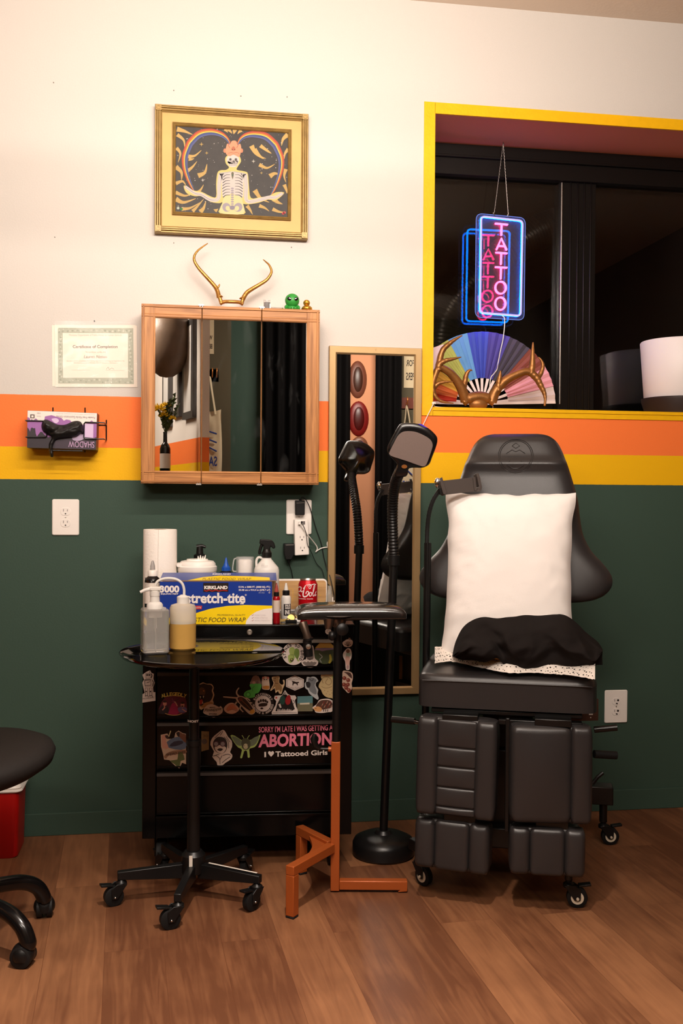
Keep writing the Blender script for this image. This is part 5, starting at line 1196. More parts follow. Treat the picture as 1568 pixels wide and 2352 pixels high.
b = B(M_white); b.tube([(-Wd / 2 + .012, .056, .056), (Wd / 2 - .012, .056, .056)], .05, 28); b.xf(BM); b.obj('film_roll', t)
b = B(); S = .0004
b.flat(BP, [(367, 1336), (624.5, 1336), (624.5, 1433.5), (367, 1433.5)], S, blue)
b.flat(BP, KW([(200, 790), (440, 765), (500, 742), (600, 712), (720, 692), (860, 684), (1062, 690), (1062, 828), (200, 828)]), S * 2, yel)
b.flat(BP, KW([(862, 828), (868, 800), (895, 765), (940, 735), (1000, 715), (1062, 708), (1062, 828)]), S * 3, bwh)
b.flat(BP, KW([(544, 518), (733, 518), (733, 585), (544, 588)]), S * 2, ink(28, 14, 12))
def wt(s, x0, x1, y0, y1, m, **k): b.ptext(BP, s, KW([(x0, y1), (x1, y1), (x1, y0), (x0, y0)]), m, off=S * 4, **k)
wt('KIRKLAND', 552, 727, 540, 566, bwh, bold=.05)
b.line(BP, KW([(552, 574), (570, 580), (590, 572), (610, 580), (640, 572), (660, 580), (690, 574), (726, 578)]), 1.6, S * 4, ink(190, 30, 30), 4)
wt('3000', 218, 365, 538, 592, bwh, bold=.045); wt('SQUARE FEET', 226, 358, 596, 608, bwh, bold=.03)
wt('stretch-tite', 415, 860, 592, 672, bwh, bold=.032); wt('®', 856, 870, 602, 616, bwh)
wt('12 IN. x 3000 FT. (3000 SQ. FT.)', 810, 1046, 542, 560, bwh, bold=.03); wt('30.48 cm x 914.4 m (278.7 m²)', 810, 1046, 565, 582, bwh, bold=.03); wt('BPA FREE', 960, 1004, 588, 597, ink(150, 160, 190))
b.disc(BP, KW([(1040, 591)])[0], 1.8, S * 4, bwh); b.disc(BP, KW([(1040, 591)])[0], 1.2, S * 5, blue)
wt('PROFESSIONAL QUALITY', 650, 860, 753, 768, ink(110, 96, 30)); wt('PLASTIC FOOD WRAP', 400, 862, 778, 812, ink(70, 62, 30), shear=.22)
for k, s in enumerate(('MORE CLING', 'MORE STRETCH', 'MORE STRENGTH')):
    yy = 756 + k * 20; wt(s, 930, (1012, 1026, 1042)[k], yy, yy + 11, ink(196, 184, 184)); b.line(BP, KW([(908, yy + 4), (912, yy + 9), (922, yy)]), .9, S * 4, ink(150, 50, 40))
b.flat(BP, KW([(470, 690), (536, 690), (532, 716), (462, 716)]), S * 4, ink(196, 44, 44)); wt('SLIDE CUTTER', 478, 528, 697, 709, bwh, bold=.03); b.flat(BP, KW([(820, 672), (848, 672), (848, 678), (820, 678)]), S * 4, bwh)
b.obj('front_print', cb, smooth=0)
# lid: hinged at the back, its printed flap resting a little above the front edge
b = B(card); L0 = Wd + .016
lz = Wh + .001
b.prism([(-L0 / 2 + .006, .002, lz), (L0 / 2 + .006, .002, lz), (L0 / 2 + .006, Wdp + .004, lz + .015), (-L0 / 2 + .006, Wdp + .004, lz + .015)], (0, 0, .002)); b.bb((-L0 / 2 + .006, Wdp + .001, Wh - .05), (L0 / 2 + .006, Wdp + .004, lz + .016)); b.xf(BM); ld = b.obj('lid', t, smooth=0)
b = B(); LP = Plane(BM @ Vector((0, .004, lz + .0032)), (0, 0, 1))
def lp(u, v): return BM @ Vector((-L0 / 2 + .006 + u * L0, .002 + v * (Wdp + .001), lz + .0024 + .015 * v))
b.use(ink(70, 84, 150, .35)).poly([lp(0, 0), lp(1, 0), lp(1, 1), lp(0, 1)])
def lp2(u, v): return lp(u, v) + Vector((0, 0, .0003))
b.use(yel).poly([lp2(.24, 0), lp2(.94, 0), lp2(.94, .35), lp2(.8, .5), lp2(.5, .6), lp2(.36, .4)])
b.text('PLASTIC FOOD WRAP', [lp2(.36, .02) + Vector((0, 0, .0003)), lp2(.78, .02) + Vector((0, 0, .0003)), lp2(.78, .3) + Vector((0, 0, .0003)), lp2(.36, .3) + Vector((0, 0, .0003))], ink(110, 96, 30), shear=.2)
b.text('KIRKLAND', [lp2(.44, .7), lp2(.6, .7), lp2(.6, .9), lp2(.44, .9)], bwh, bold=.04)
FP = Plane(BM @ Vector((0, .0042, lz)), (sin(DA), -cos(DA), 0.35))
b.obj('lid_print', ld, smooth=0)

# red ink bottle, white ink bottle
x, y = DP.px(634.5, 1430, .0).x, -.418
x, y = spot(634.5, -.40), -.40
t = thing('ink_bottle', 'slim red ink bottle with a white label, at the end of the food wrap box', 'bottle', (x, y, T))
Mr = mat('red_ink', (150, 12, 22), 0.18); r = .0112
b = B(Mr); b.lathe([(r - .001, 0), (r, .002), (r, .078), (r - .002, .083), (.006, .086), (0, .086)], (x, y, T), 24); bo = b.obj('bottle', t)
b = B(ink(206, 188, 176)); b.lathe([(r + .0003, .034), (r + .0003, .072)], (x, y, T), 28); b.obj('label_band', bo)
b = B(M_black); b.lathe([(.0082, .083), (.0082, .096), (.006, .098), (0, .098)], (x, y, T), 20); b.obj('cap', t)
b = B(mat('red_tip', (186, 84, 76), 0.2, trans=0.3)); b.lathe([(.0068, .097), (.0052, .110), (.003, .120), (.0018, .125), (0, .126)], (x, y, T), 16); b.obj('tip', t, label='clear reddish pointed tip')
x, y = spot(656.5, -.30), -.30
t = thing('ink_bottle', 'small white ink bottle with a black label and black collar left of the soda can', 'bottle', (x, y, T)); r = .0158
b = B(M_hdpe); b.lathe([(r - .001, 0), (r, .002), (r, .068), (r - .002, .074), (.008, .080), (0, .080)], (x, y, T), 28); bo = b.obj('bottle', t)
P2 = Plane((x + .004, y - r + .0005, T + .03), (.22, -1, 0))
b = B(ink(22, 18, 18)); b.lathe([(r + .0004, .016), (r + .0004, .052)], (x, y, T), 40); V = b.V; n = 40
b2 = B(ink(22, 18, 18)); b2.grid(lambda u, v: Vector((x + (r + .0004) * sin(radians(-32 + 92 * u)), y - (r + .0004) * cos(radians(-32 + 92 * u)), T + .013 + .037 * v)), 14, 1); lb_ = b2.obj('label_band', bo, label='black label')
b = B(); 
for k, s in enumerate(('SOLID', 'INK')):
    z0 = T + .034 - k * .0175; b.text(s, None, ink(226, 218, 212), bold=.03, fn=lambda a, c, z0=z0: Vector((x + (r + .0007) * sin(radians(-16 + 66 * a)), y - (r + .0007) * cos(radians(-16 + 66 * a)), z0 + c * .0145)))
b.obj('lettering', lb_, smooth=0)
b = B(M_black); b.lathe([(.0115, .077), (.0115, .091), (.009, .093), (0, .093)], (x, y, T), 24); b.obj('cap', t)
b = B(M_hdpe); b.lathe([(.0072, .091), (.006, .101), (.0035, .112), (.003, .116), (0, .1165)], (x, y, T), 18); b.obj('tip', t)

# soda can
x, y = spot(706.5, -.20), -.20
t = thing('soda_can', 'red soda can with white script lettering on the tool chest', 'can', (x, y, T))
Mcan = mat('red_can', (196, 10, 26), 0.28, metal=0.35); r = .0318
b = B(Mcan); b.lathe([(r - .006, .0), (r - .002, .005), (r, .009), (r, .103), (r - .0015, .107), (r - .0065, .1165)], (x, y, T), 48); bo = b.obj('body', t)
b = B(M_steel); b.lathe([(r - .0065, .1165), (r - .0050, .1185), (r - .0055, .1205), (r - .008, .1205), (r - .009, .117), (0, .117)], (x, y, T), 40); b.rbox((x, y - .004, T + .1182), (.013, .02, .0012), .006, axis=2); b.obj('lid', t, label='silver can lid')
CW = ink(240, 226, 224)
KZ = crop(560, 1220, 780)
CPl = Plane((x, y - r, T), (0, -1, 0))
def can_xy(px, py):   # photo point -> round the can
    p = CPl.px(px, py); a = math.asin(max(-.999, min(.999, (p.x - x) / (r + .0006)))); return a, p.z
def can_line(b, pts, w, ta=None, off=.0006):
    P = [Vector((*can_xy(px, py), 0)) for px, py in pts]; P = [Vector((p.x * r, p.y, 0)) for p in P]; P = catmull(P, 6, False); n = len(P); L = []; R_ = []
    for i, p in enumerate(P):
        d = (P[min(i + 1, n - 1)] - P[max(i - 1, 0)]).normalized(); q = Vector((-d.y, d.x, 0)); ww = w * (1 if ta is None else ta[i * (len(ta) - 1) // (n - 1)])
        for (lst, s) in ((L, 1), (R_, -1)):
            v = p + q * s * ww / 2; a = v.x / r; lst.append(Vector((x + (r + off) * sin(a), y - (r + off) * cos(a), v.y)))
    b.add(L + R_, [(i, i + 1, n + i + 1, n + i) for i in range(n - 1)])
b = B(CW); mm = .0014
can_line(b, KZ([(1055, 880), (1010, 890), (985, 960), (970, 1040), (985, 1075), (1030, 1060), (1060, 1010), (1045, 985), (1020, 1000), (1015, 1030)]), .0034, [.5, .9, 1.3, 1.3, 1.1, .9, .8, .7, .6])
can_line(b, KZ([(1040, 905), (1060, 880), (1090, 875), (1100, 900), (1085, 940), (1065, 935), (1070, 900), (1110, 880), (1150, 868), (1185, 880)]), .0026, [.5, 1, 1, .8, .7, .7, 1, 1.1, .8])
can_line(b, KZ([(1085, 1000), (1068, 1030), (1078, 1065), (1102, 1050), (1108, 1010), (1088, 998)]), .0026)
can_line(b, KZ([(1108, 1020), (1135, 1000), (1160, 930), (1165, 890), (1148, 900), (1135, 970), (1130, 1040), (1142, 1066), (1165, 1040)]), .0024)
can_line(b, KZ([(1192, 990), (1172, 1020), (1174, 1062), (1192, 1040)]), .0026)
can_line(b, KZ([(945, 925), (920, 920), (905, 950), (905, 990), (922, 995), (940, 960), (945, 925), (938, 980), (948, 998), (962, 980)]), .0028)
can_line(b, KZ([(895, 930), (889, 950), (890, 985)]), .0022); can_line(b, KZ([(972, 938), (990, 932)]), .003)
can_line(b, KZ([(890, 1030), (905, 1050), (935, 1070), (915, 1045), (890, 1020)]), .0022)
b.text('ORIGINAL TASTE', None, CW, bold=.02, fn=lambda a, c: (lambda an, z: Vector((x + (r + .0006) * sin(an), y - (r + .0006) * cos(an), z)))(radians(-78 + 102 * a), can_xy(706, 1220 + 1118 * .1403)[1] + c * .0030))
b.obj('lettering', bo, smooth=0)

# wooden board with a white edge, leaning at the back
M_plq = woodmat('pale_plaque_wood', (186, 142, 92), (206, 164, 112), 0)
y = -.085; x0, x1 = at(590, 1380, y).x, at(751, 1380, y).x; z1 = at(690, 1330, y).z
t = thing('wood_board', 'rectangular wood print board with a white rounded edge propped behind the soda can', 'board', ((x0 + x1) / 2, y, T))
b = B(M_white); b.rbox(((x0 + x1) / 2, y + .008, (T + z1) / 2), (x1 - x0, .016, z1 - T), .014, edge=.0015); b.obj('edge_tray', t, label='white edge')
b = B(M_plq); b.rbox(((x0 + x1) / 2, y - .0008, (T + z1) / 2 + .001), (x1 - x0 - .009, .0016, z1 - T - .013), .010); fc = b.obj('wood_face', t)
b = B(ink(226, 176, 60)); PB = Plane((x0, y - .0018, T), (0, -1, 0)); KQ = KZ
b.line(PB, KQ([(720, 938), (800, 945), (800, 1150), (720, 1150)]), .9, .0003); b.line(PB, KQ([(1205, 1050), (1260, 1050)]), .9, .0003); b.line(PB, KQ([(1205, 1120), (1250, 1125)]), .9, .0003); b.disc(PB, KQ([(838, 1073)])[0], 1.3, .0003, seg=6)
b.obj('painted_lines', fc, smooth=0)

# keys
kx, ky = DP.px(662, 1428, -.03).x, DP.px(662, 1428, -.03).y
kx, ky = spot(656, -.375), -.375
t = thing('key_bunch', 'small bunch of keys on a ring lying at the front edge of the tool chest', 'keys', (kx, ky, T))
b = B(M_steel); b.tube(catmull([(kx + .012 + .009 * cos(a), ky + .009 * sin(a), T + .009 + .003 * sin(a * 2)) for a in [k * pi / 5 for k in range(10)]], 3), .0009, 6); b.obj('ring', t)
for k, (a, l, hw, lift) in enumerate(((2.9, .040, .010, .006), (3.25, .044, .009, .004), (3.6, .036, .0085, .0015))):
    b = B(M_brass); d = Vector((cos(a), sin(a) * .8, 0)); c = Vector((kx + .012, ky, T + lift + .0015)); e = c + d * l; nrm = Vector((-d.y, d.x, 0))
    b.prism([c + nrm * .0028 - d * -.006, e + nrm * .0018, e + d * .003, e - nrm * .0022, e - nrm * .0034 - d * .012, c - nrm * .0026 - d * -.006], (0, 0, .0018)); b.obj('key', t, bevel=.0003)
b = B(M_brass); h = Vector((kx + .016, ky - .004, T + .013)); b.lathe([(.0015, -.001), (.0115, -.001), (.0115, .001), (.0015, .001)], h, 12, RX(radians(68))); b.obj('key_head', t)
b = B(M_white); b.rbox((kx + .038, ky + .002, T + .0055), (.016, .012, .011), .003, edge=.001); b.obj('tag', t, label='white plastic fob')
b = B(M_black); b.rbox((kx + .016, ky - .010, T + .004), (.036, .008, .008), .003, edge=.001); b.obj('fob', t)

# white cord coil at the right end
t = thing('cord_coil', 'loose loops of white cord lying right of the soda can', 'cord', (spot(725, -.24), -.24, T))
b = B(M_white)
def ck(px, py, y=-.24): return at(px, py, y)
b.tube(catmull([ck(700, 1418), ck(722, 1410), ck(726, 1392), ck(738, 1387), ck(744, 1396), ck(741, 1388), ck(750, 1386), ck(758, 1393), ck(766, 1400)], 6, False), .0018, 8); b.obj('cord', t)
t = thing('cotton_swab', 'white cotton swab leaning beside the tall mirror frame on the tool chest', 'cotton swab', (spot(764, -.20), -.20, T), 0, 'cotton swabs by the tall mirror')
b = B(M_white); b.tube([(spot(763, -.2), -.2, T), ck(764, 1372, -.16)], .0016, 8); b.obj('stick', t)
t = thing('cotton_swab', 'white cotton swab leaning beside the tall mirror frame on the tool chest', 'cotton swab', (spot(769, -.20), -.20, T), 0, 'cotton swabs by the tall mirror')
b = B(M_white); b.tube([(spot(770, -.2), -.2, T), ck(767, 1380, -.16)], .0016, 8); b.obj('stick', t)
t = thing('plastic_bag', 'crumpled clear plastic bag at the back right corner of the tool chest', 'bag', (spot(757, -.12), -.12, T))
x, y = spot(756, -.12), -.12
b = B(mat('thin_clear_film', (220, 220, 214), 0.15, alpha=0.22, spec=0.8))
def bag(u, v):
    a = u * 2 * pi; rr = .016 * (1 - .6 * v) * (1 + .5 * noise.noise(Vector((cos(a) * 2, sin(a) * 2, v * 4)))); return Vector((x + rr * cos(a), y + rr * sin(a), T + .09 * v))
b.grid(bag, 16, 10); b.obj('film', t)

# ================================================================== round tray stand
TC = Vector((.042, -.575)); TZ = .717; TR = .229
TY = -.660; tx = at(465, 1494, TY).x
ts = thing('tray_stand', 'black round tray table on a five-legged caster base, standing before the tool chest', 'tray stand', (.036, -.600, 0))
Mtray = mat('glossy_black_tray', (7, 7, 7), 0.06, spec=0.6, coat=0.3)
b = B(Mtray); b.lathe([(0, -.012), (TR - .02, -.012), (TR - .004, -.006), (TR + .002, .004), (TR - .001, .0055), (TR - .007, .0), (0, 0)], (tx, TY, TZ), 72); b.obj('tray', ts, smooth=50)
cxp = lambda py: at(441 + (1990 - py) * .012, py, -.575).x
b = B(M_black); b.cyl((.036, -.600, .09), (.036, -.600, .44), .0185, seg=28); b.cyl((.036, -.600, .44), (.036, -.600, .456), .0215, seg=28); col = b.obj('column', ts)
b = B(M_blackmetal); b.cyl((.036, -.600, .45), (.036, -.600, TZ - .016), .0145, seg=24); b.box((.045, -.625, TZ - .016), (.09, .10, .008)); b.obj('post', ts)
CQ = Plane((.036, -.600 - .0187, .4), (0, -1, 0))
b = B(); b.text('GHOST', None, ink(226, 220, 216), bold=.045, fn=lambda a, c: Vector((.036 + .0189 * sin(radians(-86 + 128 * a)), -.600 - .0189 * cos(radians(-86 + 128 * a)), .4585 - .013 + c * .0068)))
zt = CQ.px(440, 1660).z
b.V = [Vector((v.x, v.y, v.z - (.4455) + zt)) for v in b.V]; b.obj('lettering', col, smooth=0, label='white lettering')
hubz = .105
b = B(M_black); b.lathe([(.034, .075), (.036, .08), (.034, .125), (.024, .137), (0, .137)], (.036, -.600, 0), 28); b.obj('hub', ts)
def caster(root, p, ang, r=.025, lever=True, ring=None, htop=.09):
    """swivel caster: p = floor point under the stem, ang = direction the wheel trails"""
    d = Vector((cos(ang), sin(ang), 0)); s = Vector((-d.y, d.x, 0)); w = Vector((p[0], p[1], 0)) + d * (r * .8)
    b = B(M_rubber); b.tube([w + s * .010 + Vector((0, 0, r)), w + s * .0085 + Vector((0, 0, r)), w - s * .0085 + Vector((0, 0, r)), w - s * .010 + Vector((0, 0, r))], [r - .003, r, r, r - .003], 24); c = b.obj('caster', root)
    b = B(M_black); zt_ = 2 * r + .006
    for q in (-1, 1):
        e = s * q * .0125
        b.prism([w + e + Vector((0, 0, r - .006)) + d * .008, w + e + Vector((0, 0, r - .006)) - d * .008, Vector((p[0], p[1], 0)) + e - d * .014 + Vector((0, 0, zt_)), Vector((p[0], p[1], 0)) + e + d * .016 + Vector((0, 0, zt_ + .002)), w + e + d * .010 + Vector((0, 0, zt_ - .01))], s * q * .003)
    b.lathe([(.016, zt_ - .008), (.016, zt_ + .002), (.009, zt_ + .008), (.006, htop), (0, htop)], (p[0], p[1], 0), 18)
    b.obj('fork', c, bevel=.0012)
    if lever:
        b = B(M_black); e0 = w + Vector((0, 0, 2 * r + .001)) + d * .004; b.prism([e0 + s * .011, e0 - s * .011, e0 - s * .011 + d * .034 + Vector((0, 0, .005)), e0 + s * .011 + d * .034 + Vector((0, 0, .005))], (0, 0, .006)); b.obj('brake', c, bevel=.001)
    if ring:
        for q in (-1, 1):
            b = B(ring); b.lathe([(r * .62, 0), (r * .62, .0012), (r * .40, .0012), (r * .40, 0)], w + s * q * .0102 + Vector((0, 0, r)), 22, Matrix((s * q, d, Vector((0, 0, 1)))).transposed() @ Matrix(((0, 0, 1), (1, 0, 0), (0, 1, 0)))); b.lathe([(.004, 0), (.004, .004), (0, .0045)], w + s * q * .0155 + Vector((0, 0, r)), 12, Matrix((s * q, d, Vector((0, 0, 1)))).transposed() @ Matrix(((0, 0, 1), (1, 0, 0), (0, 1, 0)))); b.obj('wheel_ring', c, label='pale ring on the wheel side')
    b = B(M_chrome)
    for q in (-1, 1): b.ball(w + s * q * .0165 + Vector((0, 0, r)), (.0032, .0032, .0032), seg=10, rings=6)
    b.lathe([(.0078, zt_ + .006), (.0078, zt_ + .009), (.0062, zt_ + .010), (.0078, zt_ + .012), (.0062, zt_ + .014)], (p[0], p[1], 0), 16)
    b.obj('axle', c)
    return c
HC = Vector((.036, -.600, 0)); LR = .203
for k in range(5):
    a = radians(-102 + 72 * k); d = Vector((cos(a), sin(a), 0)); s = Vector((-d.y, d.x, 0)); e = HC + d * LR
    b = B(M_black)
    b.add([HC + d * .02 + s * q * .012 + Vector((0, 0, z)) for z in (.060, .103) for q in (-1, 1)] + [e + d * .011 + s * q * .010 + Vector((0, 0, z)) for z in (.072, .094) for q in (-1, 1)], [(0, 1, 3, 2), (4, 6, 7, 5), (0, 4, 5, 1), (2, 3, 7, 6), (0, 2, 6, 4), (1, 5, 7, 3)])
    b.cyl(e + Vector((0, 0, .064)), e + Vector((0, 0, .08)), .0075, seg=14); lg = b.obj('leg', ts, bevel=.002)
    caster(ts, (e.x, e.y), radians((195, 222, 60, 120, 200)[k]), .0275, htop=.078)
    if k in (0, 1):
        b = B(ink(214, 204, 192)); 
        if k == 0: b.box(HC + d * .0372 + Vector((0, 0, .112)) + Vector((.0, 0, 0)), (.0095, .002, .042))
        else: b.prism([HC + d * .05 + s * .003 + Vector((0, 0, .1062)), HC + d * .05 - s * .003 + Vector((0, 0, .1062)), e - s * .003 + Vector((0, 0, .0988)), e + s * .003 + Vector((0, 0, .0988))], (0, 0, .0006))
        b.obj('label_strip', lg, smooth=0, label='pale tape strip')

# bottles on the tray
x, y = at(355, 1494, -.652).x, -.652; Z = TZ + .0005
t = thing('pump_dispenser', 'square clear dispenser with a white pump half full of water on the round tray', 'bottle', (x, y, Z))
M_pet = mat('clear_bottle', (240, 236, 230), 0.06, trans=0.8, ior=1.25); M_water = mat('clear_liquid', (246, 248, 248), 0.0, trans=1.0, ior=1.33)
w = .072; RZm = RZ(radians(10))
b = B(M_pet); b.rbox((x, y, Z + .062), (w, w, .124), .010, RZm, axis=2, edge=.004)
b.rbox((x, y, Z + .064), (w - .005, w - .005, .114), .008, RZm, axis=2, edge=.003); b.obj('bottle', t)
b = B(M_water); b.rbox((x, y, Z + .034), (w - .006, w - .006, .054), .007, RZm, axis=2, edge=.002); b.obj('water', t, label='clear water in the lower half')
b = B(M_hdpe); b.lathe([(.018, .100), (.018, .116), (.0225, .1165), (.0225, .134), (.0185, .140), (.014, .142), (.0125, .158), (.014, .159), (.014, .172), (.006, .175), (0, .175)], (x, y, Z), 28)
b.rbox((x + .002, y, Z + .179), (.032, .022, .010), .004, edge=.002); b.tube([(x - .008, y - .002, Z + .180), (x - .030, y - .008, Z + .175), (x - .040, y - .010, Z + .170)], [.006, .0045, .004], 12)
b.cyl((x, y, Z + .070), (x, y, Z + .102), .0042, seg=12); b.cyl((x, y, Z + .010), (x, y, Z + .072), .0022, seg=8); b.lathe([(.014, .0995), (.018, .101)], (x, y, Z), 20); b.obj('pump', t, label='white pump head and dip tube')
x, y = at(419.5, 1488, -.598).x, -.598
t = thing('squeeze_bottle', 'round squeeze bottle of amber green soap with a curved spout on the round tray', 'bottle', (x, y, Z))
M_ldpe = mat('milky_squeeze_plastic', (226, 214, 196), 0.3, trans=0.35, ior=1.2, spec=0.4); M_amber = mat('amber_liquid_in_bottle', (202, 158, 84), 0.3, trans=0.15, ior=1.2, spec=0.4)
r = .0375
b = B(M_amber); b.lathe([(0, .0), (r - .005, .0), (r, .005), (r, .075)], (x, y, Z), 36)
b.use(M_ldpe); b.lathe([(r, .075), (r, .118), (r - .004, .127), (.016, .132), (.015, .136)], (x, y, Z), 36); b.obj('bottle', t, label='milky bottle with amber liquid up to two thirds')
b = B(M_hdpe); b.lathe([(.0172, .131), (.0172, .150), (.012, .153), (.006, .156), (0, .156)], (x, y, Z), 28)
b.tube(catmull([(x + .003, y, Z + .154), (x + .003, y, Z + .172), (x - .004, y, Z + .190), (x - .022, y, Z + .201), (x - .048, y, Z + .203), (x - .070, y, Z + .196), (x - .078, y, Z + .184), (x - .070, y - .002, Z + .190), (x - .055, y - .002, Z + .178)][:7], 6, False), .0038, 10); b.obj('spout', t)

# ================================================================== armrest stand
ast = thing('armrest_stand', 'padded black armrest on a copper orange three-footed stand', 'armrest', (.445, -.612, 0))
M_cop = mat('copper_orange_paint', (160, 78, 32), 0.38, metal=0.25, spec=0.5, bump=0.15, bscale=300)
P0 = Vector((.447, -.612, 0)); s = .0265
ang = atan((-.645 + .612) / (.655 - .447)); Mz = RZ(ang)
def bar(b, a, c, w=s, up=(0, 0, 1)):
    a, c = Vector(a), Vector(c); d = (c - a).normalized(); u = Vector(up); u = (u - d * u.dot(d)).normalized(); v = d.cross(u)
    V = [p + u * i * w / 2 + v * j * w / 2 for p in (a, c) for i, j in ((-1, -1), (1, -1), (1, 1), (-1, 1))]
    b.add(V, [(0, 1, 2, 3), (4, 7, 6, 5)] + [(k, 4 + k, 4 + (k + 1) % 4, (k + 1) % 4) for k in range(4)])
PT = .442
bx_ = Vector((cos(ang), sin(ang), 0))
b = B(M_cop); bar(b, P0 + Vector((0, 0, .004)), P0 + Vector((0, 0, PT)), up=bx_); b.obj('post', ast, bevel=.002)
E = P0 + bx_ * .212
b = B(M_cop); bar(b, P0 + bx_ * .0134 + Vector((0, 0, .021)), E + Vector((0, 0, .021))); b.prism([E + Vector((0, 0, .004)) + bx_.cross(Vector((0, 0, 1))) * k for k in (-.0133,)] + [E + bx_ * -.028 + Vector((0, 0, .002)) + bx_.cross(Vector((0, 0, 1))) * -.0133, E + Vector((0, 0, .034)) + bx_.cross(Vector((0, 0, 1))) * -.0133], bx_.cross(Vector((0, 0, 1))) * .0266); b.obj('foot', ast, bevel=.002)
jt = P0 + Vector((-.006, 0, .132))
for (fx, fy) in ((.303, -.776), (.366, -.462)):
    top = Vector((fx, fy, .132)); d = (top - jt); d.normalize()
    b = B(M_cop); bar(b, jt + d * .012, top + d * .0133); bar(b, Vector((fx, fy, .119)), Vector((fx, fy, .006)), up=d); b.use(M_rubber); bar(b, Vector((fx, fy, .006)), Vector((fx, fy, 0)), up=d); b.obj('leg', ast, bevel=.002)
# curved gusset plate between the two legs
pa, pb = Vector((.303, -.776, .132)), Vector((.366, -.462, .132)); A = jt + (pa - jt) * .8; Bq = jt + (pb - jt) * .8
arc = []
for k in range(13):
    f = k / 12; p = A * (1 - f) + Bq * f; m = jt - p; arc.append(p + m * (.26 * sin(pi * f)))
b = B(M_cop); b.prism([jt + Vector((.01, 0, .004))] + [p + Vector((0, 0, .004)) for p in arc], (0, 0, -.012)); b.obj('gusset', ast, bevel=.001)
b = B(M_blackmetal); b.cyl(P0 + Vector((0, 0, .40)), P0 + Vector((.004, 0, .775)), .0125, seg=20); b.obj('inner_tube', ast)
b = B(M_cop); b.cyl(P0 - bx_ * .013 + Vector((0, 0, .418)), P0 - bx_ * .022 + Vector((0, 0, .418)), .008, seg=14); b.use(M_blackmetal); b.cyl(P0 - bx_ * .02 + Vector((0, 0, .418)), P0 - bx_ * .05 + Vector((0, 0, .419)), .005, .0035, 12)
b.tube([P0 - bx_ * .046 + Vector((0, 0, .419)), P0 - bx_ * .060 + Vector((0, 0, .428)), P0 - bx_ * .066 + Vector((0, 0, .448)), P0 - bx_ * .062 + Vector((0, 0, .462))], [.006, .010, .010, .006], 12); b.obj('clamp_handle', ast)
# tilting head and levers
hx, hy, hz = P0.x + .004, P0.y, .775
b = B(mat('dark_nickel', (120, 104, 92), 0.3, metal=0.9)); b.lathe([(.012, 0), (.02, .008), (.028, .03), (.05, .036), (0, .036)], (hx, hy, hz), 24, sy=.8); b.cyl((hx - .03, hy - .01, hz - .002), (hx - .028, hy - .012, hz + .03), .010, .018, 16); b.obj('tilt_head', ast)
b = B(M_black); b.lathe([(.0, 0), (.015, .001), (.018, .008), (.018, .016), (.010, .021), (0, .021)], (hx + .006, hy - .03, hz + .0), 18, RX(pi / 2)); b.ball((hx - .022, hy - .03, hz - .02), (.012, .012, .014)); b.obj('knob', ast)
lx, lz = at(702, 1455, hy - .03).x, at(702, 1455, hy - .03).z
b = B(MATS['dark_nickel']); b.tube([(lx - .008, hy - .02, lz + .03), (lx, hy - .03, lz + .004), (lx + .006, hy - .03, lz - .014)], [.013, .011, .012], 14); b.use(M_black); b.cyl((lx + .006, hy - .031, lz - .013), (lx + .007, hy - .031, lz - .02), .0145, seg=16); b.cyl((lx + .004, hy - .03, lz - .02), (lx + .008, hy - .03, lz - .066), .013, seg=16); b.use(M_steel); b.lathe([(.0075, 0), (.0075, .002), (0, .003)], (lx + .006, hy - .0435, lz - .036), 16, RX(pi / 2)); b.obj('ball_lever', ast)
# pad
pz = .812; a0 = at(681, 1410, -.60); a1 = at(927, 1410, -.60)
pc = Vector(((a0.x + a1.x) / 2 + .002, -.575, pz + .004)); pl_, pw = (a1.x - a0.x), .125
M_vin = mat('glossy_black_vinyl', (26, 22, 20), 0.2, spec=0.8, coat=0.6)
b = B(M_vin)
def pad(u, v):
    a = (u * 2 - 1); c = (v * 2 - 1); x_ = a * pl_ / 2; y_ = c * pw / 2
    k = (1 - abs(a) ** 5) ** .45 * (1 - abs(c) ** 4) ** .5
    return pc + RZ(radians(-3)) @ Vector((x_, y_, .004 + .024 * max(k, 0)))
b.grid(pad, 40, 20)
w_ = 41
edge = [j for j in range(41)] + [j * 41 + 40 for j in range(1, 21)] + [20 * 41 + j for j in range(39, -1, -1)] + [j * 41 for j in range(19, 0, -1)]
lo = [b.V[i] + Vector((0, 0, -.020)) for i in edge]; n0 = len(b.V); n = len(edge); b.V += lo
for i in range(n): b.F.append([edge[i], edge[(i + 1) % n], n0 + (i + 1) % n, n0 + i]); b.FM.append(M_vin)
b.F.append(list(range(n0, n0 + n))); b.FM.append(M_vin)
b.obj('pad', ast, smooth=60, bevel=.004, bseg=3, label='glossy black cushioned pad')
b = B(M_blackmetal); b.box((pc.x - .005, pc.y - .01, pz - .0135), (.11, .07, .006)); b.obj('pad_plate', ast)
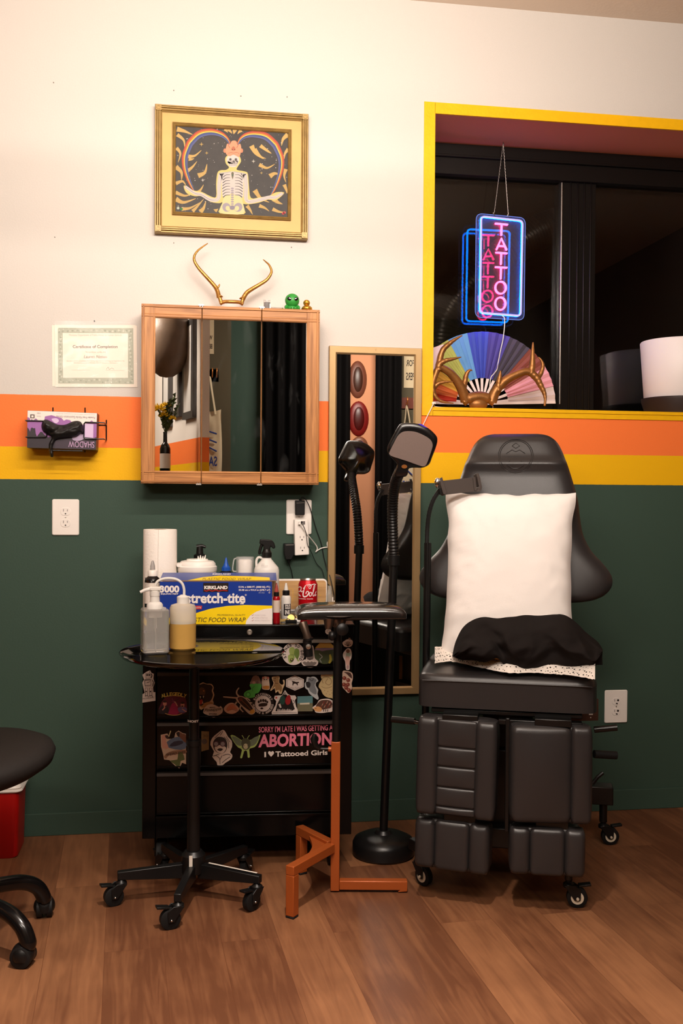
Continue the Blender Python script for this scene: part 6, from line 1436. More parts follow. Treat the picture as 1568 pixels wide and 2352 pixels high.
# ================================================================== tattoo chair
CA = radians(-20)
chair = thing('tattoo_chair', 'black padded tattoo chair on casters facing the room, a white pillow on its seat', 'chair', (.984, -.571, 0), CA)
CHM = WM[chair]
def ch(x, y, z): return CHM @ Vector((x, y, z))
def cushion(b, M, w, d, h, r=.03, e=.014, crown=.008, nu=22, nv=22):
    """padded block: outline w x d with rounded corners, soft top edge, crowned top (local +z)"""
    def ax(n): return [sin(pi / 2 * (2 * k / n - 1)) for k in range(n + 1)]
    A, C = ax(nu), ax(nv)
    def P(a, c):
        k = (abs(a) * abs(c)) ** 8
        x = w / 2 * a - math.copysign(.29 * r * k, a); y = d / 2 * c - math.copysign(.29 * r * k, c)
        q = max(0, (abs(a) * w / 2 - (w / 2 - e)) / e); p = max(0, (abs(c) * d / 2 - (d / 2 - e)) / e)
        f = min(1, math.hypot(q, p)); z = h / 2 - e * (1 - math.sqrt(max(0, 1 - f * f))) + crown * (1 - a * a) * (1 - c * c)
        return M @ Vector((x, y, z))
    b.grid(lambda u, v: P(A[int(round(u * nu))], C[int(round(v * nv))]), nu, nv)
    rim = [P(a, -1) for a in A] + [P(1, c) for c in C[1:]] + [P(a, 1) for a in A[-2::-1]] + [P(-1, c) for c in C[-2:0:-1]]
    dn = (M.to_3x3() @ Vector((0, 0, 1))) * (h - e); n = len(rim)
    b.add(rim + [p - dn for p in rim], [(k, (k + 1) % n, n + (k + 1) % n, n + k) for k in range(n)] + [tuple(range(n, 2 * n))])
def place(x, y, z, R=None): return CHM @ Matrix.Translation((x, y, z)) @ (R.to_4x4() if R is not None else Matrix())
# seat
b = B(M_leather); cushion(b, place(0, -.015, .607), .505, .47, .092, .045, .018, .010); b.tube([ch(-.235, -.2515, .637), ch(.235, -.2515, .637)], .0016, 6); b.obj('seat', chair, smooth=60)
b = B(M_blackmetal); 
for (a, c) in (((-.16, -.2, .535), (.16, .2, .553)), ((-.02, -.25, .52), (.21, -.22, .535)), ((-.21, -.24, .545), (.21, -.22, .556))): b.bb(a, c)
b.xf(CHM); b.obj('seat_frame', chair, bevel=.002)
# bell shaped backrest
prof = [(.825, .10), (.832, .215), (.845, .262), (.865, .290), (.890, .303), (.92, .298), (.955, .272), (.99, .240), (1.04, .214), (1.10, .203), (1.16, .195), (1.24, .172), (1.28, .158), (1.31, .147), (1.335, .134), (1.352, .118), (1.363, .098), (1.368, .07)]
prof = [(p.x, p.y) for p in catmull([Vector((a, c, 0)) for a, c in prof], 4, False)]
prof = [p for i, p in enumerate(prof) if i == 0 or p[0] > prof[i - 1][0] + 1e-5]
def bw(z):
    for (z0, w0), (z1, w1) in zip(prof, prof[1:]):
        if z0 <= z <= z1:
            f = (z - z0) / (z1 - z0); return w0 + (w1 - w0) * f
    return prof[-1][1]
def by(z): return .135 + (z - .82) * .17 + max(0, z - 1.272) * .30 - .014 * math.exp(-((z - 1.268) / .014) ** 2)
zs = []
for (z0, w0), (z1, w1) in zip(prof, prof[1:]):
    k = max(1, int((z1 - z0) / .012))
    zs += [z0 + (z1 - z0) * i / k for i in range(k)]
zs.append(prof[-1][0]); nz = len(zs)
def back(side):
    def fn(u, v):
        z = zs[min(int(round(v * (nz - 1))), nz - 1)]; a = u * 2 - 1; x = bw(z) * (a if abs(a) < .7 else a)
        ez = min(1, (z - .825) / .03, (1.368 - z) / .03); ez = math.sqrt(max(0, 1 - (1 - max(0, ez)) ** 2))
        ex = math.sqrt(max(0, 1 - abs(a) ** 7))
        y = by(z) + side * .038 * ex * ez
        if side < 0 and 1.05 < 9: y += -.004 * ex * ez * cos(a * 1.5)
        return ch(x + .012, y, z)
    return fn
b = B(M_leather); b.grid(back(-1), 36, nz - 1); b.grid(back(1), 36, nz - 1); bk = b.obj('backrest', chair, smooth=70)
# embossed round badge on the head pad
b = B(M_leather)
def bp(x, z, o=.0015): return ch(x + .012, by(z) - .042 - o, z)
for rr in (.050, .055): b.tube([bp(rr * cos(t), 1.293 + rr * sin(t), 0) for t in [k * 2 * pi / 40 for k in range(41)]], .0013, 6, caps=False)
for pts in ([(-.03, 1.30), (-.012, 1.312), (0, 1.306), (.012, 1.312), (.03, 1.30)], [(-.034, 1.29), (.034, 1.29)], [(-.02, 1.275), (0, 1.262), (.02, 1.275)], [(0, 1.262), (0, 1.285)], [(-.012, 1.325), (0, 1.335), (.012, 1.325), (0, 1.317), (-.012, 1.325)], [(-.026, 1.262), (-.008, 1.252), (.008, 1.252), (.026, 1.262)]): b.tube([bp(x, z, 0) for x, z in pts], .0013, 6)
b.obj('badge', bk, smooth=60)
b = B(M_blackmetal); b.bb((-.03, .155, .52), (.05, .175, .98)); b.bb((-.05, .12, .50), (.07, .2, .56)); b.xf(CHM); b.obj('back_bracket', chair, bevel=.002)
# leg and foot pads: each hangs facing forward on its own hinge
def padframe(px0, px1, py0, py1, yl, yaw):
    """front-facing pad from its outline in the photo on the plane yl before the seat"""
    n = Vector((sin(CA + yaw), -cos(CA + yaw), 0)); o = ch(0, yl, 0); pl = Plane(o, n)
    a, c = pl.px(px0, (py0 + py1) / 2), pl.px(px1, (py0 + py1) / 2); t, u = pl.px((px0 + px1) / 2, py0), pl.px((px0 + px1) / 2, py1)
    ctr = (a + c) / 2; ctr.z = (t.z + u.z) / 2
    M = Matrix((pl.u, pl.v, n)).transposed().to_4x4(); M.translation = ctr
    return M, (c - a).length, (t - u).length
Tm = Matrix.Translation
M, w, h = padframe(956, 1139, 1652, 1879, -.30, radians(-5))
M = M @ Matrix.Rotation(radians(-1.2), 4, 'Z')
b = B(M_leather); cushion(b, M @ Tm((0, 0, -.034)), w, h, .05, .02, .012, .002)
for s in (-1, 1): cushion(b, M @ Tm((s * (w / 2 - .030), 0, -.010)), .060, h - .002, .036, .016, .014, .006)
for k in range(5):
    hh = (h - .008) / 5; hk = hh * (1.25 if k == 0 else (.62 if k == 4 else 1.04)); 
zz = h / 2 - .004
for f in (.29, .205, .215, .205, .085):
    hk = (h - .008) * f; cushion(b, M @ Tm((0, zz - hk / 2, -.016)), w - .112, hk - .001, .026, .006, .006, .004); zz -= hk
b.obj('leg_pad', chair, smooth=60, label='leg pad with a ribbed centre panel')
M, w, h = padframe(1171, 1361, 1668, 1894, -.30, radians(7))
b = B(M_leather); cushion(b, M @ Tm((0, 0, -.034)), w, h, .05, .02, .012, .002); cushion(b, M @ Tm((-.027, 0, -.014)), w - .056, h - .002, .036, .018, .016, .012); cushion(b, M @ Tm((w / 2 - .030, 0, -.014)), .060, h - .002, .036, .016, .014, .008); b.obj('leg_pad', chair, smooth=60)
for (a, c, t, u, yaw, rot) in ((951, 1123, 1886, 2003, -6, -1.2), (1169, 1345, 1903, 2014, 4, -.4)):
    M, w, h = padframe(a, c, t, u, -.285, radians(yaw)); M = M @ Matrix.Rotation(radians(rot), 4, 'Z')
    b = B(M_leather); cushion(b, M @ Tm((0, 0, -.034)), w, h, .05, .034, .012, .002)
    cushion(b, M @ Tm((-w / 2 + w * .14, 0, -.014)), w * .275, h - .002, .036, .02, .015, .007); cushion(b, M @ Tm((0, 0, -.014)), w * .46, h - .002, .036, .014, .012, .005); cushion(b, M @ Tm((w / 2 - w * .14, 0, -.014)), w * .275, h - .002, .036, .02, .015, .007)
    b.obj('foot_pad', chair, smooth=60)
b = B(M_blackmetal)
for x in (-.125, .13): b.bb((x - .045, -.262, .20), (x + .045, -.25, .53)); b.bb((x - .05, -.28, .528), (x + .05, -.22, .548))
b.bb((.0, -.255, .22), (.012, -.235, .54)); b.xf(CHM); b.obj('leg_bracket', chair, bevel=.002)
b = B(mat('pale_wood_strut', (186, 128, 70), 0.5)); b.bb((.016, -.20, .33), (.026, -.19, .47)); b.xf(CHM); b.obj('strut', chair, label='pale wood coloured strut between the pads')
# lifting column, base and casters
b = B(M_blackmetal); b.bb((-.13, -.09, .115), (.13, .16, .175)); b.bb((-.10, -.05, .17), (.10, .13, .40)); b.bb((-.075, -.03, .38), (.075, .11, .54)); b.xf(CHM); b.obj('column', chair, bevel=.004)
inv = CHM.inverted()
FRc, FLc, BRc = Vector((1.086, -.815, 0)), Vector((.705, -.585, 0)), Vector((1.395, -.345, 0)); BLc = Vector((.93, -.15, 0))
M_ring = mat('pale_wheel_ring', (214, 200, 178), 0.4)
for c in (FRc, FLc, BRc, BLc):
    l = inv @ c; b = B(M_blackmetal); e = Vector((l.x * .35, .03, 0)); d = (l - e).normalized(); s_ = Vector((-d.y, d.x, 0)) * .026
    if c is BRc:
        b.bb((.12, l.y - .03, .140), (l.x + .030, l.y + .03, .200)); b.cyl((l.x, l.y, .075), (l.x, l.y, .145), .013, seg=14)
    else:
        b.prism([e + s_ + Vector((0, 0, .115)), e - s_ + Vector((0, 0, .115)), l - s_ + d * .02 + Vector((0, 0, .098)), l + s_ + d * .02 + Vector((0, 0, .098))], (0, 0, .032)); b.cyl((l.x, l.y, .075), (l.x, l.y, .10), .011, seg=14)
    b.xf(CHM); b.obj('base_leg', chair, bevel=.003)
caster(chair, (FRc.x, FRc.y), radians(-14), .029, True, M_ring, .085)
caster(chair, (BRc.x, BRc.y), radians(-8), .029, True, M_ring, .085)
caster(chair, (FLc.x, FLc.y), radians(-60), .029, False, M_ring, .085)
caster(chair, (BLc.x, BLc.y), radians(150), .029, True, M_ring, .085)
# side handles
b = B(M_blackmetal); b.cyl(at(952, 1657, -.70), at(900, 1652, -.66), .0095, seg=14); b.use(M_chrome); b.cyl(at(960, 1659, -.70), at(948, 1656.6, -.70), .006, seg=12); b.obj('handle', chair)
b = B(M_blackmetal); b.cyl(at(1364, 1676, -.74), at(1417, 1671, -.76), .0095, seg=14); b.obj('handle', chair)
b = B(M_rubber); b.cyl(at(1364, 1732, -.72), at(1415, 1735, -.72), .012, seg=14); b.obj('handle', chair)
b = B(M_black); b.tube([at(1360, 1800, -.5), at(1372, 1785, -.5), at(1384, 1775, -.5)], .006, 10); b.obj('pedal', chair)
b = B(mat('dark_brown_panel', (66, 40, 30), 0.5)); p0, p1 = at(1338, 1656, -.42), at(1374, 1606, -.42); b.bb((p0.x - .05, -.42, p0.z), (p1.x, -.35, p1.z)); q = b.obj('control_box', chair, label='dark brown control box')
b = B(ink(206, 196, 186)); QP = Plane((0, -.4205, 0), (0, -1, 0)); b.flat(QP, [(1352, 1632), (1361, 1632), (1361, 1642), (1352, 1642)]); b.disc(QP, (1356, 1648), 1.6); b.obj('label_strip', q, smooth=0)

# phone holder on a gooseneck, clamped to the chair's left side
ph = thing('phone_holder', 'black gooseneck phone holder on a pole at the left of the tattoo chair', 'phone holder', at(978, 1700, -.44).xy.to_3d())
y = -.44
b = B(M_blackmetal); p0 = at(975, 1700, y); p1 = at(982, 1247, y); b.cyl((p0.x, y, 0.13), p1, .0115, seg=16); b.obj('pole', ph)
b = B(M_rubber); P = catmull([at(980, 1250, y), at(981, 1215, y), at(985, 1180, y - .01), at(995, 1148, y - .02), at(1012, 1122, y - .03)], 8, False); b.tube(P, [.0065 + .0006 * (i % 2) for i in range(len(P))], 12); b.obj('gooseneck', ph)
yh = y - .04; HP = Plane(at(1055, 1115, yh), (.10, -1, .15)); KH = crop(860, 940, 1120)
def hq(pts, off=0): return [HP.px(x_, y_, off) for x_, y_ in KH(pts)]
M_gph = mat('grey_black_holder', (70, 62, 58), 0.45, spec=0.4)
b = B(M_gph); b.prism(hq([(930, 990), (1400, 940), (1420, 1130), (955, 1185)]), -HP.n * .008); b.obj('tray', ph, bevel=.001)
for pts in ([(885, 965), (915, 950), (975, 1150), (960, 1195), (930, 1180), (895, 1050)], [(1385, 900), (1415, 895), (1440, 960), (1465, 1090), (1450, 1140), (1400, 1130), (1425, 1080), (1400, 960)]):
    b = B(M_gph); b.prism(hq(pts, .014), -HP.n * .026); b.obj('jaw', ph, bevel=.001)
b = B(M_gph); b.prism(hq([(1355, 945), (1385, 940), (1410, 1125), (1375, 1130)], .004), -HP.n * .006); b.obj('rubber_strip', ph)
b = B(M_chrome); p = hq([(878, 1020)])[0]; b.ball(p + Vector((0, .006, 0)), (.010, .008, .016)); b.obj('ball_joint', ph); 
b = B(M_black); p = hq([(905, 1150)])[0]; b.tube([p + Vector((.004, 0, -.006)), p + Vector((.0, 0, .012))], .008, 12); b.obj('socket', ph)

# ------------------------------------------------------------------ white pillow
M_pil = mat('white_cotton', (238, 232, 228), 0.85, spec=0.1, bump=0.15, bscale=300)
pl0, pl1 = ch(0, -.035, .658), ch(0, .125, 1.165)
pil = thing('pillow', 'plump white pillow standing upright against the back of the tattoo chair', 'pillow', pl0)
lean = math.atan2(.16, .507); PX = (CHM.to_3x3() @ Vector((1, 0, 0))); PU = (CHM.to_3x3() @ Vector((0, sin(lean), cos(lean)))); PN = PX.cross(PU)   # PN points back
pcn = (at(1164, 1312, -.5)); 
W_, H_ = .405, .535
ctr = ch(-.003, .035, .92)
def pillow(side):
    def fn(u, v):
        a, c = u * 2 - 1, v * 2 - 1
        x = W_ / 2 * a * (1 - .075 * (1 - abs(c) ** 2.2)); z = H_ / 2 * c * (1 - .03 * (1 - a * a))
        th = .082 * (max(0, 1 - abs(a) ** 3.2) ** .55) * (max(0, 1 - abs(c) ** 3.4) ** .55)
        q = Vector((a * 2.2, c * 2.6, side * 3)); rim = max(abs(a), abs(c))
        wr = .010 * noise.noise(q) + .007 * noise.noise(Vector((a * 5, c * 9, 5))) * rim ** 3
        wr += .010 * rim ** 6 * sin(c * 22 + 3 * noise.noise(q)) * (1 - rim ** 20)
        n1 = 1 - abs(noise.noise(Vector((a * 3.1 + c * 2.2, c * 4.3 - a, 11)))) * 2; n2 = 1 - abs(noise.noise(Vector((a * 6 - c * 3, c * 7 + a * 2, 4)))) * 2
        wr += .009 * max(0, n1) ** 3 * (.25 + rim ** 2) + .006 * max(0, n2) ** 4 * rim ** 2
        if side > 0: wr *= .5
        th = th + wr * (1 - rim ** 12)
        x += .006 * noise.noise(Vector((c * 4, a, 1))) * abs(a) ** 3
        z += .007 * noise.noise(Vector((a * 4, c, 7))) * abs(c) ** 3
        return ctr + PX * x + PU * z + PN * (th * side)
    return fn
b = B(M_pil); b.grid(pillow(-1), 60, 72); b.grid(pillow(1), 40, 48); b.obj('cover', pil, smooth=80)

# ------------------------------------------------------------------ white lace cloth and black cloth on the seat
def lacemat():
    m = mat('white_lace', (232, 222, 212), 0.85, spec=0.1); nt = m.node_tree; b_ = nt.nodes['Principled BSDF']; L = nt.links.new
    tc = nt.nodes.new('ShaderNodeTexCoord'); v = nt.nodes.new('ShaderNodeTexVoronoi'); v.inputs['Scale'].default_value = 120; v.inputs['Randomness'].default_value = 0.35
    L(tc.outputs['Object'], v.inputs['Vector']); n = nt.nodes.new('ShaderNodeTexNoise'); n.inputs['Scale'].default_value = 22; L(tc.outputs['Object'], n.inputs['Vector'])
    th = nt.nodes.new('ShaderNodeMath'); th.operation = 'MULTIPLY'; th.inputs[1].default_value = 0.52; L(n.outputs['Fac'], th.inputs[0])
    gt = nt.nodes.new('ShaderNodeMath'); gt.operation = 'GREATER_THAN'; L(v.outputs['Distance'], gt.inputs[0]); L(th.outputs[0], gt.inputs[1])
    inv_ = nt.nodes.new('ShaderNodeMath'); inv_.operation = 'ADD'; inv_.inputs[1].default_value = 0.0; L(gt.outputs[0], inv_.inputs[0]); L(inv_.outputs[0], b_.inputs['Alpha'])
    return m
M_lace = lacemat()
ZS = .6635
def seat_pt(px, py, z): return at_z(px, py, z)
lace = thing('lace_cloth', 'white lace cloth with small holes spread across the front of the black seat', 'cloth', ch(0, -.16, ZS))
near = [(998, 1524), (1030, 1519), (1060, 1524), (1100, 1533), (1140, 1541), (1175, 1546), (1220, 1545), (1265, 1548), (1300, 1550), (1340, 1556), (1366, 1561)]
far = [(1003, 1496), (1040, 1483), (1075, 1490), (1110, 1496), (1140, 1502), (1175, 1512), (1220, 1522), (1265, 1518), (1300, 1526), (1330, 1526), (1362, 1534)]
n_ = catmull([Vector((a, c, 0)) for a, c in near], 6, False); f_ = catmull([Vector((a, c, 0)) for a, c in far], 6, False); N = len(n_) - 1
def lfn(lift, inset):
    def fn(u, v):
        i = min(int(round(u * N)), N); p = n_[i]; q = f_[i]
        x = p.x + (q.x - p.x) * v
        pn = seat_pt(p.x, p.y, ZS + .004); d = (seat_pt(p.x, p.y - 2, ZS + .004) - pn).normalized()
        hgt = lift * (1 - abs(2 * min(v, .75) / .75 - 1) ** 2.5) if v < .75 else lift * .4
        tz = .012 + .010 * noise.noise(Vector((u * 9, v * 2, 2))) + .006 * sin(u * 30) * noise.noise(Vector((u * 4, 3, 1)))
        fz = .004 + (.020 + tz) * sin(min(1, v * 1.3) * pi / 2) + .003 * noise.noise(Vector((u * 40, v * 9, 5)))
        if u > .93 or v < .1: fz *= 1
        return pn + d * (v * .10) + Vector((0, 0, fz - .004 - inset + (0.0 if v > .06 else -.0)))
    return fn
b = B(M_lace); b.grid(lfn(.03, 0), N, 16); b.obj('weave', lace, smooth=80)

M_blk = mat('black_cotton', (30, 26, 25), 0.9, spec=0.08, sheen=0.0, bump=0.3, bscale=300)
top = [(1038, 1507), (1046, 1470), (1062, 1437), (1085, 1418), (1110, 1411), (1140, 1413), (1170, 1408), (1205, 1404), (1240, 1408), (1270, 1409), (1300, 1414), (1325, 1432), (1345, 1452), (1372, 1474), (1384, 1492)]
bot = [(1042, 1509), (1060, 1516), (1090, 1517), (1115, 1521), (1140, 1512), (1160, 1530), (1185, 1549), (1215, 1543), (1245, 1530), (1275, 1524), (1305, 1530), (1330, 1530), (1350, 1533), (1366, 1532), (1382, 1500)]
t_ = catmull([Vector((a, c, 0)) for a, c in top], 6, False); b_ = catmull([Vector((a, c, 0)) for a, c in bot], 6, False); N2 = len(t_) - 1
blk = thing('black_cloth', 'crumpled black cloth heaped on the seat before the white pillow', 'cloth', ch(.02, -.1, ZS + .02))
def cfn(u, v):
    i = min(int(round(u * N2)), N2); p, q = b_[i], t_[i]
    base = ch(0, -.19, 0); top_y = ch(0, -.03, 0)
    # front skirt near the seat edge, crest farther back against the pillow
    px_, py_ = p.x + (q.x - p.x) * v, p.y + (q.y - p.y) * v
    x_l = (px_ - 1165) / 380 * .47
    yl = -.225 + .17 * v ** 1.6 - .050 * sin(pi * v) * (1 + .5 * noise.noise(Vector((u * 5, v * 2.5, 4))))
    fold = noise.noise(Vector((u * 6.5 + v * 1.5, v * 2.2, 9.3))); f2 = noise.noise(Vector((u * 13 - v * 3, v * 5, 2.1)))
    yl += -.048 * (abs(fold) ** .8 * (1 if fold > 0 else -1)) * sin(pi * min(1, v + .12)) - .022 * f2 * sin(pi * min(1, v + .1))
    yl += -.030 * (1 - abs(fold) * 2.2) * .6 * sin(pi * v)
    pl = Plane(ch(0, yl, 0), (sin(CA), -cos(CA), 0)); pt = pl.px(px_, py_)
    if pt.z < ZS + .004: pt.z = ZS + .004
    return pt
def cbk(u, v):
    a = cfn(u, 1.0); e = ch(0, .0, 0); back_ = CHM.to_3x3() @ Vector((0, 1, 0))
    return Vector((a.x, a.y, a.z - (a.z - ZS - .004) * v)) + back_ * (.02 * sin(pi * v))
b = B(M_blk); b.grid(cfn, N2, 34); b.grid(cbk, N2, 6); b.obj('folds', blk, smooth=80, sub=1)
b = B(mat('mustard_cloth', (186, 128, 20), 0.8)); yq = ch(0, -.2, 0)
MP = Plane(ch(0, -.205, 0), (sin(CA), -cos(CA), 0)); b.prism([MP.px(a, c) for a, c in ((1112, 1500), (1148, 1502), (1162, 1518), (1138, 1514))], -MP.n * .03); o = b.obj('mustard_cloth', smooth=0); 
o_lo = Vector(o.data.vertices[0].co); 
tag(o, 'small patch of mustard yellow cloth peeking out under the black cloth', 'cloth')

# ================================================================== light therapy floor lamp
LX, LY = .648, -.335
lamp = thing('floor_lamp', 'black gooseneck floor lamp with a flat grey light panel standing before the tall mirror', 'floor lamp', (LX, LY, 0))
b = B(mat('black_lamp_base', (18, 16, 16), 0.34)); b.lathe([(.094, 0), (.1, .006), (.1, .040), (.094, .052), (.07, .064), (.03, .070), (.022, .080), (0, .080)], (LX, LY, 0), 48); b.obj('base', lamp, smooth=40)
b = B(M_blackmetal); g0 = at(904, 1290, LY); b.cyl((LX, LY, .07), g0, .0135, seg=20); b.obj('pole', lamp)
b = B(M_black); b.cyl(at(903.5, 1298, LY), at(904, 1275, LY), .0195, seg=20); b.obj('collar', lamp)
b = B(M_black); P = catmull([at(904, 1278, LY), at(902, 1230, LY), at(901, 1180, LY - .012), at(903, 1135, LY - .045), at(910, 1102, LY - .090), at(921, 1078, LY - .140), at(927, 1066, LY - .160)], 14, False)
b.tube(P, [.0165 + (.0012 if i % 2 else -.0008) for i in range(len(P))], 16); b.obj('gooseneck', lamp, smooth=30)
LPn = Plane(at(948, 1022, LY - .185), (-.16, -1, -.12)); KL = crop(860, 940, 1120)
out = KL([(180, 530), (230, 420), (330, 240), (380, 200), (470, 190), (600, 205), (740, 260), (850, 360), (872, 430), (850, 530), (800, 660), (760, 760), (700, 800), (640, 812), (480, 822), (440, 930), (270, 930), (315, 780), (250, 690), (195, 620)])
shell = [Vector((a, c, 0)) for a, c in out]
sh = catmull(shell, 4); cgx = sum(p.x for p in sh) / len(sh); cgy = sum(p.y for p in sh) / len(sh)
b = B(mat('lamp_shell', (14, 12, 12), 0.24, spec=0.6))
rings = []
for (k, off) in ((.80, .0005), (.95, .001), (1.0, -.004), (1.0, -.012)) + tuple((cos(t * pi / 20), -.012 - .042 * sin(t * pi / 20)) for t in range(1, 10)):
    rings.append([LPn.px(cgx + (p.x - cgx) * k, cgy + (p.y - cgy) * k + (0), off) for p in sh])
n = len(sh); V = [v for R_ in rings for v in R_]
F = [tuple(range(n)), tuple(range((len(rings) - 1) * n, len(rings) * n))[::-1]] + [(i * n + k, i * n + (k + 1) % n, (i + 1) * n + (k + 1) % n, (i + 1) * n + k) for i in range(len(rings) - 1) for k in range(n)]
b.add(V, F); hd = b.obj('head', lamp, smooth=62)
pan = KL([(203, 600), (260, 480), (320, 370), (380, 318), (450, 304), (560, 312), (680, 360), (770, 420), (803, 490), (790, 560), (750, 680), (715, 765), (680, 790), (630, 784), (450, 720), (250, 655), (215, 635)])
M_pan = mat('grey_lamp_diffuser', (112, 96, 90), 0.6, spec=0.3, bump=0.15, bscale=500)
pp = catmull([Vector((a, c, 0)) for a, c in pan], 4)
b = B(M_pan); b.prism([LPn.px(p.x, p.y, .0035) for p in pp], -LPn.n * .003); b.obj('light_panel', hd, bevel=.0008, smooth=25, label='grey light panel')
b = B(mat('copper_button', (206, 134, 72), 0.3, metal=0.8)); c = KL([(411, 793)])[0]; b.prism([LPn.px(c[0] + 6.5 * cos(k * pi / 10), c[1] + 4.4 * sin(k * pi / 10), .004) for k in range(20)], -LPn.n * .004); b.obj('switch', hd, label='copper coloured round switch')
b = B(mat('violet_badge', (70, 50, 190), 0.3)); c = KL([(650, 232)])[0]; b.prism([LPn.px(a, c2, .0) for a, c2 in KL([(600, 203), (650, 205), (740, 262), (690, 248)])], -LPn.n * .010); b.obj('badge', hd, label='violet blue strip')

# ================================================================== drafting stool at the left edge
SX, SY = -.560, -.83
st = thing('stool', 'black rolling stool with a round seat and curved tube legs at the left edge', 'stool', (SX, SY, 0))
M_fab = mat('black_stool_fabric', (30, 26, 24), 0.75, spec=0.25, bump=0.3, bscale=350)
Ms = Matrix.Rotation(radians(-4), 3, 'Y') @ Matrix.Rotation(radians(2), 3, 'X')
b = B(M_fab); b.lathe([(0, -.048), (.15, -.048), (.205, -.040), (.238, -.020), (.246, .0), (.240, .016), (.215, .028), (.16, .034), (.08, .030), (0, .027)], (SX - .008, SY, .474), 56, Ms); b.obj('seat', st, smooth=60)
b = B(M_blackmetal); b.cyl((SX, SY, .12), (SX, SY, .43), .025, seg=20); b.cyl((SX, SY, .10), (SX, SY, .22), .034, seg=20); b.obj('column', st)
for k in range(5):
    a = radians(36 - 72 * k); d = Vector((cos(a), sin(a), 0)); O = Vector((SX, SY, 0))
    P = catmull([O + d * .02 + Vector((0, 0, .130)), O + d * .10 + Vector((0, 0, .128)), O + d * .17 + Vector((0, 0, .118)), O + d * .215 + Vector((0, 0, .094)), O + d * .236 + Vector((0, 0, .060)), O + d * .238 + Vector((0, 0, .042))], 7, False)
    b = B(mat('stool_leg_paint', (14, 12, 12), 0.2) if 'stool_leg_paint' not in MATS else MATS['stool_leg_paint']); b.tube(P, [.020] * (len(P) - 6) + [.019, .018, .017, .016, .014, .013], 18); lg = b.obj('leg', st, smooth=60)
    e = O + d * .238; tr = a + radians((60, 200, 120, 90, 250)[k]); td = Vector((cos(tr), sin(tr), 0)); ts_ = Vector((-td.y, td.x, 0)); w = e + td * .014
    b = B(M_rubber)
    for q in (-1, 1): c = w + ts_ * q * .013 + Vector((0, 0, .0265)); b.tube([c - ts_ * .009, c - ts_ * .007, c + ts_ * .007, c + ts_ * .009], [.022, .0265, .0265, .022], 24)
    cs = b.obj('caster', st)
    b = B(M_black); c = w + Vector((0, 0, .030)); b.ball(c, (.029, .029, .029), seg=24, rings=14); V2 = b.V; b.V = [Vector((v.x, v.y, max(v.z, .018))) for v in V2]; b.cyl(e + Vector((0, 0, .03)), e + Vector((0, 0, .062)), .013, seg=14); b.obj('hood', cs, smooth=50)

# ================================================================== red sharps bin
bx0, bx1, by0, by1 = -.735, at(43, 1950, -.215).x, -.215, -.045
bz = at(45, 1820, -.215).z
bn = thing('sharps_bin', 'red plastic bin with a white lid on the floor by the green wall', 'bin', ((bx0 + bx1) / 2, (by0 + by1) / 2, 0))
Mrb = mat('red_bin_plastic', (176, 16, 14), 0.4, spec=0.4)
b = B(Mrb); w0 = bx1 - bx0; 
def frus(b, z0, z1, k0, k1, r=.02):
    rings = []
    for z, k in ((z0, k0), (z0 + .004, k0 + .004), (z1, k1)):
        R = []
        for q, (sx, sy) in enumerate(((1, 1), (-1, 1), (-1, -1), (1, -1))):
            for i in range(6):
                t = (q + i / 5) * pi / 2; R.append(Vector(((bx0 + bx1) / 2 + sx * (w0 / 2 + k - r) + r * cos(t), (by0 + by1) / 2 + sy * ((by1 - by0) / 2 + k * .7 - r) + r * sin(t), z)))
        rings.append(R)
    n = 24; b.add([v for R in rings for v in R], [tuple(range(n))[::-1], tuple(range(2 * n, 3 * n))] + [(i * n + k, i * n + (k + 1) % n, (i + 1) * n + (k + 1) % n, (i + 1) * n + k) for i in range(2) for k in range(n)])
frus(b, 0, bz, -.010, -.001); b.obj('body', bn, smooth=40)
b = B(M_white); frus(b, bz, bz + .010, .006, .008); frus(b, bz + .010, bz + .034, .003, -.006); b.obj('lid', bn, label='white lid')
# ================================================================== on and over the window sill
SY_ = .225
SP = Plane(at(1150, 612, SY_), (.10, -1, 0)); KS = crop(1040, 340, 1300, 1456)
sign = thing('neon_sign', 'lit vertical neon sign with pink letters in a blue border hanging in the window', 'sign', at(1150, 735, SY_))
M_nfront = emat('blue_tube_front', (0.62, 0.50, 1.0), 1.25); M_nback = emat('blue_tube_back', (0.0, 0.15, 1.0), 36.0)
M_pfront = emat('pink_tube_front', (1.0, 0.42, 0.90), 1.15); M_pback = emat('red_tube_back', (1.0, 0.02, 0.14), 36.0)
M_acr = mat('clear_acrylic', (235, 238, 255), 0.05, alpha=0.02, spec=0.5)
def rr(pts, r=2.2, k=5):
    """rounded corners for a closed outline in photo points"""
    out = []; n = len(pts)
    for i in range(n):
        p, a, c = Vector(pts[i]), Vector(pts[i - 1]), Vector(pts[(i + 1) % n])
        u = p + (a - p).normalized() * r; w = p + (c - p).normalized() * r
        for t in range(k + 1):
            f = t / k; out.append((u * (1 - f) + p * f) * (1 - f) + (p * (1 - f) + w * f) * f)
    return [(q.x, q.y) for q in out]
outer = rr(KS([(310, 832), (942, 890), (926, 2212), (296, 2170)]), 15, 7)
b = B(M_acr); b.prism([SP.px(x, y, -.0085) for x, y in outer], -SP.n * .005); pnl = b.obj('acrylic_panel', sign, smooth=30, label='clear acrylic panel')
b = B(emat('lit_acrylic_edge', (0.25, 0.35, 1.0), 0.8)); P = [SP.px(x, y, -.0085) for x, y in outer]; b.tube(P + [P[0]], .0012, 6, caps=False); b.obj('lit_edge', pnl)
inner = rr(KS([(362, 880), (893, 938), (868, 2160), (346, 2118)]), 9, 6)
b = B(M_nfront); P = [SP.px(x, y, .0015) for x, y in inner]; P = P + [P[0], P[1]]; b.tube(P, .0036, 8, caps=False); b.obj('border_tube', sign)
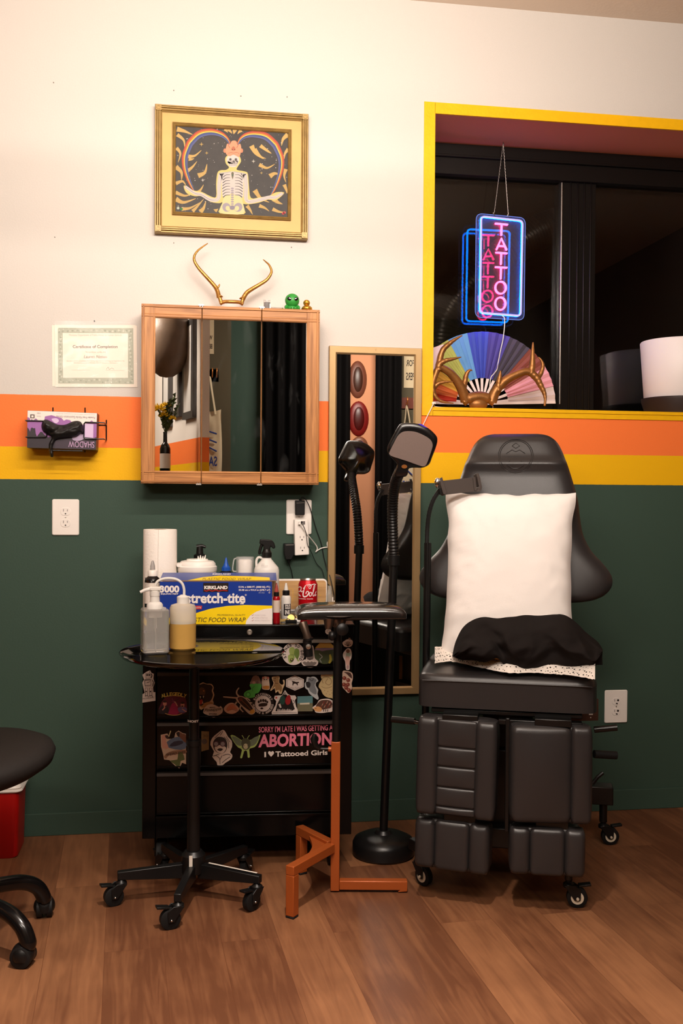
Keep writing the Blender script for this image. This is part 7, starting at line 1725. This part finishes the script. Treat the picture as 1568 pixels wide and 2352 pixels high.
b = B(M_nback); P = [SP.px(x, y, -.0034) for x, y in inner]; P = P + [P[0], P[1]]; b.tube(P, .0034, 8, caps=False); b.obj('border_tube', sign, label='blue back of the border tube')
strokes = {'T': [[[(552, 970), (700, 984)], [(627, 985), (624, 1118)]], [[(558, 1343), (692, 1354)], [(623, 1352), (619, 1492)]], [[(552, 1530), (692, 1538)], [(620, 1540), (616, 1680)]]],
           'A': [[[(564, 1302), (624, 1160), (690, 1306)], [(588, 1258), (664, 1262)]]], 'O': [[(615, 1795, 68, 78)], [(612, 2000, 66, 80)]]}
def letter(segs, off, r, m, lab=None):
    b = B(m)
    for sg in segs:
        if isinstance(sg, tuple): cx_, cy_, a, c = sg; pts = KS([(cx_ + a * cos(t * pi / 12), cy_ + c * sin(t * pi / 12)) for t in range(26)])
        else: pts = KS(sg)
        P = [SP.px(x, y, off) for x, y in pts]
        b.tube(P, r, 8)
        for p in (P[0], P[-1]): b.ball(p, r, seg=8, rings=6)
    return b.obj('letter', sign, label=lab, smooth=60)
for ch_ in 'TAO':
    for segs in strokes[ch_]: letter(segs, .0012, .0034, M_pfront); letter(segs, -.0036, .0032, M_pback, 'red back of a letter tube')
b = B(M_steel)
ends = [KS([(540, 835)])[0], KS([(722, 862)])[0]]; hk = at(1155, 352, SY_ + .005); hk.z = WZ1 - .004
for e in ends:
    a = SP.px(e[0], e[1], -.008); n = 46
    c = B(mat('dark_chain', (120, 112, 108), 0.4, metal=1) if 'dark_chain' not in MATS else MATS['dark_chain'])
    for k in range(n):
        p = a + (hk - a) * (k / n); q = a + (hk - a) * ((k + 1.15) / n)
        c.tube([p + Vector((.0009 * (1 if k % 2 else -1), 0, 0)), q], .0010, 5)
    c.obj('chain', sign)
    sc = B(M_chrome); sc.cyl(SP.px(e[0], e[1] + 3.5, -.004), SP.px(e[0], e[1] + 3.5, -.013), .0022, seg=10); sc.cyl(SP.px(e[0] - 2, e[1] + 1, -.008), SP.px(e[0] - 2, e[1] - 2.5, -.008), .0014, seg=8); sc.obj('hanger', sign)
b = B(M_blackmetal); b.tube([hk + Vector((0, 0, .004)), hk + Vector((0, 0, -.006)), hk + Vector((.004, 0, -.003))], .0014, 8); b.obj('hook', sign)
sc_ = thing('sign_cord', 'thin white cord from the neon sign down to the sill and over its edge', 'cord', at(1158, 728, SY_))
b = B(M_white); KF = crop(960, 720, 1300)
def fy(pts, y): return [at(a, c, y) for a, c in KF(pts)]
pts = fy([(890, 25), (915, 55), (912, 160), (895, 290), (870, 400), (845, 530)], .19) + fy([(835, 590), (800, 640), (770, 680), (757, 780), (755, 900)], .10) 
pe = fy([(400, 948)], .02)[0]; pe.z = WZ0 + .004
b.tube(catmull(pts + [Vector((pts[-1].x, .08, WZ0 + .003)), Vector((at(1050, 930, .05).x, .05, WZ0 + .003)), Vector((at(1000, 930, .02).x, .02, WZ0 + .003)), at(997, 925, -.012), at(988, 942, -.014), at(978, 962, -.012), at(968, 985, -.010), at(962, 1010, -.03)], 6, False), .0016, 8); b.obj('cord', sc_)
b = B(M_white); p = at(995, 926, -.004); b.box(p, (.012, .014, .007)); b.obj('inline_switch', sc_)

# folding fan, open against the glass
FY = .155
FC = Plane((0, FY, 0), (0, -1, .06)); fcx, fcy = KF([(678, 955)])[0]; FR_ = 168.0; FI = 60.0
fan = thing('folding_fan', 'open folding fan with rainbow coloured wedges standing on the window sill', 'fan', at(fcx, 935, FY))
WED = [(180, 168, (200, 62, 44)), (168, 155, (214, 112, 60)), (155, 142, (206, 158, 62)), (142, 118, (172, 176, 92)), (118, 102, (96, 150, 206)), (102, 85, (58, 74, 176)), (85, 67.7, (70, 62, 140)), (67.7, 49.7, (66, 60, 74)), (49.7, 31, (132, 68, 58)), (31, 14, (224, 156, 172)), (14, 0, (214, 196, 196))]
b = B(); n = 64
def fp(deg, r, off): a = radians(deg); return FC.px(fcx + r * cos(a), fcy - r * .985 * sin(a), off)
for (a0, a1, rgb) in WED:
    b.use(ink(*rgb, .7)); steps = max(2, int((a0 - a1) / 2.8)) // 2 * 2
    for k in range(steps):
        u0, u1 = a0 + (a1 - a0) * k / steps, a0 + (a1 - a0) * (k + 1) / steps
        z0, z1 = (.003, -.002) if k % 2 == 0 else (-.002, .003)
        if k == 0: z0 = .0
        b.add([fp(u0, FI, z0), fp(u1, FI, z1), fp(u1, FR_, z1), fp(u0, FR_, z0)], [(0, 1, 2, 3)])
lf = b.obj('leaf', fan, smooth=0, label='rainbow coloured fan leaf')
md = lf.modifiers.new('paper', 'SOLIDIFY'); md.thickness = .0008
for k, dg in enumerate((174, 160, 146, 131, 117, 103, 90, 77, 63, 49, 35, 20, 7)):
    b = B(ink(232, 216, 214)); a = radians(dg); w = 5.2
    def sp(r, s, o): return FC.px(fcx + r * cos(a) + s * sin(a), fcy - r * sin(a) + s * cos(a), o)
    b.prism([sp(4, -1.6, -.005 + k * .0004), sp(4, 1.6, -.005 + k * .0004), sp(FI + 3, w / 2 + .8, -.005 + k * .0004), sp(FI + 3, -w / 2 - .8, -.005 + k * .0004)], FC.n * -.0008); b.obj('rib', fan, smooth=0)
for dg in (1.0, 179.0):
    b = B(ink(236, 222, 220)); a = radians(dg)
    b.prism([FC.px(fcx + r * cos(a) + s * sin(a), fcy - r * sin(a) + s * cos(a), .004) for r, s in ((2, -3), (2, 3), (FR_ - 1, 3), (FR_ - 1, -3))], FC.n * -.002); b.obj('guard', fan, smooth=0)

# pale card at the left end of the sill
CPN = Plane(at(1003, 850, .055), (.35, -1, .0)); 
b = B(mat('pale_pink_card', (222, 196, 204), 0.6)); pts = KF([(60, 395), (270, 325), (152, 905), (60, 940)]); b.prism([CPN.px(x, y) for x, y in pts], CPN.n * -.002)
solo(b, 'card', 'pale pink card leaning at the left end of the window sill', 'card', smooth=0)

# big gold antlers on the sill
M_bant = mat('gold_leaf_antler', (150, 100, 52), 0.42, metal=0.6, bump=0.35, bscale=130, var=0.25, vscale=25)
ant = thing('gold_antlers', 'large gold painted deer antlers with many points on the window sill before the fan', 'antlers', at(1098, 933, .05))
def beam(parts):
    b = B(M_bant)
    for (pts, r0, r1, y0, y1) in parts:
        q = KF(pts); m = len(q); P = [at(x, y, y0 + (y1 - y0) * i / (m - 1)) for i, (x, y) in enumerate(q)]
        P = catmull(P, 7, False); m = len(P); b.tube(P, [max(r1, r0 * (1 - .85 * (i / (m - 1)) ** 1.6) * (1 + .05 * sin(i * 1.7))) if r1 < r0 * .5 else r0 + (r1 - r0) * i / (m - 1) for i in range(m)], 14)
        b.ball(P[-1], r1, seg=8, rings=6)
    return b.obj('antler', ant, smooth=70)
beam([([(505, 925), (480, 850), (445, 770), (395, 695), (330, 625), (250, 580), (205, 590)], 0.0207, 0.0111, .06, .03), ([(215, 600), (225, 540), (290, 500), (370, 482), (455, 462)], 0.0117, 0.0016, .03, .02),
      ([(215, 560), (255, 400), (330, 320), (400, 270), (466, 232)], 0.0117, 0.0012, .035, .03), ([(200, 600), (165, 700), (155, 800), (190, 890), (260, 935), (370, 950)], 0.0117, 0.0020, .03, .015), ([(160, 800), (210, 745), (290, 725), (368, 724)], 0.0086, 0.0014, .03, .02), ([(470, 830), (492, 740), (510, 650), (540, 605), (572, 602)], 0.0117, 0.0012, .055, .045)])
beam([([(775, 935), (805, 850), (850, 780), (930, 705), (1030, 650), (1130, 615), (1200, 625)], 0.0207, 0.0130, .06, .045), ([(1195, 625), (1208, 540), (1212, 420), (1216, 305)], 0.0135, 0.0012, .045, .05), ([(1200, 615), (1240, 680), (1290, 650), (1320, 560), (1305, 500), (1275, 463)], 0.0117, 0.0014, .045, .06),
      ([(1190, 625), (1250, 680), (1290, 750), (1330, 830), (1345, 900), (1340, 970)], 0.0138, 0.0046, .045, .02), ([(845, 820), (852, 740), (865, 660), (872, 605)], 0.0131, 0.0012, .05, .04)])
b = B(M_bant); P = [at(x, y, .055) for x, y in KF([(480, 945), (540, 905), (640, 885), (720, 900), (800, 945)])]
for p in P: p.z = max(p.z, WZ0 + .010)
b.tube(catmull(P, 6, False), [.014] * 5 + [.021] * 15 + [.014] * 5, 16); b.ball(at(1098, 928, .055), (.036, .022, .024)); b.obj('skull_plate', ant, smooth=70)

# white pot on a dark saucer at the right end of the sill
PYY = .150; pr_ = .150; px0 = at(1475, 850, PYY).x; pcx = px0 + pr_ + .004
pot = thing('flower_pot', 'round white ceramic pot on a dark saucer at the right end of the window sill', 'pot', (pcx, PYY, WZ0))
zt_, zb_ = at(1480, 783, PYY).z, at(1490, 917, PYY).z
b = B(mat('white_ceramic', (232, 224, 222), 0.5)); b.lathe([(0, zb_ + .004), (pr_ * .86, zb_), (pr_ * .89, zb_ + .006), (pr_, zt_ - .004), (pr_ - .003, zt_), (pr_ - .010, zt_ - .004), (pr_ - .016, zb_ + .05), (0, zb_ + .05)], (pcx, PYY, 0), 64); b.obj('body', pot, smooth=50)
b = B(mat('dark_saucer', (40, 26, 22), 0.5)); b.lathe([(0, WZ0), (pr_ * .84, WZ0), (pr_ * .96, WZ0 + (zb_ - WZ0) * .9), (pr_ * .96, zb_ + .004), (pr_ * .90, zb_ + .002), (0, zb_)], (pcx, PYY, 0), 48); b.obj('saucer', pot, label='dark brown saucer')
b = B(mat('potting_soil', (36, 26, 20), 0.9, bump=1.0, bscale=120)); b.lathe([(0, zb_ + .06), (pr_ - .018, zb_ + .055)], (pcx, PYY, 0), 32); b.obj('soil', pot)
# ================================================================== the room behind the viewpoint, seen in the mirrors
CM_, TM_ = CY + .006, MY + .008
def mir(px, py, ym, y):
    p = at(px, py, 2 * ym - y); return Vector((p.x, y, p.z))
YB = -5.5
M_olive = mat('olive_brown_wall', (92, 84, 66), 0.7, spec=0.2); M_salmon = mat('salmon_wall', (214, 150, 112), 0.7, spec=0.2)
b = B(M_olive); b.bb((XL, YF, 0), (XR, YB - .02, CEIL)); struct(b.obj('wall_front', smooth=0))
xa = mir(528, 900, CM_, YB).x; xb = mir(604, 900, CM_, YB).x
b = B(M_green_paint); b.bb((xa, YB - .02, 0), (xb + .1, YB - .005, CEIL)); struct(b.obj('trim_4', smooth=0), 'dark green painted section of the far wall')
sa, sc2 = mir(800, 1000, TM_, YB).x, mir(856, 1000, TM_, YB).x
b = B(M_salmon); b.bb((sa - .05, YB - .02, 0), (sc2 + .05, YB, CEIL)); struct(b.obj('trim_5', smooth=0), 'salmon painted section of the far wall')
# black curtains
M_curt = mat('black_curtain_cloth', (14, 12, 12), 0.9, spec=0.1)
def curtain(x0, x1, label, y=YB + .12):
    def fn(u, v):
        x = x0 + (x1 - x0) * u; return Vector((x, y + .035 * sin(u * (x1 - x0) * 60) + .01 * noise.noise(Vector((u * 9, v * 3, 0))), .01 + (CEIL - .03) * v))
    b = B(M_curt); b.grid(fn, int((x1 - x0) * 120), 8); t = thing('curtain', label, 'curtain', ((x0 + x1) / 2, y, .01)); o = b.obj('drape', t, smooth=70); o.modifiers.new('cloth', 'SOLIDIFY').thickness = .004
    r = B(M_blackmetal); r.cyl((x0, y, CEIL - .015), (x1, y, CEIL - .015), .012, seg=10); r.obj('rail', t)
curtain(mir(602, 900, CM_, YB).x, sa, 'wide black curtain along the far wall, reflected in the right cabinet door')
curtain(sc2, mir(914, 900, TM_, YB).x, 'narrow black curtain beside the salmon wall, reflected in the tall mirror')
# oval wall plaques on the salmon wall
for (px, py, rw, rh, col, lb) in ((821, 872, .085, .17, (112, 62, 44), 'brown oval wooden plaque, upper one on the salmon wall in the tall mirror'), (823, 962, .095, .16, (120, 22, 18), 'dark red oval plaque on the salmon wall in the tall mirror'), (825, 1030, .085, .11, (122, 72, 48), 'brown oval wooden plaque, lowest on the salmon wall in the tall mirror')):
    c = mir(px, py, TM_, YB); t = thing('wall_plaque', lb, 'plaque', (c.x, YB, c.z)); b = B(mat('plaque_%d' % py, col, 0.4)); b.ball((c.x, YB + .002, c.z), (rw, .028, rh)); b.obj('body', t); b = B(mat('plaque_core_%d' % py, tuple(int(v * .6) for v in col), 0.35)); b.ball((c.x, YB + .014, c.z), (rw * .6, .024, rh * .72)); b.obj('centre', t)
# coat rack with tote bags and a poster beyond, for the tall mirror
M_canvas = mat('natural_canvas', (214, 196, 164), 0.85, spec=0.1, bump=0.4, bscale=220); M_rack = mat('red_brown_board', (112, 52, 34), 0.5); bl = ink(40, 62, 140, .7)
def tote(px0, px1, pt, pb, ym, y, label, hook_py):
    a, c = mir(px0, pt, ym, y), mir(px1, pt, ym, y); zb = mir(px0, pb, ym, y).z; z1 = a.z; w = c.x - a.x; xm = (a.x + c.x) / 2; zh = mir(px0, hook_py, ym, y).z
    t = thing('tote_bag', label, 'bag', (xm, y, zb))
    def fn(s):
        def g(u, v):
            q = u * 2 - 1; x = xm + q * w / 2 * (1 + .05 * sin(v * 5)); d = .03 * (1 - q * q) ** .5 * (1 - v * .7) if abs(q) < 1 else 0
            return Vector((x, y + s * d + .012 * noise.noise(Vector((u * 4, v * 4, s))), zb + (z1 - zb) * v + .02 * q * q * v))
        return g
    b = B(M_canvas); b.grid(fn(1), 20, 20); b.grid(fn(-1), 20, 20); bo = b.obj('body', t, smooth=70)
    for s in (-1, 1):
        b = B(M_canvas); b.tube(catmull([(xm - w * .25, y + s * .01, z1 - .02), (xm - w * .12, y + s * .01, (z1 + zh) / 2), (xm, y - .03, zh), (xm + w * .12, y + s * .01, (z1 + zh) / 2), (xm + w * .25, y + s * .01, z1 - .02)], 6, False), .014, 8, flat=.25); b.obj('strap', t)
    b = B(bl); zc = (zb + z1) / 2
    b.text('SALE', [(xm + w * .32, y + .036, zb + (z1 - zb) * .12), (xm - w * .32, y + .036, zb + (z1 - zb) * .12), (xm - w * .32, y + .036, zb + (z1 - zb) * .28), (xm + w * .32, y + .036, zb + (z1 - zb) * .28)], bl, bold=.02)
    for k in range(3): b.tube([(xm + w * .3, y + .034, zb + (z1 - zb) * (.36 + k * .14)), (xm - w * .1 * k, y + .036, zb + (z1 - zb) * (.42 + k * .14)), (xm - w * .3, y + .034, zb + (z1 - zb) * (.38 + k * .14))], .006, 6)
    b.obj('blue_print', bo, smooth=0); return t
def rack(x0, x1, y, z, label):
    t = thing('coat_rack', label, 'coat rack', ((x0 + x1) / 2, y, z)); b = B(M_rack); b.bb((x0, y - .02, z - .05), (x1, y, z + .05)); b.obj('board', t)
    for k in range(4):
        b = B(MATS['copper_button']); x = x0 + (x1 - x0) * (k + .5) / 4; b.tube(catmull([(x, y, z), (x, y + .05, z - .02), (x, y + .07, z + .02), (x, y + .06, z + .05)], 5, False), .005, 8); b.obj('hook', t)
yr = YB
p0 = mir(900, 925, TM_, yr); p1 = mir(985, 925, TM_, yr); rack(p0.x, p1.x, yr, p0.z, 'red brown coat rack with copper hooks on the olive wall in the tall mirror')
tote(917, 952, 985, 1150, TM_, yr + .10, 'canvas tote bag on the coat rack, reflected beside the lamp in the tall mirror', 930)
def poster(pxa, pxb, pya, pyb, ym, y, label):
    a, c = mir(pxa, pya, ym, y), mir(pxb, pyb, ym, y); t = thing('poster', label, 'poster', ((a.x + c.x) / 2, y, c.z)); b = B(ink(222, 202, 166, .7)); b.bb((a.x, y, c.z), (c.x, y + .002, a.z)); s = b.obj('sheet', t, smooth=0); h = a.z - c.z; w = c.x - a.x; d = ink(60, 50, 44, .7); b = B(d); Y = y + .003
    def q(u0, u1, v0, v1): return [(c.x - w * u0, Y, c.z + h * v0), (c.x - w * u1, Y, c.z + h * v0), (c.x - w * u1, Y, c.z + h * v1), (c.x - w * u0, Y, c.z + h * v1)]
    b.text('WORK FOR', q(.08, .92, .34, .44), d, bold=.02); b.text('BEE KEEPERS', q(.08, .92, .12, .24), d, bold=.02)
    b.tube([(c.x - w * .3, Y, c.z + h * .9), (c.x - w * .55, Y, c.z + h * .8), (c.x - w * .5, Y, c.z + h * .6)], .008, 6); b.use(ink(70, 90, 40, .7)); b.ball((c.x - w * .55, Y, c.z + h * .6), (w * .14, .002, h * .05)); b.obj('print', s, smooth=0)
poster(928, 990, 745, 892, TM_, YB - .018, 'cream paper poster with dark lettering on the olive wall in the tall mirror')
# olive pier with rack, tote and poster, for the cabinet's middle door
YP = -4.75
xp0, xp1 = mir(462, 900, CM_, YP).x - .02, mir(530, 900, CM_, YP).x
b = B(M_olive); b.bb((xp0, YP - .12, 0), (xp1, YP, CEIL)); struct(b.obj('wall_pier', smooth=0), 'olive brown pier')
pz = mir(480, 862, CM_, YP); rack(xp0 + .02, mir(502, 862, CM_, YP).x, YP, pz.z, 'red brown coat rack on the olive pier in the middle cabinet door')
tote(452, 509, 945, 1088, CM_, YP + .10, 'canvas tote bag with blue print, reflected in the middle cabinet door', 862)
poster(445, 491, 715, 813, CM_, YP + .001, 'cream paper poster with dark lettering on the olive pier in the middle cabinet door')
# white partition with framed pictures, for the left door
A_, E_ = Vector((.12, -3.95)), Vector((-.245, -5.48)); d2 = (E_ - A_).normalized(); n2 = Vector((d2.y, -d2.x)); n2 = n2 if n2.x < 0 else -n2
M_part = paint_bands('partition_paint', [(0, C_GREEN), (1.2, C_YELLOW), (1.395, C_ORANGE), (1.572, (226, 216, 206))])
b = B(M_part); b.prism([(A_.x, A_.y, 0), (E_.x, E_.y, 0), (E_.x - n2.x * .07, E_.y - n2.y * .07, 0), (A_.x - n2.x * .07, A_.y - n2.y * .07, 0)], (0, 0, CEIL)); struct(b.obj('wall_partition', smooth=0), 'white partition with orange and yellow bands')
for (s0, s1, z0, z1, lb) in ((.06, .26, 1.72, 2.44, 'tall grey framed picture nearest the end of the white partition'), (.33, .48, 1.76, 2.22, 'black framed picture in the middle of the white partition'), (.54, .70, 1.70, 2.16, 'grey framed picture farthest along the white partition')):
    L2 = (E_ - A_).length
    def pp2(s, z, o): q = A_ + d2 * (s * L2) + n2 * o; return Vector((q.x, q.y, z))
    t = thing('framed_picture', lb, 'picture', pp2((s0 + s1) / 2, z0, 0)); b = B(ink(60, 56, 54))
    b.prism([pp2(s0, z0, .001), pp2(s1, z0, .001), pp2(s1, z1, .001), pp2(s0, z1, .001)], (n2.x * .03, n2.y * .03, 0)); b.obj('frame', t, smooth=0)
    b = B(ink(196, 190, 184)); b.prism([pp2(s0 + .03, z0 + .05, .0305), pp2(s1 - .03, z0 + .05, .0305), pp2(s1 - .03, z1 - .05, .0305), pp2(s0 + .03, z1 - .05, .0305)], (n2.x * .002, n2.y * .002, 0)); b.obj('print', t, smooth=0)
# flowers in a dark wine bottle on a tall stand
yf = -4.0; fb = mir(379, 1092, CM_, yf)
t = thing('pedestal', 'tall dark pedestal behind the viewpoint carrying the bottle of flowers', 'pedestal', (fb.x, yf, 0)); b = B(M_blackmetal); b.bb((fb.x - .08, yf - .08, 0), (fb.x + .08, yf + .08, .02)); b.bb((fb.x - .02, yf - .02, 0), (fb.x + .02, yf + .02, fb.z)); b.bb((fb.x - .09, yf - .09, fb.z - .02), (fb.x + .09, yf + .09, fb.z)); b.obj('body', t)
t = thing('flower_bottle', 'dark wine bottle holding yellow flowers, reflected in the left cabinet door', 'flowers', (fb.x, yf, fb.z)); o_ = (fb.x, yf, fb.z)
b = B(mat('dark_bottle_glass', (20, 18, 12), 0.08)); b.lathe([(.036, 0), (.0375, .004), (.0375, .19), (.030, .215), (.0145, .235), (.0135, .30), (.015, .302), (.015, .31), (.011, .311)], o_, 32); bo = b.obj('bottle', t)
b = B(ink(214, 206, 196)); b.lathe([(.038, .05), (.038, .155)], o_, 32); b.obj('label_band', bo)
Mst = mat('flower_stem', (60, 72, 30), 0.7); Mye = mat('yellow_petals', (232, 190, 16), 0.6); rf = random.Random(5)
for (dx, dz, r, kind) in ((-.045, .46, .055, 1), (.005, .49, .04, 1), (-.01, .42, .045, 1), (.05, .40, .03, 1), (.07, .58, .02, 0), (.04, .55, .02, 0), (.09, .50, .02, 0), (.02, .52, .02, 0)):
    tip = Vector((fb.x + dx, yf + rf.uniform(-.02, .02), fb.z + dz)); b = B(Mst); b.tube(catmull([(fb.x, yf, fb.z + .30), (fb.x + dx * .4, yf, fb.z + .36), tip], 5, False), .003, 6)
    for k in range(10):
        f = .3 + .07 * k; p = Vector((fb.x, yf, fb.z + .30)).lerp(tip, f); b.prism([p, p + Vector((rf.uniform(-.03, .03), .01, .02)), p + Vector((rf.uniform(-.02, .03), -.01, .035))], (.001, .001, .001))
    b.obj('stem', t)
    if kind:
        b = B(Mye)
        for k in range(40):
            a = k * 2.4; e = (k / 40) * 1.5; v = Vector((cos(a) * cos(e), sin(a) * cos(e) * .8, sin(e))); b.ball(tip + v * r * .7, (r * .34, r * .1, r * .12), Matrix((v, v.cross(Vector((0, 0, 1)) if abs(v.z) < .9 else Vector((1, 0, 0))).normalized(), Vector((0, 0, 1)))).transposed(), 8, 5)
        b.obj('bloom', t, smooth=60)
# brown hanging shade
hs = mir(392, 800, CM_, -4.25); t = thing('hanging_shade', 'brown rounded leather shade hanging from the ceiling, reflected in the left cabinet door', 'lamp shade', (hs.x - .03, -4.25, CEIL))
z0, z1 = mir(392, 868, CM_, -4.25).z, mir(392, 733, CM_, -4.25).z
b = B(mat('brown_leather_shade', (92, 72, 56), 0.5, bump=0.4, bscale=60, var=0.15, vscale=10)); h = z1 - z0; b.lathe([(0, z0), (.05, z0 + .01), (.11, z0 + h * .12), (.165, z0 + h * .36), (.178, z0 + h * .7), (.172, z1 - .012), (.155, z1), (0, z1)], (hs.x - .03, -4.25, 0), 36); b.obj('shade', t, smooth=60)
b = B(M_black); b.cyl((hs.x - .03, -4.25, z1), (hs.x - .03, -4.25, CEIL), .004, seg=8); b.obj('cord', t)
